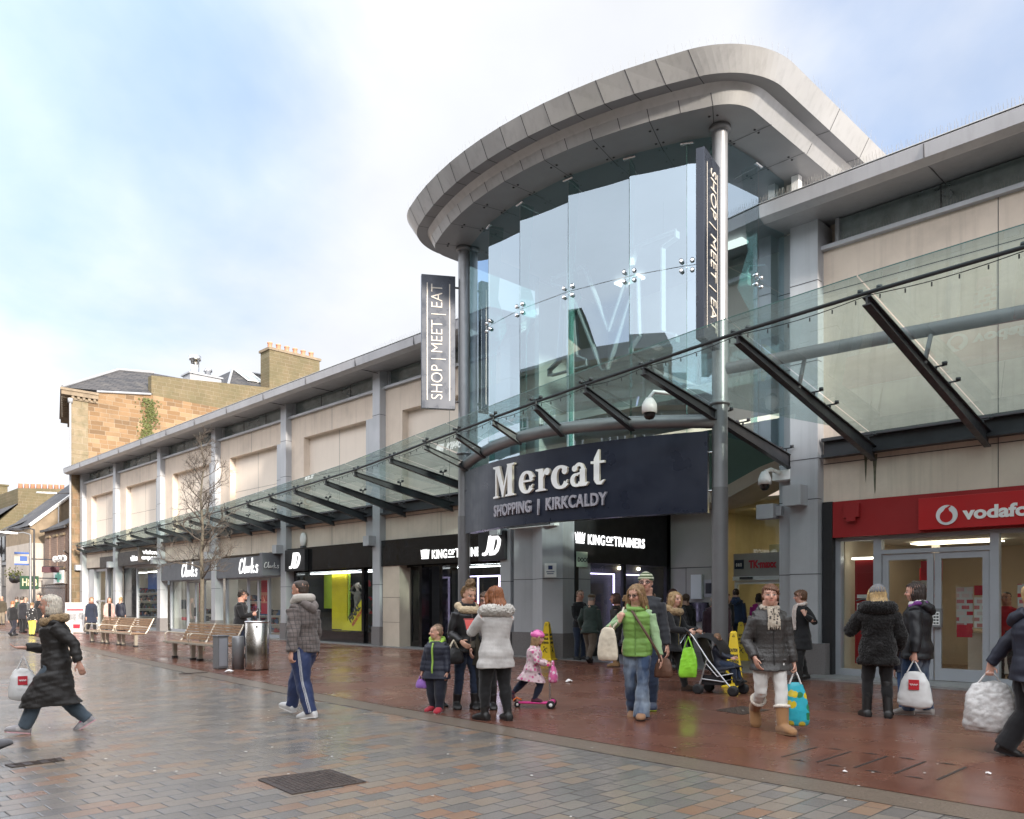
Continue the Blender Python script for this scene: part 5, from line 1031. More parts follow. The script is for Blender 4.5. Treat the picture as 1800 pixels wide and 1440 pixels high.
# bare street tree
tt=thing('bare_tree','leafless young street tree with fine twigs in front of the shoe shop','tree',(-23.57,10.28,0)); m_bark=mat('bark_grey',(.115,.10,.075),.85,var=.35,vs_=14,bump=.25,bs=60); m_twig=mat('twig_brown',(.085,.070,.058),.85,var=.3,vs_=8)
tr=random.Random(5); b=B(); tp=[V(-23.57,10.28,0)]
for k in range(1,14): tp.append(V(-23.57+.03*math.sin(k*1.3)*k*.15,10.28+.02*math.cos(k*1.7)*k*.2,k*.5))
b.tube(tp,[.085,.075,.07,.066,.062,.056,.05,.043,.036,.03,.024,.017,.011,.006],9); obj('trunk',b,m_bark,tt)
b=B()
def twig(p,d,L,r,dep):
    n=4 if dep<2 else 3; pts=[p]; q=p.copy(); dd=d.copy()
    for k in range(n):
        dd=(dd+Vector((tr.gauss(0,.16),tr.gauss(0,.16),tr.gauss(.05,.12)))).normalized(); q=q+dd*L/n; pts.append(q.copy())
    b.tube(pts,[r*(1-.75*k/n) for k in range(n+1)],4 if dep>0 else 5,cap=False)
    if dep<3:
        for k in range((6,5,3)[dep]):
            f=tr.uniform(.22,1.0); i=min(int(f*n),n-1); s_=pts[i].lerp(pts[i+1],f*n-i)
            a=(pts[i+1]-pts[i]).normalized(); o_=a.orthogonal().normalized(); o_.rotate(Matrix.Rotation(tr.uniform(0,6.28),3,a)); nd=(a*tr.uniform(.5,.9)+o_*tr.uniform(.5,.95)+V(0,0,.18)).normalized()
            twig(s_,nd,L*tr.uniform(.38,.66),max(r*.5,.0032),dep+1)
for k in range(27):
    z=2.15+k*.157; f=(z-2.15)/4.3; a=k*2.4+tr.uniform(-.4,.4); L=(.95*(1-f)**.9+.34)*tr.uniform(.8,1.1); el=.2+.7*f
    i=int(z/.5); p=tp[i].lerp(tp[min(i+1,13)],z/.5-i); twig(p,Vector((math.cos(a)*math.cos(el),math.sin(a)*math.cos(el),math.sin(el))),L,.023*(1-f*.6)+.005,0)
obj('branches',b,m_twig,tt,fix=False)
# wet floor cones
def cone(x,y,rz,lab,tilt=0):
    t=thing('caution_cone',lab,'cone',(x,y,0),'yellow caution cones',R(rz)); M_=Matrix.Translation((x,y,0))@Matrix.Rotation(R(rz),4,'Z')
    b=B(); sq=lambda w_,z:[M_@Vector(p) for p in ((-w_,-w_,z),(w_,-w_,z),(w_,w_,z),(-w_,w_,z))]
    b.loft([sq(.20,0),sq(.20,.03),sq(.165,.05),sq(.055,.95),sq(.03,.97)],smooth=False); obj('body',b,m_yel,t,bevel=.008)
    for k in range(4):
        Rk=Matrix.Rotation(k*math.pi/2,4,'Z'); sl=(.165-.055)/.90
        for txt,z,w_ in (('CAUTION',.62,.13),('WET FLOOR',.52,.15),('ATTENTION',.42,.17)):
            yv=-(.165-(z-.05)*sl)-.004; me=text_mesh(txt,.075,.003,.004); xs=[v.co.x for v in me.vertices]; x0,x1=min(xs),max(xs)
            for v in me.vertices: v.co.x=(v.co.x-(x0+x1)/2)*w_/(x1-x0)
            me.transform(M_@Rk@Matrix.Translation((0,yv,z))@Matrix.Rotation(R(90)-math.atan(sl),4,'X')); obj('lettering',me,m_blackm,t,fix=False)
        z=.26; yv=-(.165-(z-.05)*sl)-.004; g=B(); Mk=M_@Rk@Matrix.Translation((0,yv,z))@Matrix.Rotation(R(90)-math.atan(sl),4,'X')
        g.tube([Mk@V(-.05,-.05,0),Mk@V(-.01,.03,0),Mk@V(.05,.06,0)],.009,5); g.tube([Mk@V(-.01,.03,0),Mk@V(.03,-.05,0),Mk@V(.06,-.05,0)],.009,5); g.ball(Mk@V(-.035,.08,0),.018,5)
        g.tube([Mk@V(-.02,.62,0),Mk@V(0,.66,0),Mk@V(.02,.62,0),Mk@V(-.02,.62,0)],.004,4); obj('warning_symbol',g,m_blackm,t)
cone(-13.95,14.95,20,'yellow four sided caution cone against the base of the faceted pillar'); cone(-10.4,18.2,35,'yellow caution cone far back in the entrance passage'); cone(-7.35,12.62,30,'yellow caution cone half hidden behind the woman in white trousers')
# covers and inlay in the ground
m_iron=mat('cast_iron_wet',(.075,.055,.045),.4,metal=.35,var=.5,vs_=14,bump=.4,bs=70)
def cover(poly,z,lab,name,nx,ny,inset=.06):
    t=thing(name,lab,'cover',(sum(p[0] for p in poly)/4,sum(p[1] for p in poly)/4,0)); P_=[Vector((*p,0)) for p in poly]; f=lambda u,v:(P_[0].lerp(P_[1],u)).lerp(P_[3].lerp(P_[2],u),v)
    b=B(); b.prism([(p.x,p.y) for p in P_],-.01,z); obj('plate',b,m_iron,t)
    b=B()
    for i in range(nx):
        for j in range(ny):
            u=inset+(1-2*inset)*(i+.5)/nx; v=inset+(1-2*inset)*(j+.5)/ny; c=f(u,v); e1=(f(u+.3/nx,v)-c); e2=(f(u,v+.3/ny)-c)
            if (i+j)%2: e1,e2=e1*.9,e2*.35
            else: e1,e2=e1*.35,e2*.9
            q=[c-e1-e2,c+e1-e2,c+e1+e2,c-e1+e2]; b.add([p+V(0,0,z) for p in q]+[c+(p-c)*.8+V(0,0,z+.004) for p in q],[(4,5,6,7),(0,1,5,4),(1,2,6,5),(2,3,7,6),(3,0,4,7)])
    fr=[f(0,0),f(1,0),f(1,1),f(0,1)]; 
    for i in range(4): b.tube([fr[i]+V(0,0,z),fr[(i+1)%4]+V(0,0,z)],.005,4)
    obj('tread_studs',b,m_iron,t)
cover([(-6.33,3.24),(-6.24,3.88),(-5.62,3.83),(-5.66,3.18)],.005,'square cast iron manhole cover in the pavers','manhole_cover',14,14)
cover([(-8.5,1.88),(-8.51,2.34),(-8.36,2.33),(-8.33,1.9)],.005,'narrow iron drain cover near the striding grey haired woman','drain_cover',3,10,.03)
cover([(-5.92,9.7),(-5.44,9.56),(-5.41,10.21),(-5.88,10.33)],.012,'dark iron grating in the red pavement behind the tan boots','iron_grate',9,11)
cover([(-16.6,6.75),(-16.5,7.3),(-16.4,7.28),(-16.5,6.73)],.010,'thin iron slot drain on the tan strip near the bin','drain_cover',2,8,.03)
b=B()
for k in range(5): x=-3.71+k*.345; b.box(x-.012,x+.012,7.25,8.0,.004,.0115)
for k in range(4):
    x=-3.71+k*.345
    for y in (7.22,8.03): b.add([(x+.10,y-.02,.0115),(x+.26,y-.02,.0115),(x+.18,y+.03,.0115)],[(0,1,2)])
o=obj('paving_inlay',b,mat('inlay_dark',(.035,.03,.028),.45)); tag(o,'row of dark inlaid lines in the red pavement','inlay')
# litter
def scrap(x,y,s_,col,lab,z=.012):
    b=B(); r_=random.Random(int(x*100)); pts=[(x+s_*math.cos(a)*r_.uniform(.6,1),y+s_*math.sin(a)*r_.uniform(.4,.9),z+r_.uniform(0,.4)*s_) for a in np.linspace(0,5.6,7)]; b.add(pts+[(x,y,z+s_*.6)],[(i,(i+1)%7,7) for i in range(7)]); o=obj('litter',b,col); return tag(o,lab,'litter')
scrap(-16.0,7.55,.13,m_white,'crumpled white paper on the ground beside the steel bin'); scrap(-9.86,11.15,.10,m_print,'flat paper scrap on the red pavement right of the scooter girl'); scrap(-3.0,7.0,.032,m_print,'tiny paper scrap by the inlaid lines'); scrap(-2.1,7.8,.035,m_print,'pale scrap on the red pavement near the right edge')
b=B(); rr=random.Random(3)
for k in range(420):
    x=rr.uniform(-24,-1); y=rr.uniform(1.5,13.5); s_=rr.uniform(.006,.018); z=.013; n=6; b.add([(x+s_*math.cos(a)*rr.uniform(.7,1.2),y+s_*math.sin(a)*rr.uniform(.7,1.2),z) for a in np.linspace(0,5.2,n)],[tuple(range(n))])
o=obj('gum_spots',b,mat('gum_pale',(.55,.52,.48),.6),fix=False); tag(o,'small pale chewing gum specks over the ground','specks',kind='stuff')
# cameras, lamps
t=thing('security_camera','white dome camera hanging from the canopy tube by the entrance','camera',(-8.3,11.55,4.85))
b=B(); b.tube([(-7.95,12.4,5.0),(-8.1,12.0,5.12),(-8.3,11.6,5.12),(-8.32,11.5,5.0)],.035,8); obj('arm',b,m_white,t); b=B(); b.lathe([(0,.10),(.06,.10),(.10,.04),(.13,-.02),(.13,-.16),(0,-.16)],(-8.32,11.5,4.9),18); obj('housing',b,m_white,t); b=B(); b.lathe([(.105,-.16),(.10,-.21),(.07,-.26),(0,-.28)],(-8.32,11.5,4.9),16); obj('dome',b,m_black,t)
t=thing('security_camera','white dome camera on a bracket beside the phone shop pillar','camera',(-8.0,15.1,4.0))
b=B(); b.box(-8.1,-7.72,15.42,15.72,3.95,4.15); b.tube([(-7.95,15.42,4.1),(-7.98,15.15,4.14),(-8.02,14.98,4.08)],.04,8); obj('arm',b,m_white,t); b=B(); b.lathe([(0,.12),(.06,.12),(.10,.05),(.13,-.04),(.13,-.14),(0,-.14)],(-8.02,14.96,3.96),18); obj('housing',b,m_white,t); b=B(); b.lathe([(.10,-.14),(.09,-.20),(.05,-.25),(0,-.26)],(-8.02,14.96,3.96),16); obj('dome',b,m_black,t)
t=thing('wall_alarm','rounded white alarm bell above the first JD sign','alarm',(-27.0,15.6,3.75)); b=B(); b.ball((-27.0,15.62,3.78),.2,8,sc=(.9,.5,1.35)); obj('cover',b,m_white,t); b=B(); b.box(-27.1,-26.9,15.55,15.7,3.44,3.54); obj('lens',b,m_dark,t)
def lamp(x,y,h,arm,lab,col,name='street_lamp',head=m_white):
    t=thing(name,lab,'lamp',(x,y,0)); b=B(); b.tube([(x,y,0),(x,y,1.0),(x,y,h)],[.085,.07,.045],10); b.lathe([(0,0),(.14,0),(.12,.25),(0,.25)],(x,y,0),10); obj('post',b,col,t)
    b=B(); hx=Vector(arm); p=V(x,y,h); b.tube([p,p+hx*.5+V(0,0,.08),p+hx],.035,6); obj('arm',b,col,t); b=B(); q=p+hx; d=hx.normalized(); n=Vector((-d.y,d.x,0)); b.loft([[q-d*.1+n*.06*s_+V(0,0,z) for s_,z in ((-1,-.03),(1,-.03),(1,.05),(-1,.05))],[q+d*.3+n*.14*s_+V(0,0,z) for s_,z in ((-1,-.06),(1,-.06),(1,.07),(-1,.07))],[q+d*.75+n*.05*s_+V(0,0,z) for s_,z in ((-1,-.03),(1,-.03),(1,.05),(-1,.05))]],smooth=False); obj('lamp_head',b,head,t); return t
lamp(-52,12.94,5.55,(-.5,-.55,0),'dark lamp post with a short crossbar in front of the pale gable',m_dark,head=m_dark)
lamp(-48.5,11.9,5.0,(-.35,-.6,.05),'slim pale lamp post with one white head far left',m_steel); lamp(-58,12.6,4.2,(-.3,-.6,.05),'distant pale lamp with a small white head near the dark fronted building',m_steel)
t=thing('wall_lamp','grey lamp head on an arm from the stone building wall','lamp',(-54,14.8,7.9)); b=B(); b.tube([(-53.6,15.4,8.0),(-53.9,14.6,7.95)],.04,6); obj('arm',b,m_dark,t); b=B(); b.loft([[V(-53.9,14.6,z)+V(.1*s_,0,0) for s_,z in ((-1,7.9),(1,7.9),(1,8.0),(-1,8.0))],[V(-54.2,13.6,z)+V(.08*s_,0,0) for s_,z in ((-1,7.9),(1,7.9),(1,7.98),(-1,7.98))]],smooth=False); obj('lamp_head',b,m_steel,t)
# hanging baskets and round signs far down
t=thing('hanging_basket','round hanging basket of dark winter plants by the dark fronted building','basket',(-63,14.5,3.2)); b=B(); b.ball((-63,14.5,3.0),.35,7); obj('basket',b,m_dark,t); b=B()
for k in range(160):
    p=V(-63,14.5,3.2)+Vector((random.gauss(0,.25),random.gauss(0,.25),random.gauss(.05,.18))); a=Vector((random.gauss(0,1),random.gauss(0,1),random.gauss(0,1))).normalized()*.07; c=a.orthogonal().normalized()*.05; b.add([p+a,p+c,p-a,p-c],[(0,1,2,3)])
obj('foliage',b,mat('ivy_leaf',(1,1,1)),t,fix=False); b=B(); b.tube([(-63,14.5,3.3),(-63,14.6,4.0),(-63,15.4,4.0)],.03,5); obj('bracket',b,m_dark,t)
t=thing('round_sign','small round white sign beside the hanging basket','sign',(-64.5,13.6,2.5)); b=B(); b.lathe([(0,-.03),(.3,-.03),(.3,.03),(0,.03)],(0,0,0),16,M=frame((-64.5,13.6,2.7),(.7,.7,0),(.7,-.7,0))); b.lathe([(0,.031),(.16,.031),(.16,.04),(0,.04)],(0,0,0),16,1,M=frame((-64.5,13.6,2.7),(.7,.7,0),(.7,-.7,0))); obj('disc',b,[m_white,m_prdark],t); b=B(); b.tube([(-64.5,13.6,0),(-64.5,13.6,2.7)],.04,6); obj('post',b,m_steel,t)
# ------------------------------------------------------------------ people
from mathutils.bvhtree import BVHTree
def pnoise(P,f,seed,o=3):
    r=np.random.default_rng(seed); v=np.zeros(len(P)); a=1.0
    for k in range(o):
        for j in range(3):
            d=r.normal(size=3); d/=np.linalg.norm(d); v+=a*np.sin(P@d*f*(1.9**k)*(.7+.6*r.random())+r.random()*6.28)/3
        a*=.55
    return v
def remesh(b,voxel,name,smooth=3,disp=None,colour=None):
    me=b.mesh('tmp'); o=bpy.data.objects.new('tmp',me); C.objects.link(o)
    m=o.modifiers.new('r','REMESH'); m.mode='VOXEL'; m.voxel_size=voxel; m.use_smooth_shade=True
    if smooth: s=o.modifiers.new('s','SMOOTH'); s.factor=.5; s.iterations=smooth
    bpy.context.view_layer.update(); dg=bpy.context.evaluated_depsgraph_get()
    out=bpy.data.meshes.new_from_object(o.evaluated_get(dg),depsgraph=dg); out.name=name
    bpy.data.objects.remove(o); bpy.data.meshes.remove(me); out.materials.clear()
    n=len(out.vertices); P=np.empty(n*3); out.vertices.foreach_get('co',P); P=P.reshape(-1,3)
    if disp is not None:
        Nn=np.empty(n*3); out.vertices.foreach_get('normal',Nn); Nn=Nn.reshape(-1,3)
        out.vertices.foreach_set('co',(P+Nn*disp(P)[:,None]).ravel()); out.update()
    if colour is not None:
        at=out.color_attributes.new('Col','FLOAT_COLOR','POINT'); c=np.ones((n,4)); c[:,:3]=colour(P); at.data.foreach_set('color',c.ravel())
    out.polygons.foreach_set('use_smooth',[True]*len(out.polygons)); return out
def skin_mat():
    m,t,p=nodes('skin'); N=NT(t); a=N.n('ShaderNodeVertexColor',layer_name='Col').outputs[0]
    c=N.mix(N.math('MULTIPLY',N.noise(N.co(),60,4),.25),a,N.mix(.5,a,(.35,.10,.06))); N.link(c,p.inputs['Base Color'])
    p.inputs['Roughness'].default_value=.5; p.inputs['Subsurface Weight'].default_value=.08; p.inputs['Subsurface Radius'].default_value=(.01,.004,.002); return m
m_skin=skin_mat()
def cloth(name,col,rough=.85,var=.18,bs=180,bump=.15,sheen=.2,pattern=None,vs_=5):
    if name in MC: return MC[name]
    m,t,p=nodes(name); N=NT(t); co=N.co()
    c=N.mix(N.n('ShaderNodeMapRange',{0:N.noise(co,vs_,5,.6),1:.3,2:.7}).outputs[0],tuple(x*(1-var) for x in col),tuple(min(1,x*(1+var)) for x in col))
    if pattern: c=pattern(N,co,c)
    N.link(c,p.inputs['Base Color']); p.inputs['Roughness'].default_value=rough; p.inputs['Specular IOR Level'].default_value=.3 if rough>.6 else .5
    p.inputs['Sheen Weight'].default_value=sheen
    h=N.math('ADD',N.math('MULTIPLY',N.noise(co,bs,3),.35),N.noise(N.co(scale=(1,1,.6)),16,4,.6)); N.link(N.bump(h,bump*2.2,.012),p.inputs['Normal']); MC[name]=m; return m
def plaid(N,co,c):
    s=N.n('ShaderNodeSeparateXYZ',{0:co}); f=None
    def ln(u,per,wd): return N.math('LESS_THAN',N.math('FRACT',N.math('DIVIDE',u,per)),wd)
    a=ln(s.outputs[1],.052,.16); z=ln(s.outputs[2],.052,.16); x=ln(s.outputs[0],.052,.16)
    a2=ln(s.outputs[1],.104,.30); z2=ln(s.outputs[2],.104,.28)
    k=N.math('MINIMUM',N.math('ADD',N.math('MULTIPLY',N.math('MAXIMUM',a,z),.55),N.math('MULTIPLY',N.math('MAXIMUM',a2,z2),.2)),.85)
    return N.mix(k,c,(.035,.033,.035))
def floral(cols,scale,thr=.55):
    def f(N,co,c):
        v=N.n('ShaderNodeTexVoronoi',{'Vector':co,'Scale':scale}); w_=N.noise(co,scale*.8,3)
        r=N.ramp(N.n('ShaderNodeSeparateColor',{0:v.outputs['Color']}).outputs[0],[(i/len(cols),q) for i,q in enumerate(cols)],'CONSTANT')
        return N.mix(N.n('ShaderNodeMapRange',{0:N.math('ADD',v.outputs['Distance'],N.math('MULTIPLY',w_,.4)),1:thr,2:thr+.06,3:1,4:0}).outputs[0],c,r)
    return f
def faded(N,co,c):
    return N.mix(N.n('ShaderNodeMapRange',{0:N.noise(N.co(scale=(2,2,.7)),3,4,.55),1:.45,2:.7,3:0,4:.7}).outputs[0],c,(.30,.36,.42))
def beanie_pat(N,co,c):
    s=N.n('ShaderNodeSeparateXYZ',{0:co}); return N.mix(N.math('LESS_THAN',N.math('FRACT',N.math('DIVIDE',s.outputs[2],.042)),.45),c,(.48,.50,.36))
def lerp(a,b,t): return a+(b-a)*t
def ik(S,T,a,c,pole):
    d=T-S; L=d.length; mx=(a+c)*.998
    if L>mx: T=S+d*(mx/L); d=T-S; L=mx
    u=d.normalized(); x=(a*a-c*c+L*L)/(2*L); h=math.sqrt(max(a*a-x*x,0)); p=pole-u*pole.dot(u)
    p=p.normalized() if p.length>1e-6 else u.orthogonal(); return S+u*x+p*h,T
TORSO=[(.455,.070,.055),(.485,.098,.070),(.52,.102,.072),(.57,.094,.064),(.615,.082,.058),(.67,.088,.064),(.73,.095,.072),(.770,.100,.068),(.798,.088,.058),(.822,.060,.050),(.848,.040,.042)]
def tor(z):
    T=TORSO
    if z<=T[0][0]: return (.098,.070)
    for (a,b_,c_),(d,e,f) in zip(T[:-1],T[1:]):
        if z<=d: t=(z-a)/(d-a); return (lerp(b_,e,t),lerp(c_,f,t))
    return T[-1][1:]
def ell(c,ux,uy,n=18,p=2.0):
    out=[]
    for k in range(n):
        a=2*math.pi*k/n; ca,sa=math.cos(a),math.sin(a); f=lambda v:math.copysign(abs(v)**(2/p),v); out.append(c+ux*f(ca)+uy*f(sa))
    return out
HEAD=[(-.50,.20,.10,.08),(-.46,.19,.17,.17),(-.40,.13,.235,.26),(-.30,.07,.285,.36),(-.15,.02,.32,.42),(0,.0,.345,.455),(.15,-.02,.36,.48),(.28,-.03,.345,.46),(.38,-.04,.29,.39),(.45,-.04,.21,.28),(.50,-.04,.08,.12)]
def person(label,pos,yaw,H,k,group=None,near=True):
    """one figure: body (skin) plus clothing and hair as parts; lengths in units of the height H"""
    t=thing('person',label,'person',pos,group,R(yaw))
    MW=Matrix.Translation(Vector(pos))@Matrix.Rotation(R(yaw),4,'Z')
    seed=int(abs(pos[0]*91+pos[1]*37))%10007
    vx=(.0085 if near else .016)*(1 if H>1.3 else .8); vc=(.011 if near else .018)*(1 if H>1.3 else .8)
    wf=k.get('w',1.0)*(.92 if H>1.3 else .97); lean=R(k.get('lean',0)); hz=k.get('hz',None); child=H<1.3
    hh=H*(k.get('hh',.135 if not child else .137*(1+(1.3-H)*.8)))
    if hz is None or hz>.48: hz=min(.517,min(L[2]+math.sqrt(.4735**2-min(abs(L[0]),.4)**2-(abs(L[1])-.052)**2) for L in k.get('legs',[(0,.06,.045)])))
    q=lambda a:Vector(a)*H
    hipc=q((0,0,hz)); 
    def sp(z,x=0,y=0):
        dz=z-.515
        if dz<=0: return hipc+q((x,y,dz))
        return hipc+q((x*math.cos(lean)+dz*math.sin(lean),y,dz*math.cos(lean)-x*math.sin(lean)))
    upv=(sp(.8)-sp(.6)).normalized(); fwv=Vector((math.cos(lean),0,-math.sin(lean))); lf=Vector((0,1,0))
    # joints
    legs=k.get('legs',[(.0,.06,.045,0,8),(.0,-.06,.045,0,8)]); arms=k.get('arms',[(.02,.15,.44),(.02,-.15,.44)]); poles=k.get('poles',[(-.6,.35,-.3),(-.6,-.35,-.3)])
    J=[]
    for i,(L,s_) in enumerate(zip(legs,(1,-1))):
        hip=sp(.515,0,s_*.052*wf); kn,an=ik(hip,q(L[:3]),.243*H,.232*H,Vector((1,s_*.12,.1))); J.append((hip,kn,an,R(L[3]),R(L[4])*s_))
    A=[]
    for i,(T,s_) in enumerate(zip(arms,(1,-1))):
        sh=sp(.782,-.005,s_*.101*wf**.5)
        el,wr=ik(sh,q((T[0],T[1]*.93,T[2])),.165*H,.148*H,Vector((poles[i][0],poles[i][1]*.7,poles[i][2]))); A.append((sh,el,wr))
    hy,hp=k.get('head',(0,0)); hy=R(hy); hp=R(hp)
    nb=sp(.845,-.004); hc=nb+upv*.025*H+Vector((.02*H,0,0))+Vector((math.sin(lean)*.5*hh,0,hh*.50)) 
    HF=Vector((math.cos(hy)*math.cos(hp),math.sin(hy)*math.cos(hp),math.sin(hp))); HL=Vector((-math.sin(hy),math.cos(hy),0)); HU=HF.cross(HL)
    def hd(z,c,l=0): return hc+HU*z*hh+HF*c*hh+HL*l*hh
    skin=np.array(k.get('skin',(.50,.30,.22))); hairc=k.get('hairc',(.06,.03,.015))
    # ---- body
    b=B()
    b.loft([ell(hd(z,c),HL*w_*hh,HF*d*hh,20,2.2) for z,c,w_,d in HEAD])
    if near:
        b.tube([hd(.06,.44),hd(-.04,.49),hd(-.12,.53),hd(-.15,.47)],[.035*hh,.05*hh,.07*hh,.05*hh],8)
        for s_ in (-1,1):
            b.ball(hd(-.05,-.02,s_*.355),.10*hh,5,sc=(.9,.45,1.3)) if abs(hy)<.3 else b.ball(hd(-.05,-.02,s_*.355),.09*hh,5,sc=(.8,.8,1.3))
            b.tube([hd(.10,.43,s_*.05),hd(.13,.43,s_*.14),hd(.10,.37,s_*.24)],.035*hh,6)
            b.ball(hd(-.14,.30,s_*.17),.13*hh,5)
        b.tube([hd(-.27,.36,-.10),hd(-.265,.42,0),hd(-.27,.36,.10)],[.03*hh,.045*hh,.03*hh],6)
        b.ball(hd(-.43,.28,0),.10*hh,5)
    b.tube([hd(-.30,-.08),nb+upv*.01*H,sp(.80,-.01)],[.052*H*(.85 if child else 1),.046*H,.055*H],12)
    b.loft([ell(sp(z),lf*rx*wf*H*.95,fwv*ry*wf*H*.95) for z,rx,ry in TORSO])
    for hip,kn,an,pt,to in J:
        b.tube([hip+Vector((0,0,.02*H)),hip.lerp(kn,.3),kn,kn.lerp(an,.3),an],[.056*wf*H,.053*wf*H,.035*wf*H,.036*wf*H,.021*H],12)
        fd=Vector((math.cos(to)*math.cos(pt),math.sin(to)*math.cos(pt),math.sin(pt))); fu=Vector((-math.sin(pt)*math.cos(to),-math.sin(pt)*math.sin(to),math.cos(pt)))
        b.tube([an-fu*.022*H-fd*.022*H,an-fu*.022*H+fd*.04*H,an-fu*.03*H+fd*.09*H],[.020*H,.021*H,.015*H],8)
    glove=k.get('glove'); HD=[]
    curl=k.get('curl',(.35,.35))
    for i,((sh,el,wr),s_) in enumerate(zip(A,(1,-1))):
        b.tube([sh,sh.lerp(el,.4),el,el.lerp(wr,.3),wr],[.036*H*wf**.5,.030*H*wf**.5,.024*H,.025*H,.0155*H],10)
        d=(wr-el).normalized(); hdir=Vector(k['hdir'][i]).normalized() if k.get('hdir') and k['hdir'][i] else d
        pn=Vector(k['palm'][i]) if k.get('palm') and k['palm'][i] else Vector((-.2,-s_,-.1)); pn=(pn-hdir*pn.dot(hdir)).normalized(); sd=hdir.cross(pn)*(-s_)   # thumb side
        c0=wr; L=.058*H; hwid=.021*H
        b.loft([ell(c0+hdir*L*f,sd*hwid*g,pn*.0095*H*g2,10,2.6) for f,g,g2 in ((-.15,.65,1.4),(.2,.85,1.3),(.6,1.08,1.15),(1.0,1.0,.95))])
        cu=curl[i]
        for j in range(4):
            o_=(1.5-j)*.0118*H; ln=(.044,.049,.046,.036)[j]*H; base=c0+hdir*L*.95+sd*o_
            a1=cu*1.0; a2=cu*2.3; d1=hdir*math.cos(a1)+pn*math.sin(a1)+sd*(1.5-j)*.05; d2=hdir*math.cos(a2)+pn*math.sin(a2)
            p1=base+d1.normalized()*ln*.5; p2=p1+d2*ln*.32; a3=cu*3.0; p3=p2+(hdir*math.cos(a3)+pn*math.sin(a3))*ln*.28
            b.tube([base-hdir*.01*H,base,p1,p2,p3],[.0055*H,.0056*H,.0052*H,.0048*H,.0042*H],7)
        tb=c0+hdir*L*.25+sd*hwid*.8; t1=tb+(hdir*.7+sd*.7+pn*.25*cu).normalized()*.026*H; t2=t1+(hdir*.85+sd*.25+pn*.7*cu).normalized()*.024*H
        b.tube([tb-sd*.008*H,tb,t1,t2],[.008*H,.0078*H,.0064*H,.005*H],7); HD.append((wr,hdir,pn,sd))
    def colour(P):
        n=len(P); col=np.tile(skin,(n,1)); rel=P-np.array(hc); z=rel@np.array(HU)/hh; x=rel@np.array(HF)/hh; y=rel@np.array(HL)/hh
        if not near: return col
        fm=(x>.22)&(np.abs(z)<.55)&(np.abs(y)<.4)
        def blob(cy,cz,ry,rz): return fm&(((y-cy)/ry)**2+((z-cz)/rz)**2<1)
        for s_ in (-1,1):
            m_=fm&(((y-s_*.2)/.14)**2+((z+.16)/.12)**2<1); col[m_]=col[m_]*np.array([1.04,.93,.92])
            col[blob(s_*.155,.015,.105,.062)]=skin*.62; col[blob(s_*.155,.01,.085,.036)]=(.50,.47,.44); col[blob(s_*.155,.01,.036,.04)]=(.03,.025,.02)
            col[blob(s_*.16,.125,.12,.026)]=np.array(hairc)*.6+skin*.25
        col[blob(0,-.265,.115,.042)]=skin*np.array([.90,.60,.58]); col[blob(0,-.265,.10,.009)]=skin*.42; col[blob(0,-.168,.05,.012)]=skin*.78
        if k.get('smile'): col[blob(0,-.262,.085,.020)]=(.62,.58,.54)
        if k.get('stubble') : m_=(z>.12)&(x<.35); col[m_]=col[m_]*.4+np.array(hairc)*.6
        if glove is not None:
            for wr,hdir,pn,sd in HD:
                m_=((P-np.array(wr))@np.array(hdir)>-.03*H)&(np.linalg.norm(P-np.array(wr),axis=1)<.14*H); col[m_]=glove
        return col
    me=remesh(b,vx,'body',2 if near else 1,None,colour); me.transform(MW); obj('body',me,m_skin,t,fix=False)
    # ---- trousers
    bt=k.get('bottom')
    if bt:
        b=B(); e=bt.get('ease',.012); fl=bt.get('flare',.0); end=bt.get('end',.035)
        b.loft([ell(sp(z),lf*(rx*wf+e*.7)*H,fwv*(ry*wf+e*.7)*H) for z,rx,ry in [(.452,.078,.060)]+TORSO[1:5]])
        for hip,kn,an,pt,to in J:
            dn=(an-kn).normalized(); stop=an-dn*(end-.035)*H+dn*.01*H
            b.tube([hip+Vector((0,0,.025*H)),hip.lerp(kn,.35),kn,kn.lerp(stop,.35),kn.lerp(stop,.75),stop],[(.051*wf+e*.7)*H,(.054*wf+e)*H,(.037*wf+e*.9)*H,(.038*wf+e*.7+fl*.3)*H,(.026+e*.8+fl*.8)*H,(.022+e*.8+fl)*H],14)
        amp=bt.get('amp',.0035)
        me=remesh(b,vc,'trousers',3 if near else 1,(lambda P:amp*pnoise(P*np.array([1,1,1.6]),26,seed)*H) if near else None); me.transform(MW); tr=obj('trousers',me,bt['mat'],t,fix=False)
        if bt.get('stripe'):
            bv=BVHTree.FromPolygons([v.co.copy() for v in me.vertices],[tuple(p_.vertices) for p_ in me.polygons])
            for s_,(hip,kn,an,pt,to) in zip((1,-1),J):
                b=B(); r0=(.057*wf+e)
                for o_ in (-.017,0,.017):
                    pts=[]
                    for f in np.linspace(0.02,1,22):
                        p=hip.lerp(kn,f*2) if f<.5 else kn.lerp(an,f*2-1); rr=np.interp(f,[0,.18,.5,.65,.88,1],[.108*wf+e-.052,.055*wf+e,.037*wf+e*.9,.038*wf+e*.7+fl*.3,.026+e*.8+fl*.8,.022+e*.8+fl])*H+.006
                        hit=bv.find_nearest(MW@(p+Vector((-.62*rr+o_,s_*.78*rr,0)))); pts.append(hit[0]+hit[1]*.002)
                    b.tube(pts,.0030,5)
                me=b.mesh('stripe'); obj('side_stripe',me,m_white,tr,fix=False)
    if k.get('skirtless'): pass
    # ---- top garment
    bt=bt or {}
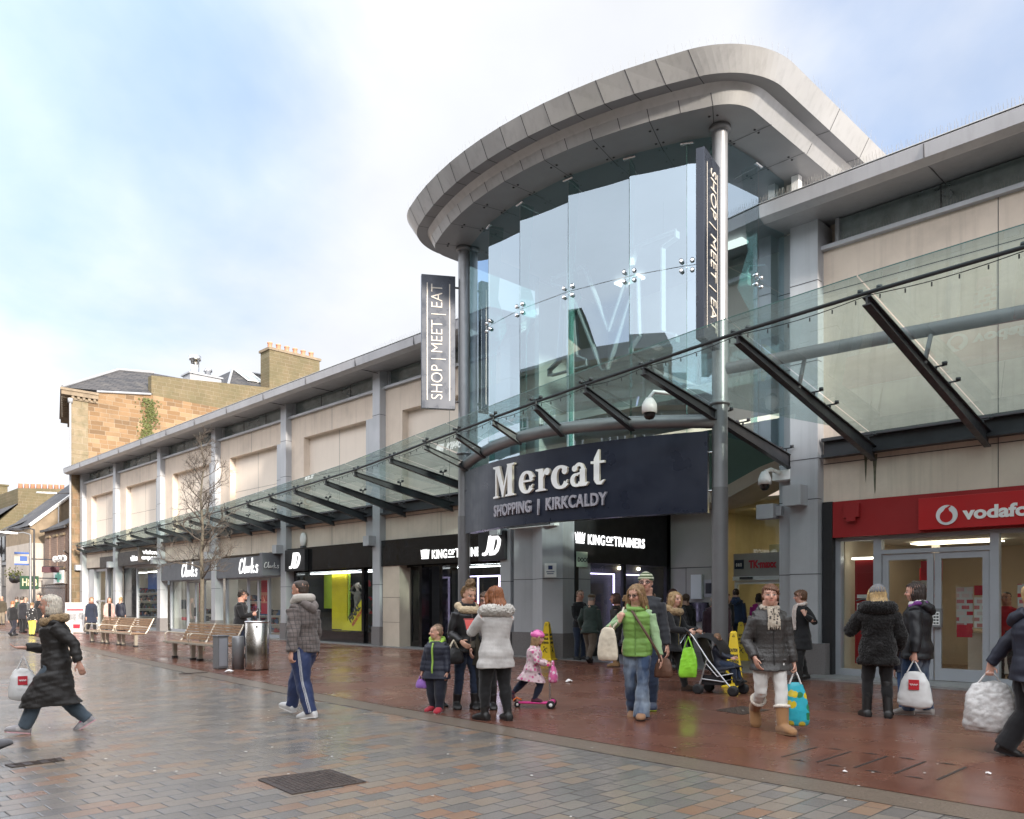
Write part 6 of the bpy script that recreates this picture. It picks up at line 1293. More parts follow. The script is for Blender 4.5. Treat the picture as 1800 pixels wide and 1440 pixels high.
    for tp in k.get('tops',[]):
        b=B(); e=tp.get('ease',.016)*(.74 if H>1.3 else .88); hem=tp.get('hem',.47); fl=tp.get('flare',.0)
        zs=[z for z in (hem,hem+.03,.30,.35,.40,.44,.47,.50,.52,.57,.615,.67,.73,.775,.805,.826,.842) if z>=hem]
        zs=sorted(set(zs)); rings=[]
        for z in zs:
            rx,ry=tor(max(z,.47)); f=max(0,(.56-z)/.2); ev=e if z<.8 else e*.6
            c=sp(z); dep=(ry*wf+ev+fl*f)*H; lat=(rx*wf+ev+fl*f)*H
            if z<.515:
                zz=c.z; xs_=[];ys_=[]
                for hip,kn,an,pt,to in J:
                    for p_,q_ in ((hip,kn),(kn,an)):
                        if min(p_.z,q_.z)-1e-6<=zz<=max(p_.z,q_.z)+1e-6 and abs(p_.z-q_.z)>1e-4:
                            g_=(zz-p_.z)/(q_.z-p_.z); m_=p_.lerp(q_,g_); xs_.append(m_.x); ys_.append(m_.y)
                if xs_:
                    k_=min(1,(.515-z)/.05); r_=(.054*wf+bt.get('ease',.012)*.8+.016+ev*.4)*H; lat=max(lat,k_*(max(abs(v_) for v_ in ys_)+r_))
                    x0,x1=min(xs_)-r_,max(xs_)+r_; cx0,cx1=min(c.x-dep,x0),max(c.x+dep,x1)
                    cx0=lerp(c.x-dep,min(cx0,c.x),k_); cx1=lerp(c.x+dep,cx1,k_); dep=(cx1-cx0)/2; c=Vector(((cx0+cx1)/2,c.y,c.z))
            rings.append(ell(c,lf*lat,fwv*dep,24,2.0+.3*f+min(2.5,max(0,dep/lat-.85)*3.0)))
        b.loft(rings)
        sl=tp.get('sleeve',1.0)
        if sl:
            for (sh,el,wr) in A:
                se=e*tp.get('se',.85); end=el.lerp(wr,.97*sl)
                b.tube([sh+Vector((0,0,.0)),sh.lerp(el,.35),el,el.lerp(end,.5),end],[(.034+se*.85)*H,(.031+se*.85)*H,(.025+se*.9)*H,(.023+se*.85)*H,(.017+se*.7)*H],12)
            b.tube([A[0][0],sp(.803,0,.045),sp(.815),sp(.803,0,-.045),A[1][0]],[(.034+e*.5)*H,(.032+e*.45)*H,(.032+e*.4)*H,(.032+e*.45)*H,(.034+e*.5)*H],12)
        pf=tp.get('puff'); amp=tp.get('amp',.004); fz=tp.get('fuzz',0)
        def disp(P):
            d=amp*pnoise(P*np.array([1,1,1.5]),22,seed+3)*H
            if pf: d=d+.55*pf[0]*(np.abs(np.sin(P[:,2]*math.pi/pf[1]+.6*pnoise(P,9,seed,1)*.3))-.6)
            if fz: d=d+fz*rng.random(len(P))
            return d
        me=remesh(b,vc,tp.get('name','jacket'),2 if (near and not pf) else 1,disp if near else None); me.transform(MW); jk=obj(tp.get('name','jacket'),me,tp['mat'],t,fix=False)
        def addpart(bb,name,m_,vox=None,dsp=None,par=jk):
            if vox: me=remesh(bb,vox,name,1,dsp)
            else: me=bb.mesh(name)
            me.transform(MW); return obj(name,me,m_,par,fix=False)
        col=tp.get('collar')
        if col:
            r_=col.get('r',.02)*H; b=B(); pts=[sp(.84+col.get('up',0),math.cos(a)*.052*col.get('s',1)-.004,math.sin(a)*.062*col.get('s',1)*wf)+upv*(-.012*H if math.cos(a)>.3 else .012*H) for a in np.linspace(0,2*math.pi,17)]
            b.tube(pts,r_,10); fzz=col.get('fuzz',0)
            addpart(b,col.get('name','collar'),col['mat'],vc*.8,(lambda P:fzz*rng.random(len(P))+.004*pnoise(P,60,seed)) if fzz else None)
        if tp.get('hood'):
            b=B(); b.tube([sp(.845,-.05,.06*wf),sp(.815,-.085,.03),sp(.79,-.095,0),sp(.815,-.085,-.03),sp(.845,-.05,-.06*wf)],[.022*H,.034*H,.036*H,.034*H,.022*H],10); b.tube([sp(.845,-.05,.06*wf),sp(.852,-.03,.0),sp(.845,-.05,-.06*wf)],.03*H,8); addpart(b,'hood',tp.get('hoodmat',tp['mat']),vc)
        if tp.get('zip'):
            b=B(); zz=np.linspace(hem+.01,.825,16); b.tube([sp(z,(tor(max(z,.47))[1]*wf+e+fl*max(0,(.56-z)/.2))*1.0+.004) for z in zz],tp.get('zipw',.006),6); addpart(b,'zip',tp['zip'])
        if tp.get('belt'):
            z=tp['belt'][0]; rx,ry=tor(z); b=B(); b.loft([ell(sp(z+dz),lf*(rx*wf+e+.006)*H,fwv*(ry*wf+e+.006)*H,24) for dz in (-.012,.012)],cap=False); addpart(b,'belt',tp['belt'][1])
        if tp.get('pocket'):
            b=B()
            for s_ in (-1,1):
                p=sp(.50,(tor(.5)[1]*wf+e)*.82,s_*.055); b.tube([p+q((0,s_*-.03,.0)),p+q((0,s_*.03,-.0))],.010*H,6)
            addpart(b,'pocket_flap',tp['mat'])
    if k.get('inner'):
        b=B(); b.loft([ell(sp(z),lf*(tor(z)[0]*wf+.004)*H*.8,fwv*(tor(z)[1]*wf+.010)*H) for z in (.6,.7,.78,.815,.84)]); me=remesh(b,vc,'jumper',1); me.transform(MW); obj('jumper',me,k['inner'],t,fix=False)
    if k.get('scarf'):
        b=B(); pts=[sp(.848,math.cos(a)*.045,math.sin(a)*.052)+upv*(.0 if math.cos(a)>0 else .012*H) for a in np.linspace(0,2*math.pi,15)]; b.tube(pts,k.get('scarfr',.020)*H,10)
        if k.get('scarflong'):
            for s_ in (-1,1): b.loft([ell(sp(z,(tor(max(z,.5))[1]*wf)+.030,s_*.022),lf*.022*H,fwv*.008*H,10) for z in (.845,.78,.70,k['scarflong'])])
        me=remesh(b,vc*.8,'scarf',1,lambda P:.004*pnoise(P,50,seed)); me.transform(MW); obj('scarf',me,k['scarf'],t,fix=False)
    # ---- shoes
    sh_=k.get('shoes',{'mat':m_blackm})
    for i,(hip,kn,an,pt,to) in enumerate(J):
        fd=Vector((math.cos(to)*math.cos(pt),math.sin(to)*math.cos(pt),math.sin(pt))); fu=Vector((-math.sin(pt)*math.cos(to),-math.sin(pt)*math.sin(to),math.cos(pt))); fl_=fu.cross(fd)
        sz=sh_.get('size',1.0)*H; o_=an-fu*.045*H
        b=B(); prof=[(-.045,.010,.012,.020),(-.038,.026,.028,.022),(0,.029,.034,.026),(.04,.031,.030,.025),(.075,.034,.024,.020),(.105,.029,.018,.015),(.120,.014,.010,.010)]
        b.loft([ell(o_+fd*x*sz+fu*(hgt+.004)*sz*.85,fl_*w_*sz*1.12,fu*hgt*sz*.98,14,2.6) for x,w_,hgt,_ in prof])
        bh=sh_.get('boot',0)
        if bh:
            up_=(kn-an).normalized(); r_=sh_.get('br',.034)
            b.tube([an-up_*.02*H,an+up_*.02*H,an+up_*bh*.5*H,an+up_*bh*H],[.030*H,r_*H*.95,r_*H,(r_+.004)*H],12)
        me=remesh(b,min(vc,.010),'boot' if bh else 'shoe',1); me.transform(MW); so=obj('boot' if bh else 'shoe',me,sh_['mat'],t,fix=False)
        b=B(); b.loft([[o_+fd*x*sz*.98+fl_*w_*sz*.92*math.copysign(1,s_)+fu*z for x,w_,s_ in [(p[0],p[1],1) for p in prof]+[(p[0],p[1],-1) for p in reversed(prof)]] for z in (0,.011*H)],smooth=False); me=b.mesh('sole'); me.transform(MW); obj('sole',me,sh_.get('sole',m_blackm),so,fix=False)
        if sh_.get('cuff'):
            up_=(kn-an).normalized(); c=an+up_*bh*H; a_=up_.orthogonal().normalized(); c2=up_.cross(a_)
            b=B(); b.tube([c+(a_*math.cos(w_)+c2*math.sin(w_))*(sh_.get('br',.034)+.003)*H for w_ in np.linspace(0,2*math.pi,15)],.011*H,8); me=remesh(b,.008,'boot_cuff',1,lambda P:.004*rng.random(len(P))); me.transform(MW); obj('boot_cuff',me,sh_['cuff'],so,fix=False)
    # ---- hair
    hs=k.get('hair','short'); hm=cloth('hair_%.3f_%.3f'%hairc[:2],hairc,.5,.35,90,.35,0,None,30) 
    def hsh(rows,g=.0): return [ell(hd(z,c),HL*w_*hh,HF*d*hh,22) for z,c,w_,d in rows]
    b=B(); strands=(22,.016)
    crown=[(.12,-.12,.385,.43),(.25,-.085,.385,.46),(.36,-.05,.345,.455),(.45,-.04,.27,.36),(.53,-.04,.14,.2),(.555,-.04,.04,.05)]
    if hs in('short','bun','curly','pony'):
        b.loft(hsh([(-.33,-.20,.22,.20),(-.2,-.18,.33,.30),(-.03,-.15,.372,.36)]+crown))
        if hs=='bun': b.ball(hd(.70,-.05),.26*hh,8,sc=(1,1,.9)); b.ball(hd(.78,-.16,.1),.16*hh,6); b.ball(hd(.62,.05,-.1),.18*hh,6)
        if hs=='pony': b.ball(hd(.05,-.55),.16*hh,6); b.tube([hd(.05,-.55),hd(-.2,-.62),hd(-.5,-.55)],[.10*hh,.10*hh,.04*hh],8)
    elif hs=='crop':
        b.loft(hsh([(-.25,-.17,.25,.25),(-.1,-.13,.345,.345),(.12,-.10,.368,.40),(.25,-.07,.362,.44),(.36,-.045,.315,.425),(.45,-.04,.24,.32),(.515,-.04,.10,.15)]))
    elif hs=='bob':
        b.loft(hsh([(-.58,-.15,.36,.33),(-.45,-.13,.42,.38),(-.2,-.12,.44,.42),(0,-.13,.425,.41)]+crown))
    elif hs=='long':
        Lh=k.get('hairlen',1.1); sp_=k.get('hairspread',1.0)
        hb=k.get('hairback',0)
        b.loft(hsh([(-.5-Lh+.5,-.26-hb,.30*sp_,.16),(-.5-Lh*.55,-.24-hb,.42*sp_,.24),(-.5,-.16-hb*.6,.45*sp_,.34),(-.2,-.13,.44,.40),(0,-.13,.425,.41)]+crown))
        for s_ in (-1,1): b.tube([hd(.30,.24,s_*.25),hd(.05,.22,s_*.40),hd(-.35,.20,s_*.42),hd(-.5-Lh*.4,.10,s_*.44*sp_)],[.09*hh,.10*hh,.11*hh,.05*hh],8)
        if k.get('blow'):
            for j in range(7): b.tube([hd(.1-.1*j,-.1,-.35),hd(-.05-.12*j,-.15+.05*j,-.65),hd(-.15-.13*j,-.05*j,-.95-.08*(j%3))],[.13*hh,.10*hh,.03*hh],7)
    elif hs=='fringe':
        b.loft(hsh([(-.38,-.18,.28,.25),(-.2,-.15,.385,.36),(0,-.13,.40,.39),(.12,-.10,.395,.44)]+crown[1:])); b.tube([hd(.36,.26,-.28),hd(.31,.38,-.12),hd(.27,.40,.10),hd(.20,.33,.30),hd(.02,.2,.37)],[.08*hh,.07*hh,.08*hh,.07*hh,.05*hh],8)
    if hs!='none':
        def hdisp(P):
            rel=P-np.array(hc); an_=np.arctan2(rel@np.array(HL),rel@np.array(HF)); z=rel@np.array(HU)
            a_={'crop':.0008,'curly':.016,'bun':.011}.get(hs,.007)*(H if not child else 1.1)
            return a_*(np.sin(an_*24+pnoise(P,18,seed)*2.2)+.7*np.sin(an_*41+z*20+pnoise(P,30,seed+1)))*.6+(.010*pnoise(P,60,seed+9) if hs in('curly','bun') else (.003*pnoise(P,90,seed+9,2) if hs=='crop' else 0))
        me=remesh(b,(.0075 if near else .012)*(1 if not child else .8),'hair',1,hdisp if near else None); me.transform(MW); obj('hair',me,hm,t,fix=False)
    # ---- headwear, glasses
    hat=k.get('hat')
    if hat:
        ty=hat['type']; b=B()
        if ty=='beanie':
            b.loft(hsh([(.10,-.06,.415,.50),(.16,-.06,.43,.515),(.26,-.06,.425,.51),(.40,-.06,.37,.44),(.52,-.06,.25,.30),(.60,-.06,.08,.1)])); me=remesh(b,.008,'beanie',1,lambda P:.003*np.sin(np.arctan2((P-np.array(hc))@np.array(HL),(P-np.array(hc))@np.array(HF))*46))
        elif ty=='cap':
            b.loft(hsh([(.12,-.03,.40,.48),(.22,.02,.44,.56),(.36,.0,.42,.52),(.46,-.05,.30,.36),(.5,-.05,.1,.1)])); b.loft([ell(hd(.14,.5),HL*.3*hh,HF*.2*hh),ell(hd(.18,.46),HL*.3*hh,HF*.2*hh)]); me=remesh(b,.010,'flat_cap',1)
        else:
            b.loft(hsh([(.02,-.10,.40,.46),(.14,-.06,.47,.60),(.30,-.05,.47,.62),(.46,-.06,.40,.52),(.60,-.07,.26,.34),(.68,-.08,.08,.12)])); me=remesh(b,.009,'helmet',1)
        me.transform(MW); ho=obj({'beanie':'beanie','cap':'flat_cap'}.get(ty,'helmet'),me,hat['mat'],t,fix=False)
        if ty=='helmet':
            for s_ in (-.24,-.08,.08,.24):
                b=B(); b.tube([hd(.24,.52-abs(s_)*.5,s_),hd(.45,.38-abs(s_)*.4,s_*1.0),hd(.60,.12,s_*.8)],[.02*hh,.05*hh,.03*hh],6); b.tube([hd(.62,-.18,s_*.8),hd(.50,-.44,s_),hd(.30,-.60+abs(s_)*.4,s_)],[.03*hh,.05*hh,.02*hh],6); me=b.mesh('vent'); me.transform(MW); obj('helmet_vent',me,m_prdark,ho,fix=False)
            b=B(); b.tube([hd(.0,.05,.40),hd(-.30,.12,.33),hd(-.50,.16,.0),hd(-.30,.12,-.33),hd(.0,.05,-.40)],.03*hh,6); me=b.mesh('strap'); me.transform(MW); obj('helmet_strap',me,m_prdark,ho,fix=False)
    if k.get('glasses'):
        b=B()
        for s_ in (-1,1):
            b.tube([hd(.01+.075*math.sin(a),.485-abs(.1*math.cos(a))*.3,s_*.155+.11*math.cos(a)) for a in np.linspace(0,2*math.pi,13)],.016*hh,5); b.tube([hd(.03,.45,s_*.26),hd(.03,.0,s_*.385)],.014*hh,5)
        b.tube([hd(.02,.50,-.05),hd(.02,.50,.05)],.014*hh,5); me=b.mesh('glasses'); me.transform(MW); obj('glasses',me,m_blackm,t,fix=False)
    return dict(t=t,MW=MW,A=A,HD=[(MW@Vector(w_),(MW.to_3x3()@h_),(MW.to_3x3()@p_),(MW.to_3x3()@s_)) for w_,h_,p_,s_ in HD],sp=lambda z,x=0,y=0:MW@sp(z,x,y),hd=lambda z,c,l=0:MW@hd(z,c,l),H=H,wf=wf,J=J)
def face_yaw(h,px): return 45.507+h-math.degrees(math.atan((px-900)/1425))
# ------------------------------------------------------------------ the people in the street
BLACK=(.012,.012,.014)
c_blk=cloth('black_wool',(.014,.014,.016),.9); c_blkn=cloth('black_nylon',(.013,.013,.016),.5,sheen=0); c_leg=cloth('black_leggings',(.012,.012,.013),.8); c_jean=cloth('blue_denim',(.035,.06,.115),.9,pattern=faded); c_jdk=cloth('dark_denim',(.018,.028,.055),.9); c_navy=cloth('navy_nylon',(.014,.017,.032),.6,sheen=0); c_brown=cloth('brown_cord',(.10,.075,.055),.9); c_grey=cloth('grey_wool',(.16,.16,.17),.95)
c_tan=cloth('tan_fur',(.34,.235,.13),.95,bump=.4); c_whitefur=cloth('white_fur',(.62,.59,.54),.95,bump=.4)
s_blk={'mat':m_blackm}; s_boot={'mat':cloth('black_leather_boot',(.014,.013,.013),.4,sheen=0),'boot':.09}
def bag(lab,top,size,m_,cat='bag',wr=.012,flat=.5,handles=True,name='shopping_bag',yaw=0,flare=1.0,handlem=None,logo=None,hl=.14):
    """carrier bag hanging from the point top; size=(width, height)"""
    w_,h_=size; t=thing(name,lab,cat,tuple(top)); M_=Matrix.Translation(Vector(top))@Matrix.Rotation(R(yaw),4,'Z'); b=B()
    rows=[(-hl,.40,.16),(-hl-.06*h_,.62,.35),(-hl-.28*h_,.84,.70),(-hl-.62*h_,.97*flare**.7,1.0),(-hl-.86*h_,1.0*flare,1.0),(-hl-.97*h_,.90*flare,.8),(-hl-h_,.6*flare,.5)]
    b.loft([ell(V(0,0,z),V(w_/2*f,0,0),V(0,w_/2*flat*g,0),24,2.4) for z,f,g in rows])
    sd=int(abs(top[0]*77))%999
    me=remesh(b,.011,'bag_body',1,lambda P:wr*pnoise(P*np.array([1,1,.5]),17,sd)+wr*.35*np.abs(pnoise(P,48,sd+1,2))); me.transform(M_); o=obj('bag_body',me,m_,t,fix=False)
    if handles:
        b=B()
        for s_ in (-1,1): b.tube([V(-w_*.22,s_*.012,-hl-.02),V(-w_*.10,s_*.01,-hl*.5),V(0,s_*.008,0),V(w_*.10,s_*.01,-hl*.5),V(w_*.22,s_*.012,-hl-.02)],.009,6)
        me=b.mesh('handle'); me.transform(M_); obj('handle',me,handlem or m_,t,fix=False)
    if logo:
        b=B(); y_=w_/2*flat*1.0+.004
        for s_ in (-1,1): b.box(-w_*.16,w_*.16,s_*y_-.002,s_*y_+.002,-hl-.50*h_,-hl-.22*h_)
        me=b.mesh('logo_patch'); me.transform(M_); lp=obj('logo_patch',me,logo,o,fix=False)
        b=B()
        for s_ in (-1,1): b.tube([V(-w_*.12+w_*.24*i/10,s_*(y_+.004),-hl-.36*h_+.035*h_*math.sin(i*2.1)) for i in range(11)],.005,4)
        me=b.mesh('script'); me.transform(M_); obj('script_mark',me,m_white,lp,fix=False)
    return t
def strap(pts,r_,m_,lab,cat,name):
    b=B(); b.tube(pts,r_,6); o=obj(name,b,m_); return tag(o,lab,cat)
m_plast=mat('white_plastic_film',(.70,.70,.69),.35,var=.06,vs_=9,bump=.3,bs=18); m_canvas=cloth('cream_canvas',(.62,.55,.43),.9)
WALK=lambda f,b_,s=.05:[(f,s,.048,6,6),(b_,-s,.085,-38,6)]
# 1 grey-haired woman striding left
Y=face_yaw(176,95)
P=person('grey haired woman in a long black padded coat striding left',(-10.3,2.79,0),Y,1.60,dict(w=1.10,hz=.507,lean=3,legs=[(.19,.04,.05,10,4),(-.19,-.04,.075,-32,4)],arms=[(-.15,.17,.50),(.20,-.10,.60)],poles=[(-.8,.2,.0),(-.4,-.2,-.8)],hdir=[None,(1,0,.05)],palm=[None,(0,0,1)],curl=(.4,.3),head=(-4,0),hair='bob',hairc=(.62,.56,.47),skin=(.55,.31,.23),
 bottom=dict(mat=cloth('greyblue_trousers',(.07,.095,.12),.85),ease=.015,flare=.012),tops=[dict(mat=cloth('black_padded_coat',(.018,.016,.015),.55,sheen=0,bump=.3),hem=.225,ease=.034,flare=.010,puff=(.006,.12),se=.7,amp=.006,pocket=1,collar=dict(mat=c_tan,r=.024,fuzz=.02,s=1.3,up=-.008,name='fur_trim'))],scarf=c_blk,shoes=dict(mat=cloth('grey_trainer',(.33,.31,.32),.6,pattern=floral([(.55,.10,.22),(.5,.48,.47)],14,.5)),sole=mat('pink_white_sole',(.70,.42,.45),.6))))
bag('white carrier bag with a red block carried by the grey haired woman',P['HD'][1][0]+P['HD'][1][1]*.02+V(0,0,-.10),(.30,.36),m_plast,logo=m_prred,yaw=Y+90-90,flare=1.05)
# left edge walker, mostly out of frame
person('passer-by cut off by the left edge, dark glove and grey shoe showing',(-9.36,1.44,0),face_yaw(2,-45),1.72,dict(hz=.49,legs=[(-.24,.05,.09,-40,4),(.27,-.05,.055,20,4)],arms=[(.27,.14,.47),(-.15,-.15,.49)],hair='crop',glove=(.02,.02,.02),bottom=dict(mat=c_jdk,ease=.016),tops=[dict(mat=c_tan if 0 else cloth('beige_jacket',(.40,.34,.24),.85),hem=.46,ease=.025)],shoes=dict(mat=cloth('grey_suede',(.14,.14,.15),.8),sole=m_blackm)))
# 2 man in plaid jacket
Y=face_yaw(137,540)
P=person('man seen from behind in a brown plaid jacket and blue striped track trousers',(-9.36,5.43,0),Y,1.76,dict(w=1.12,hz=.517,lean=3,legs=[(-.11,.05,.05,-8,8),(.17,-.045,.07,12,8)],arms=[(-.06,.21,.475),(.07,-.21,.455)],curl=(.8,1.0),head=(8,-6),hair='crop',hairc=(.055,.038,.028),skin=(.50,.27,.19),
 bottom=dict(mat=cloth('track_blue',(.018,.034,.105),.6,sheen=.1),ease=.022,flare=.004,stripe=1,amp=.006),tops=[dict(mat=cloth('plaid_brown',(.155,.128,.118),.85,pattern=plaid,bump=.1),hem=.475,ease=.034,amp=.007,hood=1,hoodmat=cloth('plain_taupe',(.17,.145,.135),.85),collar=dict(mat=cloth('pale_hoodie',(.50,.46,.41),.9),r=.034,up=.022,s=1.05,name='hoodie_collar'))],shoes=dict(mat=cloth('white_trainer',(.62,.62,.62),.5,sheen=0),sole=m_white,size=1.02)))
h=P['HD'][1]; t=thing('mobile_phone','black phone in the right hand of the plaid jacketed man','phone',tuple(h[0])); b=B(); b.box(-.035,.035,-.075,.075,-.006,.006); me=b.mesh('casing'); me.transform(Matrix.Translation(h[0]+h[1]*.09+h[2]*.015)@Matrix.Rotation(R(55),4,'X')@Matrix.Rotation(R(20),4,'Y')); obj('casing',me,m_black,t,fix=False)
b=B(); 
for w0 in P['HD']: b.lathe([(.028,-.012),(.034,-.006),(.034,.006),(.028,.012)],(0,0,0),14,M=frame(w0[0],(0,0,1) if abs(w0[1].z)<.9 else (1,0,0),w0[1]))
# 3 boy, 4 girl behind
Y=face_yaw(-118,765)
P=person('small boy with shaved fair hair, navy padded jacket and red shoes',(-8.5,6.93,0),Y,1.13,dict(w=1.25,legs=[(.05,.065,.046,0,10),(-.04,-.06,.046,0,14)],arms=[(.04,.17,.47),(.05,-.19,.45)],curl=(.4,1.0),head=(-42,2),hair='crop',hairc=(.22,.14,.085),skin=(.60,.34,.25),stubble=1,bottom=dict(mat=cloth('navy_joggers',(.016,.018,.03),.8),ease=.026,flare=.006),
 tops=[dict(mat=c_navy,hem=.40,ease=.034,puff=(.006,.07),zip=mat('lime_zip',(.30,.48,.08),.5),zipw=.013,collar=dict(mat=cloth('lime_lining',(.33,.55,.06),.7),r=.024,s=1.0,name='hood_lining'))],shoes=dict(mat=cloth('red_canvas',(.34,.015,.03),.7),sole=m_white,size=1.25)))
h=P['HD'][1]; t=bag('small purple fabric purse hanging from the boy with the shaved head',h[0]+h[1]*.05,(.17,.13),cloth('purple_fabric',(.26,.12,.42),.7,pattern=floral([(.5,.2,.45),(.3,.15,.5)],30,.45)),hl=.05,wr=.006,yaw=20,name='fabric_purse')
person('little girl peeking over the boy in the navy jacket',(-8.9,7.27,0),face_yaw(-62,783),1.13,dict(w=1.15,hair='pony',hairc=(.16,.10,.06),skin=(.58,.33,.25),head=(5,4),bottom=dict(mat=c_leg,ease=.012),tops=[dict(mat=cloth('dark_school_coat',(.018,.018,.022),.8),hem=.36,ease=.03,collar=dict(mat=cloth('lime_lining',(1,1,1)),r=.03,s=1.2,name='lime_hood'))],shoes=s_boot))
# 5 bun woman, 6 half hidden woman, 7 white coat
Y=face_yaw(-62,822)
P=person('smiling woman with a messy bun and black leather jacket with shearling collar',(-8.44,7.40,0),Y,1.69,dict(lean=5,legs=[(.05,.055,.046,0,12),(-.05,-.06,.046,0,22)],arms=[(.16,.08,.56),(.13,-.12,.56)],head=(4,-16),smile=1,hair='bun',hairc=(.20,.12,.055),skin=(.60,.35,.25),bottom=dict(mat=c_jdk,ease=.006),
 tops=[dict(mat=cloth('black_leather',(.012,.012,.013),.35,sheen=0,bump=.3),hem=.47,ease=.020,zip=m_chrome,collar=dict(mat=cloth('cream_shearling',(.60,.48,.32),.95,bump=.4),r=.028,fuzz=.012,s=1.35,up=-.012,name='shearling_collar'))],scarf=c_blk,shoes=s_boot))
hp=P['sp'](.52,.09,-.16); bag('black leather handbag with a cream strap on the hip of the bun haired woman',hp+V(0,0,.10),(.30,.22),cloth('black_leather',(1,1,1)),cat='handbag',hl=.10,wr=.006,flat=.4,handlem=mat('cord_cream',(.55,.48,.36),.7),yaw=Y+90,name='handbag')
person('woman with glasses half hidden behind the grey white coat',(-8.25,7.60,0),face_yaw(-95,853),1.60,dict(hair='fringe',hairc=(.09,.05,.03),glasses=1,skin=(.58,.34,.26),head=(-6,-6),arms=[(.1,.13,.52),(.1,-.13,.52)],bottom=dict(mat=c_leg,ease=.008),tops=[dict(mat=cloth('dark_khaki_parka',(.045,.038,.026),.8),hem=.38,ease=.026)],shoes=s_boot))
Y=face_yaw(118,868)
P=person('auburn haired woman from behind in a grey white coat with a white fur collar',(-7.36,6.95,0),Y,1.66,dict(w=1.22,legs=[(.04,.075,.046,0,14),(-.05,-.075,.046,0,10)],arms=[(.24,.10,.66),(.23,-.07,.65)],poles=[(-.5,.9,-.5),(-.5,-.6,-.6)],curl=(.7,.7),head=(6,-8),hair='long',hairc=(.24,.085,.03),hairlen=.95,hairspread=.9,hairback=.34,skin=(.58,.33,.25),glove=(.20,.20,.21),
 bottom=dict(mat=c_leg,ease=.008),tops=[dict(mat=cloth('pale_grey_boucle',(.50,.48,.46),.95,bs=90,bump=.25),hem=.40,ease=.026,flare=.018,name='coat',collar=dict(mat=c_whitefur,r=.034,fuzz=.03,s=1.45,up=-.022,name='fur_collar'))],shoes={**s_boot,'size':1.05}))
hd_=P['HD'][0]; t=thing('tablet_case','dark tablet case with a red inner edge held by the auburn haired woman','tablet',tuple(hd_[0])); M_=Matrix.Translation(hd_[0]+hd_[1]*.13+V(0,0,.07))@Matrix.Rotation(R(Y),4,'Z')@Matrix.Rotation(R(28),4,'Y'); b=B(); b.box(-.008,.004,-.07,.07,-.10,.11); me=b.mesh('case'); me.transform(M_); obj('case',me,m_blackm,t,fix=False); b=B(); b.box(-.012,-.008,-.062,.062,-.09,.10); b.box(-.008,.004,-.074,-.07,-.10,.115); b.box(-.008,.004,-.07,.07,.11,.116); me=b.mesh('cover_edge'); me.transform(M_); obj('cover_edge',me,mat('coral_red',(.55,.07,.06),.5),t,fix=False)
# 8 girl on scooter
sx,sy=-7.85,8.18; Y=face_yaw(-6,938)
t=thing('kick_scooter','pink three wheeled child scooter on the red pavement','scooter',(sx,sy,0)); M_=Matrix.Translation((sx,sy,0))@Matrix.Rotation(R(Y),4,'Z')
m_pink=mat('pink_plastic',(.72,.045,.27),.35,var=.05); m_orange=mat('orange_plastic',(.75,.18,.04),.4)
def part(b,nm,m_,par,M2=None):
    me=b.mesh(nm); me.transform(M2 or M_); return obj(nm,me,m_,par,fix=False)
b=B(); b.loft([ell(V(x,0,.075),V(0,w_,0),V(0,0,h_),14,3) for x,w_,h_ in ((-.24,.03,.014),(-.18,.05,.018),(.08,.055,.018),(.16,.05,.022),(.2,.04,.02))]); b.loft([ell(V(.22,y,.085),V(.05,0,0),V(0,0,.03),12,2.4) for y in (-.12,-.05,.05,.12)]); part(b,'deck',m_pink,t)
b=B(); b.loft([ell(V(x,0,z),V(0,.028,0),V(0,0,.014)) for x,z in ((-.20,.11),(-.27,.14),(-.32,.10))]); part(b,'rear_mudguard',m_orange,t)
for (x,y,r_) in ((.22,.14,.062),(.22,-.14,.062),(-.26,0,.045)):
    b=B(); Mw=Matrix.Translation((x,y,r_))@Matrix.Rotation(R(90),4,'X'); b.lathe([(r_*.62,-.014),(r_*.95,-.013),(r_,0),(r_*.95,.013),(r_*.62,.014)],(0,0,0),18,M=Mw); wl=part(b,'wheel',m_blackm,t); b=B(); b.lathe([(0,-.016),(r_*.62,-.013),(r_*.62,.013),(0,.016)],(0,0,0),14,M=Mw); part(b,'hub',m_white,wl)
b=B(); b.tube([(.20,0,.10),(.19,0,.60)],.014,8); part(b,'stem',m_chrome,t); b=B(); b.tube([(.18,-.13,.61),(.19,0,.615),(.18,.13,.61)],.016,8); part(b,'handlebar',m_pink,t)
P=person('small girl in a pink helmet and flowery coat riding the scooter',(sx-.05*math.cos(R(Y)),sy-.05*math.sin(R(Y)),.055),Y,.99,dict(w=1.2,lean=8,hz=.51,legs=[(-.30,.05,.13,-45,4),(.03,-.02,.075,0,4)],arms=[(.21,.10,.57),(.21,-.10,.57)],poles=[(-.3,.6,-.6),(-.3,-.6,-.6)],curl=(1.,1.),head=(-10,-8),hair='long',hairlen=.6,hairc=(.32,.20,.10),skin=(.62,.36,.27),hat=dict(type='helmet',mat=mat('helmet_pink',(.66,.12,.36),.3,coat=.5)),
 bottom=dict(mat=c_jdk,ease=.012),tops=[dict(mat=cloth('flower_coat',(.60,.46,.48),.8,pattern=floral([(.55,.10,.25),(.62,.30,.42),(.35,.22,.24),(.66,.55,.55)],22,.62)),hem=.345,ease=.034,flare=.05,name='coat')],shoes=dict(mat=cloth('plum_boot',(.10,.03,.05),.7),boot=.06)))
bag('pink patterned backpack hanging from the scooter handlebar',M_@V(.24,0,.66),(.22,.24),cloth('pink_pattern',(.55,.10,.26),.6,pattern=floral([(.72,.62,.66),(.6,.08,.3),(.10,.06,.10),(.68,.3,.45)],22,.66)),hl=.06,flat=.6,wr=.005,yaw=Y+90,name='backpack',cat='backpack')
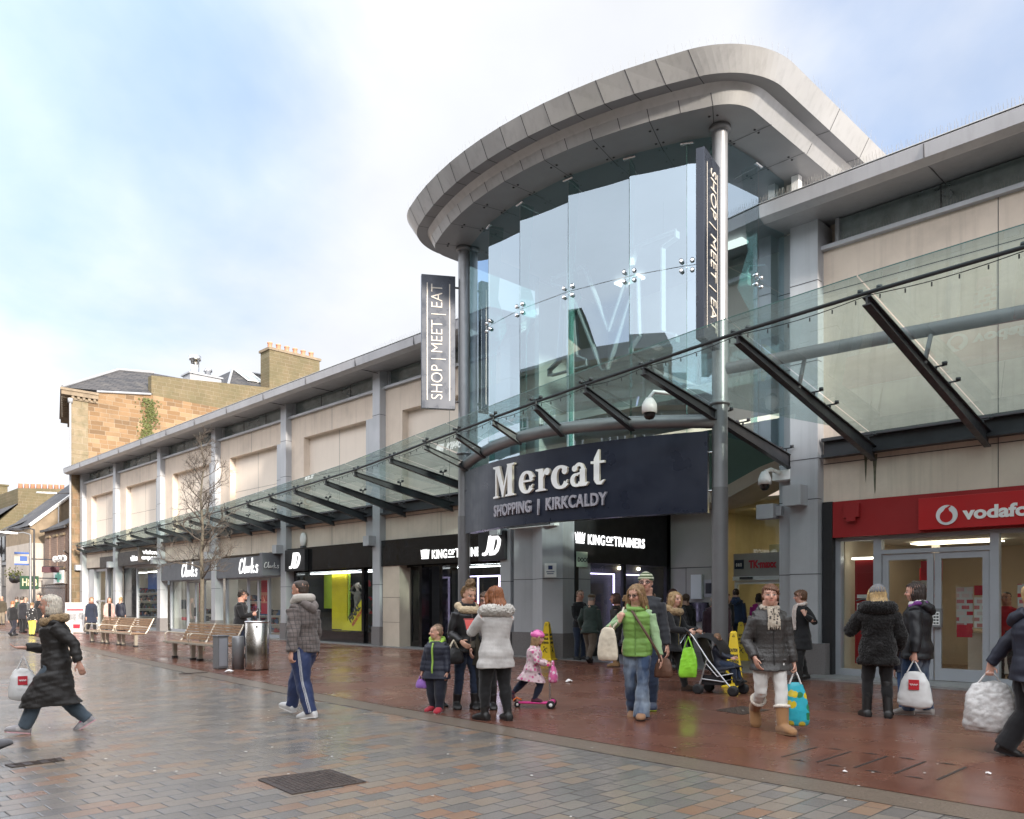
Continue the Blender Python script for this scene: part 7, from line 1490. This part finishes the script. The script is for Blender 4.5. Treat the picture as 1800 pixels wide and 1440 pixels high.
# 9 green gilet woman, 10 beanie man
Y=face_yaw(-100,1118)
P=person('woman in a bright green padded gilet with windblown brown hair and flared jeans',(-6.28,8.42,0),Y,1.70,dict(w=1.02,hz=.51,lean=3,legs=[(.10,.05,.046,5,4),(-.08,-.035,.06,-16,8)],arms=[(.04,.19,.47),(.085,-.125,.73)],poles=[(-.6,.3,-.3),(.1,-1,-.7)],curl=(.3,1.2),hdir=[None,(.1,.25,1)],palm=[None,(-1,.3,0)],head=(-26,-14),hair='long',hairlen=.9,hairspread=1.15,blow=1,hairc=(.26,.16,.075),glasses=1,skin=(.60,.35,.26),
 bottom=dict(mat=c_jean,ease=.008,flare=.034,amp=.005,end=.02),tops=[dict(mat=cloth('mint_knit',(.30,.44,.24),.95,bs=120,bump=.25),hem=.50,ease=.012,name='jumper'),dict(mat=cloth('green_gilet',(.19,.36,.075),.6,sheen=.1),hem=.475,ease=.030,sleeve=0,puff=(.010,.085),name='gilet',zip=mat('green_zip',(.14,.26,.06),.5),collar=dict(mat=cloth('green_gilet',(1,1,1)),r=.020,s=1.1))],shoes=dict(mat=cloth('tan_shoe',(.24,.12,.055),.6))))
sh=P['sp'](.83,.03,-.09); bp=P['sp'](.62,.10,-.20); bag('cream canvas tote bag under the arm of the green gilet woman',bp+V(0,0,.24),(.30,.42),m_canvas,hl=.12,flat=.34,wr=.012,yaw=Y+70,name='tote_bag',handles=False)
h=P['HD'][1]; strap([P['sp'](.62,.06,-.19),P['sp'](.70,.08,-.16),h[0]+h[1]*.03,P['sp'](.835,.0,-.10),P['sp'](.80,-.06,-.12),P['sp'](.63,-.03,-.20)],.014,m_canvas,'cream strap of the tote bag over the green shoulder','strap','bag_strap')
strap([P['sp'](.845,.0,-.06),P['sp'](.80,.085,-.01),P['sp'](.70,.125,.06),P['sp'](.60,.115,.12),P['sp'](.50,.09,.17),P['sp'](.44,.06,.185)],.018,mat('strap_brown',(.10,.055,.035),.6),'brown leather strap crossing the green gilet','strap','bag_strap')
bag('brown leather shoulder bag at the hip of the green gilet woman',P['sp'](.50,.03,.20),(.26,.26),cloth('brown_leather',(.11,.05,.028),.5,sheen=0,bump=.3),cat='handbag',hl=.06,flat=.4,wr=.010,yaw=Y+75,name='shoulder_bag',handles=False)
person('tall man in a striped green beanie and glasses behind the green gilet woman',(-6.75,9.25,0),face_yaw(-98,1124),1.88,dict(hz=.50,legs=[(.10,.06,.046,5,6),(-.16,-.05,.09,-35,6)],arms=[(.03,.17,.46),(.05,-.17,.46)],hair='crop',hairc=(.10,.07,.05),glasses=1,skin=(.56,.32,.24),hat=dict(type='beanie',mat=cloth('striped_beanie',(.05,.075,.03),.95,pattern=beanie_pat)),bottom=dict(mat=c_jdk,ease=.014),tops=[dict(mat=cloth('charcoal_jacket',(.03,.032,.038),.8),hem=.46,ease=.026)],shoes=dict(mat=cloth('navy_trainer',(.03,.04,.07),.7),sole=mat('lime_sole',(.45,.55,.05),.5))))
# 11-16 group at the sports shop
person('shop worker in black standing with hands together at the sports shop doorway',(-13.35,15.5,.01),face_yaw(-55,1018),1.74,dict(arms=[(.13,.06,.54),(.13,-.06,.54)],hair='crop',hairc=(.16,.10,.05),skin=(.56,.32,.24),bottom=dict(mat=c_jdk,ease=.012),tops=[dict(mat=c_blk,hem=.47,ease=.016)],shoes=s_blk))
P=person('elderly man in a brown flat cap and dark green jacket walking away',(-12.55,14.95,.01),face_yaw(70,1048),1.66,dict(lean=8,legs=[(.12,.05,.046,5,6),(-.18,-.05,.08,-35,6)],arms=[(.1,.18,.5),(.04,-.17,.46)],curl=(.4,1.1),hair='crop',hairc=(.3,.28,.26),hat=dict(type='cap',mat=cloth('brown_tweed',(.11,.075,.045),.95)),bottom=dict(mat=c_brown,ease=.022),tops=[dict(mat=cloth('dark_green_wax',(.028,.045,.038),.7),hem=.43,ease=.032,flare=.02)],shoes=s_blk))
h=P['HD'][1]; bag('white carrier bag carried by the man in the flat cap',h[0]+h[1]*.08,(.26,.42),m_plast,yaw=Y,flare=1.05)
person('woman in profile with a brown bob and dark coat behind the green gilet',(-11.4,14.5,.01),face_yaw(170,1088),1.64,dict(hair='bob',hairc=(.07,.035,.02),skin=(.56,.31,.23),bottom=dict(mat=c_leg,ease=.01),tops=[dict(mat=cloth('black_padded_coat',(1,1,1)),hem=.36,ease=.03,puff=(.007,.08))],shoes=dict(mat=cloth('tan_suede_boot',(.26,.15,.07),.9),boot=.11)))
Y=face_yaw(95,1187)
P=person('woman from behind with waist length dark red hair and a black padded jacket',(-10.05,14.75,.01),Y,1.72,dict(w=1.1,hair='long',hairlen=2.3,hairspread=1.0,hairc=(.075,.022,.014),arms=[(.02,.16,.47),(-.02,-.22,.45)],bottom=dict(mat=c_leg,ease=.012),tops=[dict(mat=c_blkn,hem=.44,ease=.03,puff=(.008,.09))],shoes=s_boot))
t=thing('suitcase','black wheeled suitcase tilted beside the long haired woman','suitcase',(-9.95,14.35,0)); M_=Matrix.Translation((-10.15,14.3,.05))@Matrix.Rotation(R(Y+95),4,'Z')@Matrix.Rotation(R(-33),4,'Y'); b=B(); b.box(-.12,.12,-.2,.2,.03,.62); me=b.mesh('shell'); me.transform(M_); obj('shell',me,c_blkn,t,fix=False,bevel=.03)
b=B(); b.tube([V(-.1,-.1,.62),V(-.1,-.1,.98),V(-.1,.1,.98),V(-.1,.1,.62)],.01,6); me=b.mesh('handle'); me.transform(M_); obj('handle',me,m_chrome,t,fix=False)
for s_ in (-1,1): b=B(); b.lathe([(0,-.015),(.04,-.015),(.04,.015),(0,.015)],(0,0,0),12,M=M_@Matrix.Translation((-.1,s_*.16,.02))@Matrix.Rotation(R(90),4,'X')); obj('wheel',b,m_dark,t)
person('small blonde woman with a white scarf in the entrance passage',(-10.9,15.9,.02),face_yaw(-120,1166),1.58,dict(hair='bob',hairc=(.36,.24,.12),skin=(.58,.34,.26),scarf=cloth('white_scarf',(.6,.58,.55),.9),scarflong=.62,bottom=dict(mat=c_leg),tops=[dict(mat=c_blk,hem=.38,ease=.022)],shoes=s_boot))
person('person with tousled light brown hair passing behind the pram woman',(-9.3,15.6,.02),face_yaw(20,1213),1.62,dict(hair='bob',hairc=(.20,.12,.06),bottom=dict(mat=c_leg),tops=[dict(mat=cloth('plum_coat',(.05,.025,.03),.85),hem=.40,ease=.025)],shoes=s_boot),near=True)
for lab,(x,y),hd_,Hh,hs_,hc_,tc_,hem,w_ in (
 ('man in a dark grey anorak waiting just inside the entrance passage',(-12.4,16.9),-80,1.76,'crop',(.05,.035,.025),(.03,.032,.036),.45,1.1),
 ('woman with a brown ponytail in a black coat in the middle of the passage',(-11.6,17.6),95,1.65,'pony',(.09,.05,.03),(.016,.015,.016),.38,1.0),
 ('man in a charcoal fleece walking into the mall beside the grey wall box',(-11.0,18.4),100,1.78,'short',(.08,.06,.05),(.035,.033,.036),.47,1.1),
 ('older woman with grey hair and a dark plum jacket leaving the mall',(-10.2,16.6),-85,1.60,'bob',(.36,.34,.32),(.045,.02,.03),.42,1.1),
 ('teenager in a black hooded top near the sports shop flank',(-12.9,17.9),10,1.70,'crop',(.03,.02,.015),(.014,.014,.016),.46,1.0)):
    person(lab,(x,y,.02),45.5+hd_,Hh,dict(w=w_,hair=hs_,hairc=hc_,legs=WALK(.12,-.14),bottom=dict(mat=c_jdk if Hh>1.69 else c_leg,ease=.014),tops=[dict(mat=cloth('passage_%.3f_%.3f'%tc_[:2],tc_,.85),hem=hem,ease=.026)],shoes=s_blk))
# 17 woman with pushchair, 18 toddler
Y=face_yaw(-22,1262); px_,py_=-6.95,11.50; M_=Matrix.Translation((px_,py_,0))@Matrix.Rotation(R(Y),4,'Z')
t=thing('pushchair','black pushchair with silver tubes and double wheels','pushchair',(px_,py_,0)); m_tube=mat('silver_tube',(.55,.56,.58),.3,metal=.8)
b=B()
for s_ in (-1,1):
    y=s_*.22; b.tube([V(.30,y,.10),V(-.10,y,.55),V(-.36,y,.92),V(-.46,y,1.02)],.014,8); b.tube([V(-.26,y,.10),V(-.12,y,.58)],.014,8); b.tube([V(-.22,y,.25),V(.20,y,.22)],.011,6); b.tube([V(-.14,y,.5),V(.05,y,.30),V(.3,y*.9,.36)],.010,6)
b.tube([V(-.24,-.22,.2),V(-.24,.22,.2)],.010,6); b.tube([V(.18,-.22,.24),V(.18,.22,.24)],.010,6); part(b,'frame',m_tube,t)
for s_ in (-1,1): b=B(); b.tube([V(-.40,s_*.22,.97),V(-.50,s_*.22,1.05),V(-.53,s_*.20,1.05)],.022,8); part(b,'handle',m_blackm,t)
for x in (-.27,.31):
    for s_ in (-1,1):
        b=B()
        for d in (-.03,.03):
            b.lathe([(.045,-.015),(.078,-.013),(.085,0),(.078,.013),(.045,.015)],(0,0,0),18,M=Matrix.Translation((x,s_*.22+d,.085))@Matrix.Rotation(R(90),4,'X'))
        wh=part(b,'wheel',m_blackm,t); b=B()
        for d in (-.03,.03): b.lathe([(0,-.012),(.045,-.010),(.045,.010),(0,.012)],(0,0,0),12,M=Matrix.Translation((x,s_*.22+d,.085))@Matrix.Rotation(R(90),4,'X'))
        part(b,'hub',mat('wheel_grey',(.12,.12,.13),.5),wh)
b=B(); b.loft([[V(x,-.19,z),V(x,.19,z),V(x,.19,z+.03),V(x,-.19,z+.03)] for x,z in ((-.30,.88),(-.16,.42),(-.06,.36),(.22,.40),(.28,.30),(.34,.16))],smooth=False); part(b,'seat',c_blkn,t)
b=B(); rings=[]
for k in range(7): a=R(-20+k*18); rings.append([V(-.20+.30*math.sin(a)*1.0+.0,-.23+.46*j/8,.62+.36*math.cos(a)*(.82+.18*math.sin(math.pi*j/8))) for j in range(9)])
b.loft(rings,closed=False); part(b,'hood',c_blkn,t)
b=B(); b.box(-.22,.12,-.2,.2,.16,.18); b.box(-.22,.12,-.2,-.19,.18,.32); b.box(-.22,.12,.19,.2,.18,.32); part(b,'basket',c_blkn,t)
person('toddler with cropped hair and navy jacket sitting in the pushchair',tuple(M_@V(.02,0,.04)),Y,.95,dict(w=1.2,hz=.46,lean=-10,legs=[(.30,.08,.20,10,6),(.28,-.08,.22,10,6)],arms=[(.20,.12,.58),(.22,-.10,.58)],curl=(.8,.8),head=(105,0),hair='crop',hairc=(.16,.09,.05),skin=(.60,.34,.25),bottom=dict(mat=c_jdk,ease=.016),tops=[dict(mat=c_navy,hem=.45,ease=.03)],shoes=s_blk))
bag('lime green carrier bag hung on the pushchair handle',M_@V(-.42,-.26,.92),(.30,.50),mat('lime_plastic',(.26,.62,.04),.35,var=.12,vs_=6,bump=.3,bs=18),hl=.16,flat=.35,yaw=Y+5,wr=.012)
person('blonde woman in a fur collared black coat pushing the pushchair',tuple(M_@V(-.86,0,0)),Y,1.66,dict(w=1.08,lean=5,legs=[(.14,.05,.046,6,6),(-.18,-.05,.085,-36,6)],arms=[(.24,.12,.60),(.24,-.12,.60)],poles=[(-.7,.5,-.5),(-.7,-.5,-.5)],curl=(1.,1.),head=(-20,-3),hair='long',hairlen=.55,hairc=(.34,.22,.10),skin=(.62,.37,.28),bottom=dict(mat=c_leg,ease=.012),tops=[dict(mat=c_blk,hem=.42,ease=.024,zip=mat('gold_zip',(.45,.35,.15),.4,metal=.6),collar=dict(mat=c_tan,r=.032,fuzz=.022,s=1.35,up=-.014,name='fur_collar'))],shoes=dict(mat=cloth('dark_brown_suede',(.05,.03,.02),.9),boot=.16)))
# 19 woman in white trousers
Y=face_yaw(-72,1350)
P=person('short haired woman in a dark quilted jacket, white trousers and tan sheepskin boots',(-4.58,8.66,0),Y,1.69,dict(w=1.06,hz=.505,legs=[(.13,.045,.048,4,12),(-.17,-.05,.13,-58,4)],arms=[(.03,.165,.465),(.075,-.135,.505)],poles=[(-.6,.2,-.2),(-.8,-.8,-.1)],hdir=[None,(.2,.3,-1)],curl=(1.1,.3),head=(-12,0),hair='fringe',hairc=(.13,.055,.025),skin=(.62,.36,.27),
 bottom=dict(mat=cloth('white_denim',(.62,.61,.58),.85,var=.05),ease=.005,amp=.005,end=.10),tops=[dict(mat=cloth('grey_quilt',(.045,.042,.040),.42,sheen=0,bump=.5,bs=60),hem=.425,ease=.026,puff=(.004,.05),flare=.022,hood=1,pocket=1,zip=mat('zip_black',(.03,.03,.03),.4))],scarf=cloth('spotted_scarf',(.40,.34,.27),.9,pattern=floral([(.06,.05,.045),(.5,.45,.36)],36,.6)),scarflong=.76,scarfr=.017,
 shoes=dict(mat=cloth('tan_sheepskin',(.31,.165,.075),.95,var=.12),boot=.135,br=.042,size=1.12,sole=mat('tan_sole',(.28,.17,.09),.8),cuff=cloth('cuff_fleece',(.66,.60,.52),.95))))
h=P['HD'][0]; bag('turquoise carrier bag with yellow lemons beside the white trousers',h[0]+h[1]*.07,(.29,.50),mat('tq',(0,0,0)) if 0 else cloth('lemon_bag',(.03,.42,.52),.35,sheen=0,bump=.1,pattern=floral([(.66,.50,.02),(.03,.42,.52),(.02,.20,.08),(.62,.50,.05)],11,.66)),hl=.15,flat=.35,yaw=Y+80,flare=1.1,handlem=m_white,wr=.008)
# 20 pale scarf woman
Y=face_yaw(-150,1408)
person('woman in a black coat with a long pale scarf standing by the right pillar',(-7.0,14.45,.02),Y,1.66,dict(w=1.05,legs=[(.06,.05,.046,0,8),(-.08,-.05,.05,-10,8)],arms=[(.07,.20,.735),(.03,-.17,.46)],poles=[(-.2,.9,-.9),(-.6,-.35,-.3)],hdir=[(.2,-.3,1),None],curl=(1.1,.3),head=(-24,-3),hair='fringe',hairc=(.13,.06,.03),skin=(.58,.33,.25),bottom=dict(mat=c_leg,ease=.01),tops=[dict(mat=c_blk,hem=.345,ease=.022,flare=.03,name='coat')],scarf=cloth('pale_pink_scarf',(.62,.53,.49),.9),scarflong=.56,shoes={**s_boot,'boot':.2}))
# 21 black fur coat, 22 dark bob, hidden child
Y=face_yaw(98,1543)
P=person('woman from behind in a shaggy black fur coat and grey knitted hat',(-4.12,10.61,0),Y,1.68,dict(w=1.08,legs=[(.02,.075,.046,0,14),(-.02,-.07,.046,0,12)],arms=[(.20,.17,.70),(.10,-.17,.52)],poles=[(-.6,.8,-.7),(-.6,-.5,-.3)],curl=(1.0,.4),head=(10,-4),hair='long',hairlen=.6,hairspread=1.05,hairback=.25,hairc=(.44,.30,.14),glove=(.02,.02,.02),skin=(.58,.33,.25),hat=dict(type='beanie',mat=c_grey),bottom=dict(mat=c_leg,ease=.006),
 tops=[dict(mat=cloth('shaggy_black',(.014,.013,.013),.95,bs=70,bump=.6),hem=.415,ease=.034,flare=.02,fuzz=.022,amp=.008,name='fur_coat',collar=dict(mat=cloth('shaggy_black',(1,1,1)),r=.040,fuzz=.028,s=1.5,up=-.015,name='fur_hood'))],shoes={'mat':cloth('black_leather_boot',(1,1,1)),'boot':.235,'br':.038}))
h=P['HD'][0]; t=thing('mobile_phone','slim dark phone raised by the woman in the black fur coat','phone',tuple(h[0])); b=B(); b.box(-.005,.005,-.035,.035,-.07,.08); me=b.mesh('casing'); me.transform(Matrix.Translation(h[0]+h[1]*.08+V(0,0,.05))@Matrix.Rotation(R(Y+20),4,'Z')@Matrix.Rotation(R(-20),4,'Y')); obj('casing',me,m_steel,t,fix=False)
for j in P['J']:
    pass
Y=face_yaw(168,1605)
P=person('woman with a dark bob and black jacket holding a white bag at the phone shop',(-3.86,11.25,0),Y,1.72,dict(w=1.18,legs=[(.05,.06,.046,0,10),(-.06,-.07,.046,0,10)],arms=[(-.02,.20,.46),(.08,-.14,.5)],curl=(1.1,.4),head=(2,-3),smile=1,hair='bob',hairc=(.030,.018,.014),skin=(.58,.32,.24),bottom=dict(mat=cloth('mid_denim',(.022,.045,.10),.9,pattern=faded),ease=.016,flare=.010),
 tops=[dict(mat=c_blkn,hem=.43,ease=.036,hood=1,flare=.02,collar=dict(mat=cloth('purple_lining',(.16,.03,.20),.7),r=.020,s=1.0,name='purple_collar'))],scarf=cloth('white_scarf',(1,1,1)),shoes=dict(mat=cloth('pale_trainer',(.36,.32,.30),.6),sole=mat('grey_sole',(.30,.29,.28),.6))))
h=P['HD'][0]; bag('white carrier bag with a red square in front of the phone shop doors',h[0]+h[1]*.08,(.38,.46),m_plast,logo=mat('logo_red',(.5,.02,.03),.5),hl=.15,flat=.35,yaw=Y+8,flare=1.08)
person('child in blue jeans hidden behind the woman in the black fur coat',(-4.05,11.45,0),face_yaw(-90,1556),1.18,dict(hair='crop',bottom=dict(mat=cloth('bright_denim',(.045,.10,.24),.9),ease=.014),tops=[dict(mat=c_navy,hem=.45,ease=.028)],shoes=dict(mat=cloth('pale_trainer',(1,1,1)),sole=mat('lime_sole',(1,1,1)))))
# 23 right edge
Y=face_yaw(8,1800)
P=person('blond haired person in a navy jacket with turquoise stripes cut by the right edge',(-2.03,8.86,0),Y,1.66,dict(w=1.18,hz=.495,lean=2,legs=[(-.12,.05,.06,-18,4),(.13,-.05,.05,8,4)],arms=[(-.19,.15,.52),(.2,-.12,.52)],poles=[(-.8,.5,-.1),(-.6,-.3,-.6)],hdir=[(0,0,-1),None],curl=(1.1,.5),head=(6,-4),hair='short',hairc=(.50,.34,.16),skin=(.58,.34,.26),bottom=dict(mat=c_blk,ease=.022,flare=.018),tops=[dict(mat=c_navy,hem=.455,ease=.034,hood=1)],shoes=dict(mat=cloth('black_leather_boot',(1,1,1)))))
def onarm(A_,f0,f1,off,r_): return
for pts in ([P['sp'](.80,.03,.165),P['sp'](.74,.01,.185),P['sp'](.69,-.01,.19)],[P['sp'](.60,.02,.155),P['sp'](.55,.05,.16),P['sp'](.49,.085,.15)]):
    b=B(); b.tube(pts,[.016,.020,.012],6); obj('turquoise_stripe',b,mat('turquoise_trim',(.02,.42,.60),.5),P['t'],fix=False)
h=P['HD'][0]; bag('full translucent white carrier bag at the right edge',h[0]+V(0,0,-.05),(.46,.50),mat('crinkly_plastic',(.55,.54,.53),.3,var=.25,vs_=14,bump=.8,bs=22),hl=.12,flat=.6,yaw=Y,wr=.022,flare=.95)
# inside: hoodie man, pink woman, red shirt worker
person('man in a blue hoodie going in through the sliding doors',(-11.75,20.3,.02),face_yaw(92,1302),1.80,dict(hair='crop',hairc=(.05,.03,.02),bottom=dict(mat=c_jdk,ease=.016),tops=[dict(mat=cloth('blue_hoodie',(.035,.055,.11),.9),hem=.47,ease=.028,hood=1)],shoes=s_blk))
person('woman in a magenta top going in through the sliding doors',(-11.1,20.4,.02),face_yaw(92,1323),1.66,dict(hair='bob',hairc=(.03,.018,.014),bottom=dict(mat=c_leg),tops=[dict(mat=cloth('magenta_top',(.32,.02,.17),.85),hem=.47,ease=.024)],shoes=s_blk))
person('dark coated shopper just inside the doors behind the white trousers woman',(-10.3,20.0,.02),face_yaw(90,1362),1.70,dict(hair='bob',hairc=(.06,.035,.02),bottom=dict(mat=c_leg),tops=[dict(mat=c_blk,hem=.4,ease=.025)],shoes=s_blk))
person('shop assistant in a red shirt inside the phone shop',(-4.35,17.3,.03),face_yaw(-110,1768),1.62,dict(hair='crop',hairc=(.02,.015,.012),skin=(.42,.22,.15),bottom=dict(mat=c_blk),tops=[dict(mat=cloth('red_polo',(.38,.02,.03),.85),hem=.47,ease=.014,sleeve=.6)],shoes=s_blk))
# 25 man on phone behind bench
Y=face_yaw(-12,412)
P=person('dark haired man in a black jacket looking down at his phone beside the bench',(-20.25,9.85,0),Y,1.74,dict(w=1.1,lean=4,arms=[(.19,.05,.66),(.19,-.05,.65)],poles=[(-.4,.7,-.7),(-.4,-.7,-.7)],curl=(.9,.9),head=(0,-34),hair='curly',hairc=(.02,.014,.012),skin=(.58,.32,.24),bottom=dict(mat=c_jdk,ease=.014),tops=[dict(mat=c_blk,hem=.43,ease=.034)],shoes=s_blk))
h=P['HD'][0]; t=thing('mobile_phone','pale phone held up by the man at the bench','phone',tuple(h[0])); b=B(); b.box(-.004,.004,-.036,.036,-.07,.08); me=b.mesh('casing'); me.transform(Matrix.Translation(h[0]+h[1]*.09+V(0,0,.03))@Matrix.Rotation(R(Y),4,'Z')@Matrix.Rotation(R(40),4,'Y')); obj('casing',me,m_white,t,fix=False)
# 26-28 at the optician
person('woman in an open pale pink coat and black jumper by the optician',(-42.6,13.9,0),face_yaw(-80,190),1.66,dict(hair='long',hairlen=.7,hairc=(.16,.08,.04),skin=(.58,.34,.26),bottom=dict(mat=c_leg,ease=.01),legs=WALK(.12,-.14),tops=[dict(mat=cloth('pale_pink_coat',(.58,.38,.34),.9),hem=.33,ease=.024,flare=.02,name='coat',zip=c_blk,zipw=.075)],shoes=s_boot),near=False)
person('woman with a blonde ponytail in a navy jacket looking into the optician window',(-42.2,14.3,0),face_yaw(60,213),1.66,dict(hair='pony',hairc=(.36,.25,.12),bottom=dict(mat=c_leg,ease=.01),tops=[dict(mat=c_navy,hem=.44,ease=.024)],shoes=s_boot),near=False)
person('woman in a long dark coat and patterned scarf walking past the sign board',(-38.6,11.85,0),face_yaw(-70,160),1.66,dict(hair='fringe',hairc=(.25,.14,.06),skin=(.58,.34,.26),legs=WALK(.12,-.14),bottom=dict(mat=c_leg),tops=[dict(mat=cloth('dark_navy_coat',(.02,.026,.045),.9),hem=.33,ease=.024,flare=.02)],scarf=cloth('rust_scarf',(.16,.07,.05),.9),shoes=s_boot),near=False)
# 29 distant crowd on the left
CR='shoppers in the distance at the far left'
crowd=[('bald man in a brown jacket and pale trousers at the left edge',(-57.5,12.55),1.76,-75,(.30,.24,.2),'crop',(.06,.05,.035),(.20,.17,.13),.44),('boy with reddish hair and a black jacket seen from behind',(-39.48,9.01),1.50,80,(.28,.12,.05),'crop',BLACK,(.02,.02,.03),.46),('adult in a plain dark coat beside the red haired boy',(-43.0,10.2),1.68,75,(.06,.05,.04),'short',(.02,.02,.025),BLACK,.38),
('tall dark haired man in a black jacket looking back over the crowd',(-42.4,10.75),1.82,-95,(.02,.015,.012),'crop',BLACK,BLACK,.46),('woman with light hair and a grey coat in the middle of the crowd',(-48.47,11.66),1.66,60,(.30,.24,.18),'bob',(.10,.10,.10),BLACK,.40),('child in an orange red top between the adults',(-43.6,10.95),1.25,70,(.10,.06,.04),'crop',(.50,.10,.03),(.06,.10,.2),.44),
('person in a white hooded top behind the crowd',(-50.2,12.1),1.70,-60,(.05,.04,.03),'short',(.5,.5,.5),BLACK,.46),('man with a dark fringe behind the tall man',(-45.98,11.85),1.80,-80,(.02,.016,.014),'crop',(.03,.03,.035),BLACK,.46),('shopper in a dark green anorak near the lamp post',(-53,12.3),1.72,100,(.08,.06,.05),'short',(.03,.05,.035),BLACK,.44),('woman in red partly hidden by the grey haired woman',(-41.5,10.9),1.62,40,(.06,.04,.03),'bob',(.40,.02,.04),BLACK,.42),('dark haired woman passing in front of the pharmacy',(-50.5,13.6),1.68,10,(.02,.015,.012),'long',BLACK,BLACK,.40)]
for i,(lab,(x,y),Hh,hd_,hc_,hs_,tc_,bc_,hem) in enumerate(crowd):
    person(lab,(x,y,0),45.5+hd_,Hh,dict(hair=hs_,hairc=tuple(c+.001*i for c in hc_),legs=WALK(.14,-.14) if i%2 else [(.02,.06,.046,0,8),(-.02,-.06,.046,0,8)],bottom=dict(mat=cloth('crowd_bottom_%d'%i,bc_,.9),ease=.016),tops=[dict(mat=cloth('crowd_top_%d'%i,tc_,.85),hem=hem,ease=.028)],shoes=s_blk),group=CR,near=False)
def dots(N,co,c): 
    v=N.n('ShaderNodeTexVoronoi',{'Vector':co,'Scale':11}); return N.mix(N.math('LESS_THAN',v.outputs['Distance'],.26),c,(.6,.6,.6))
person('child in a black jacket with white dots and yellow trousers from behind',(-39.0,9.62,0),45.5+85,1.42,dict(hair='crop',hairc=(.20,.12,.06),legs=[(.03,.07,.046,0,8),(-.05,-.07,.05,0,8)],bottom=dict(mat=cloth('yellow_trousers',(.62,.55,.10),.8),ease=.02),tops=[dict(mat=cloth('dotted_jacket',(.02,.02,.022),.8,pattern=dots),hem=.46,ease=.03)],shoes=s_blk),group=CR,near=False)
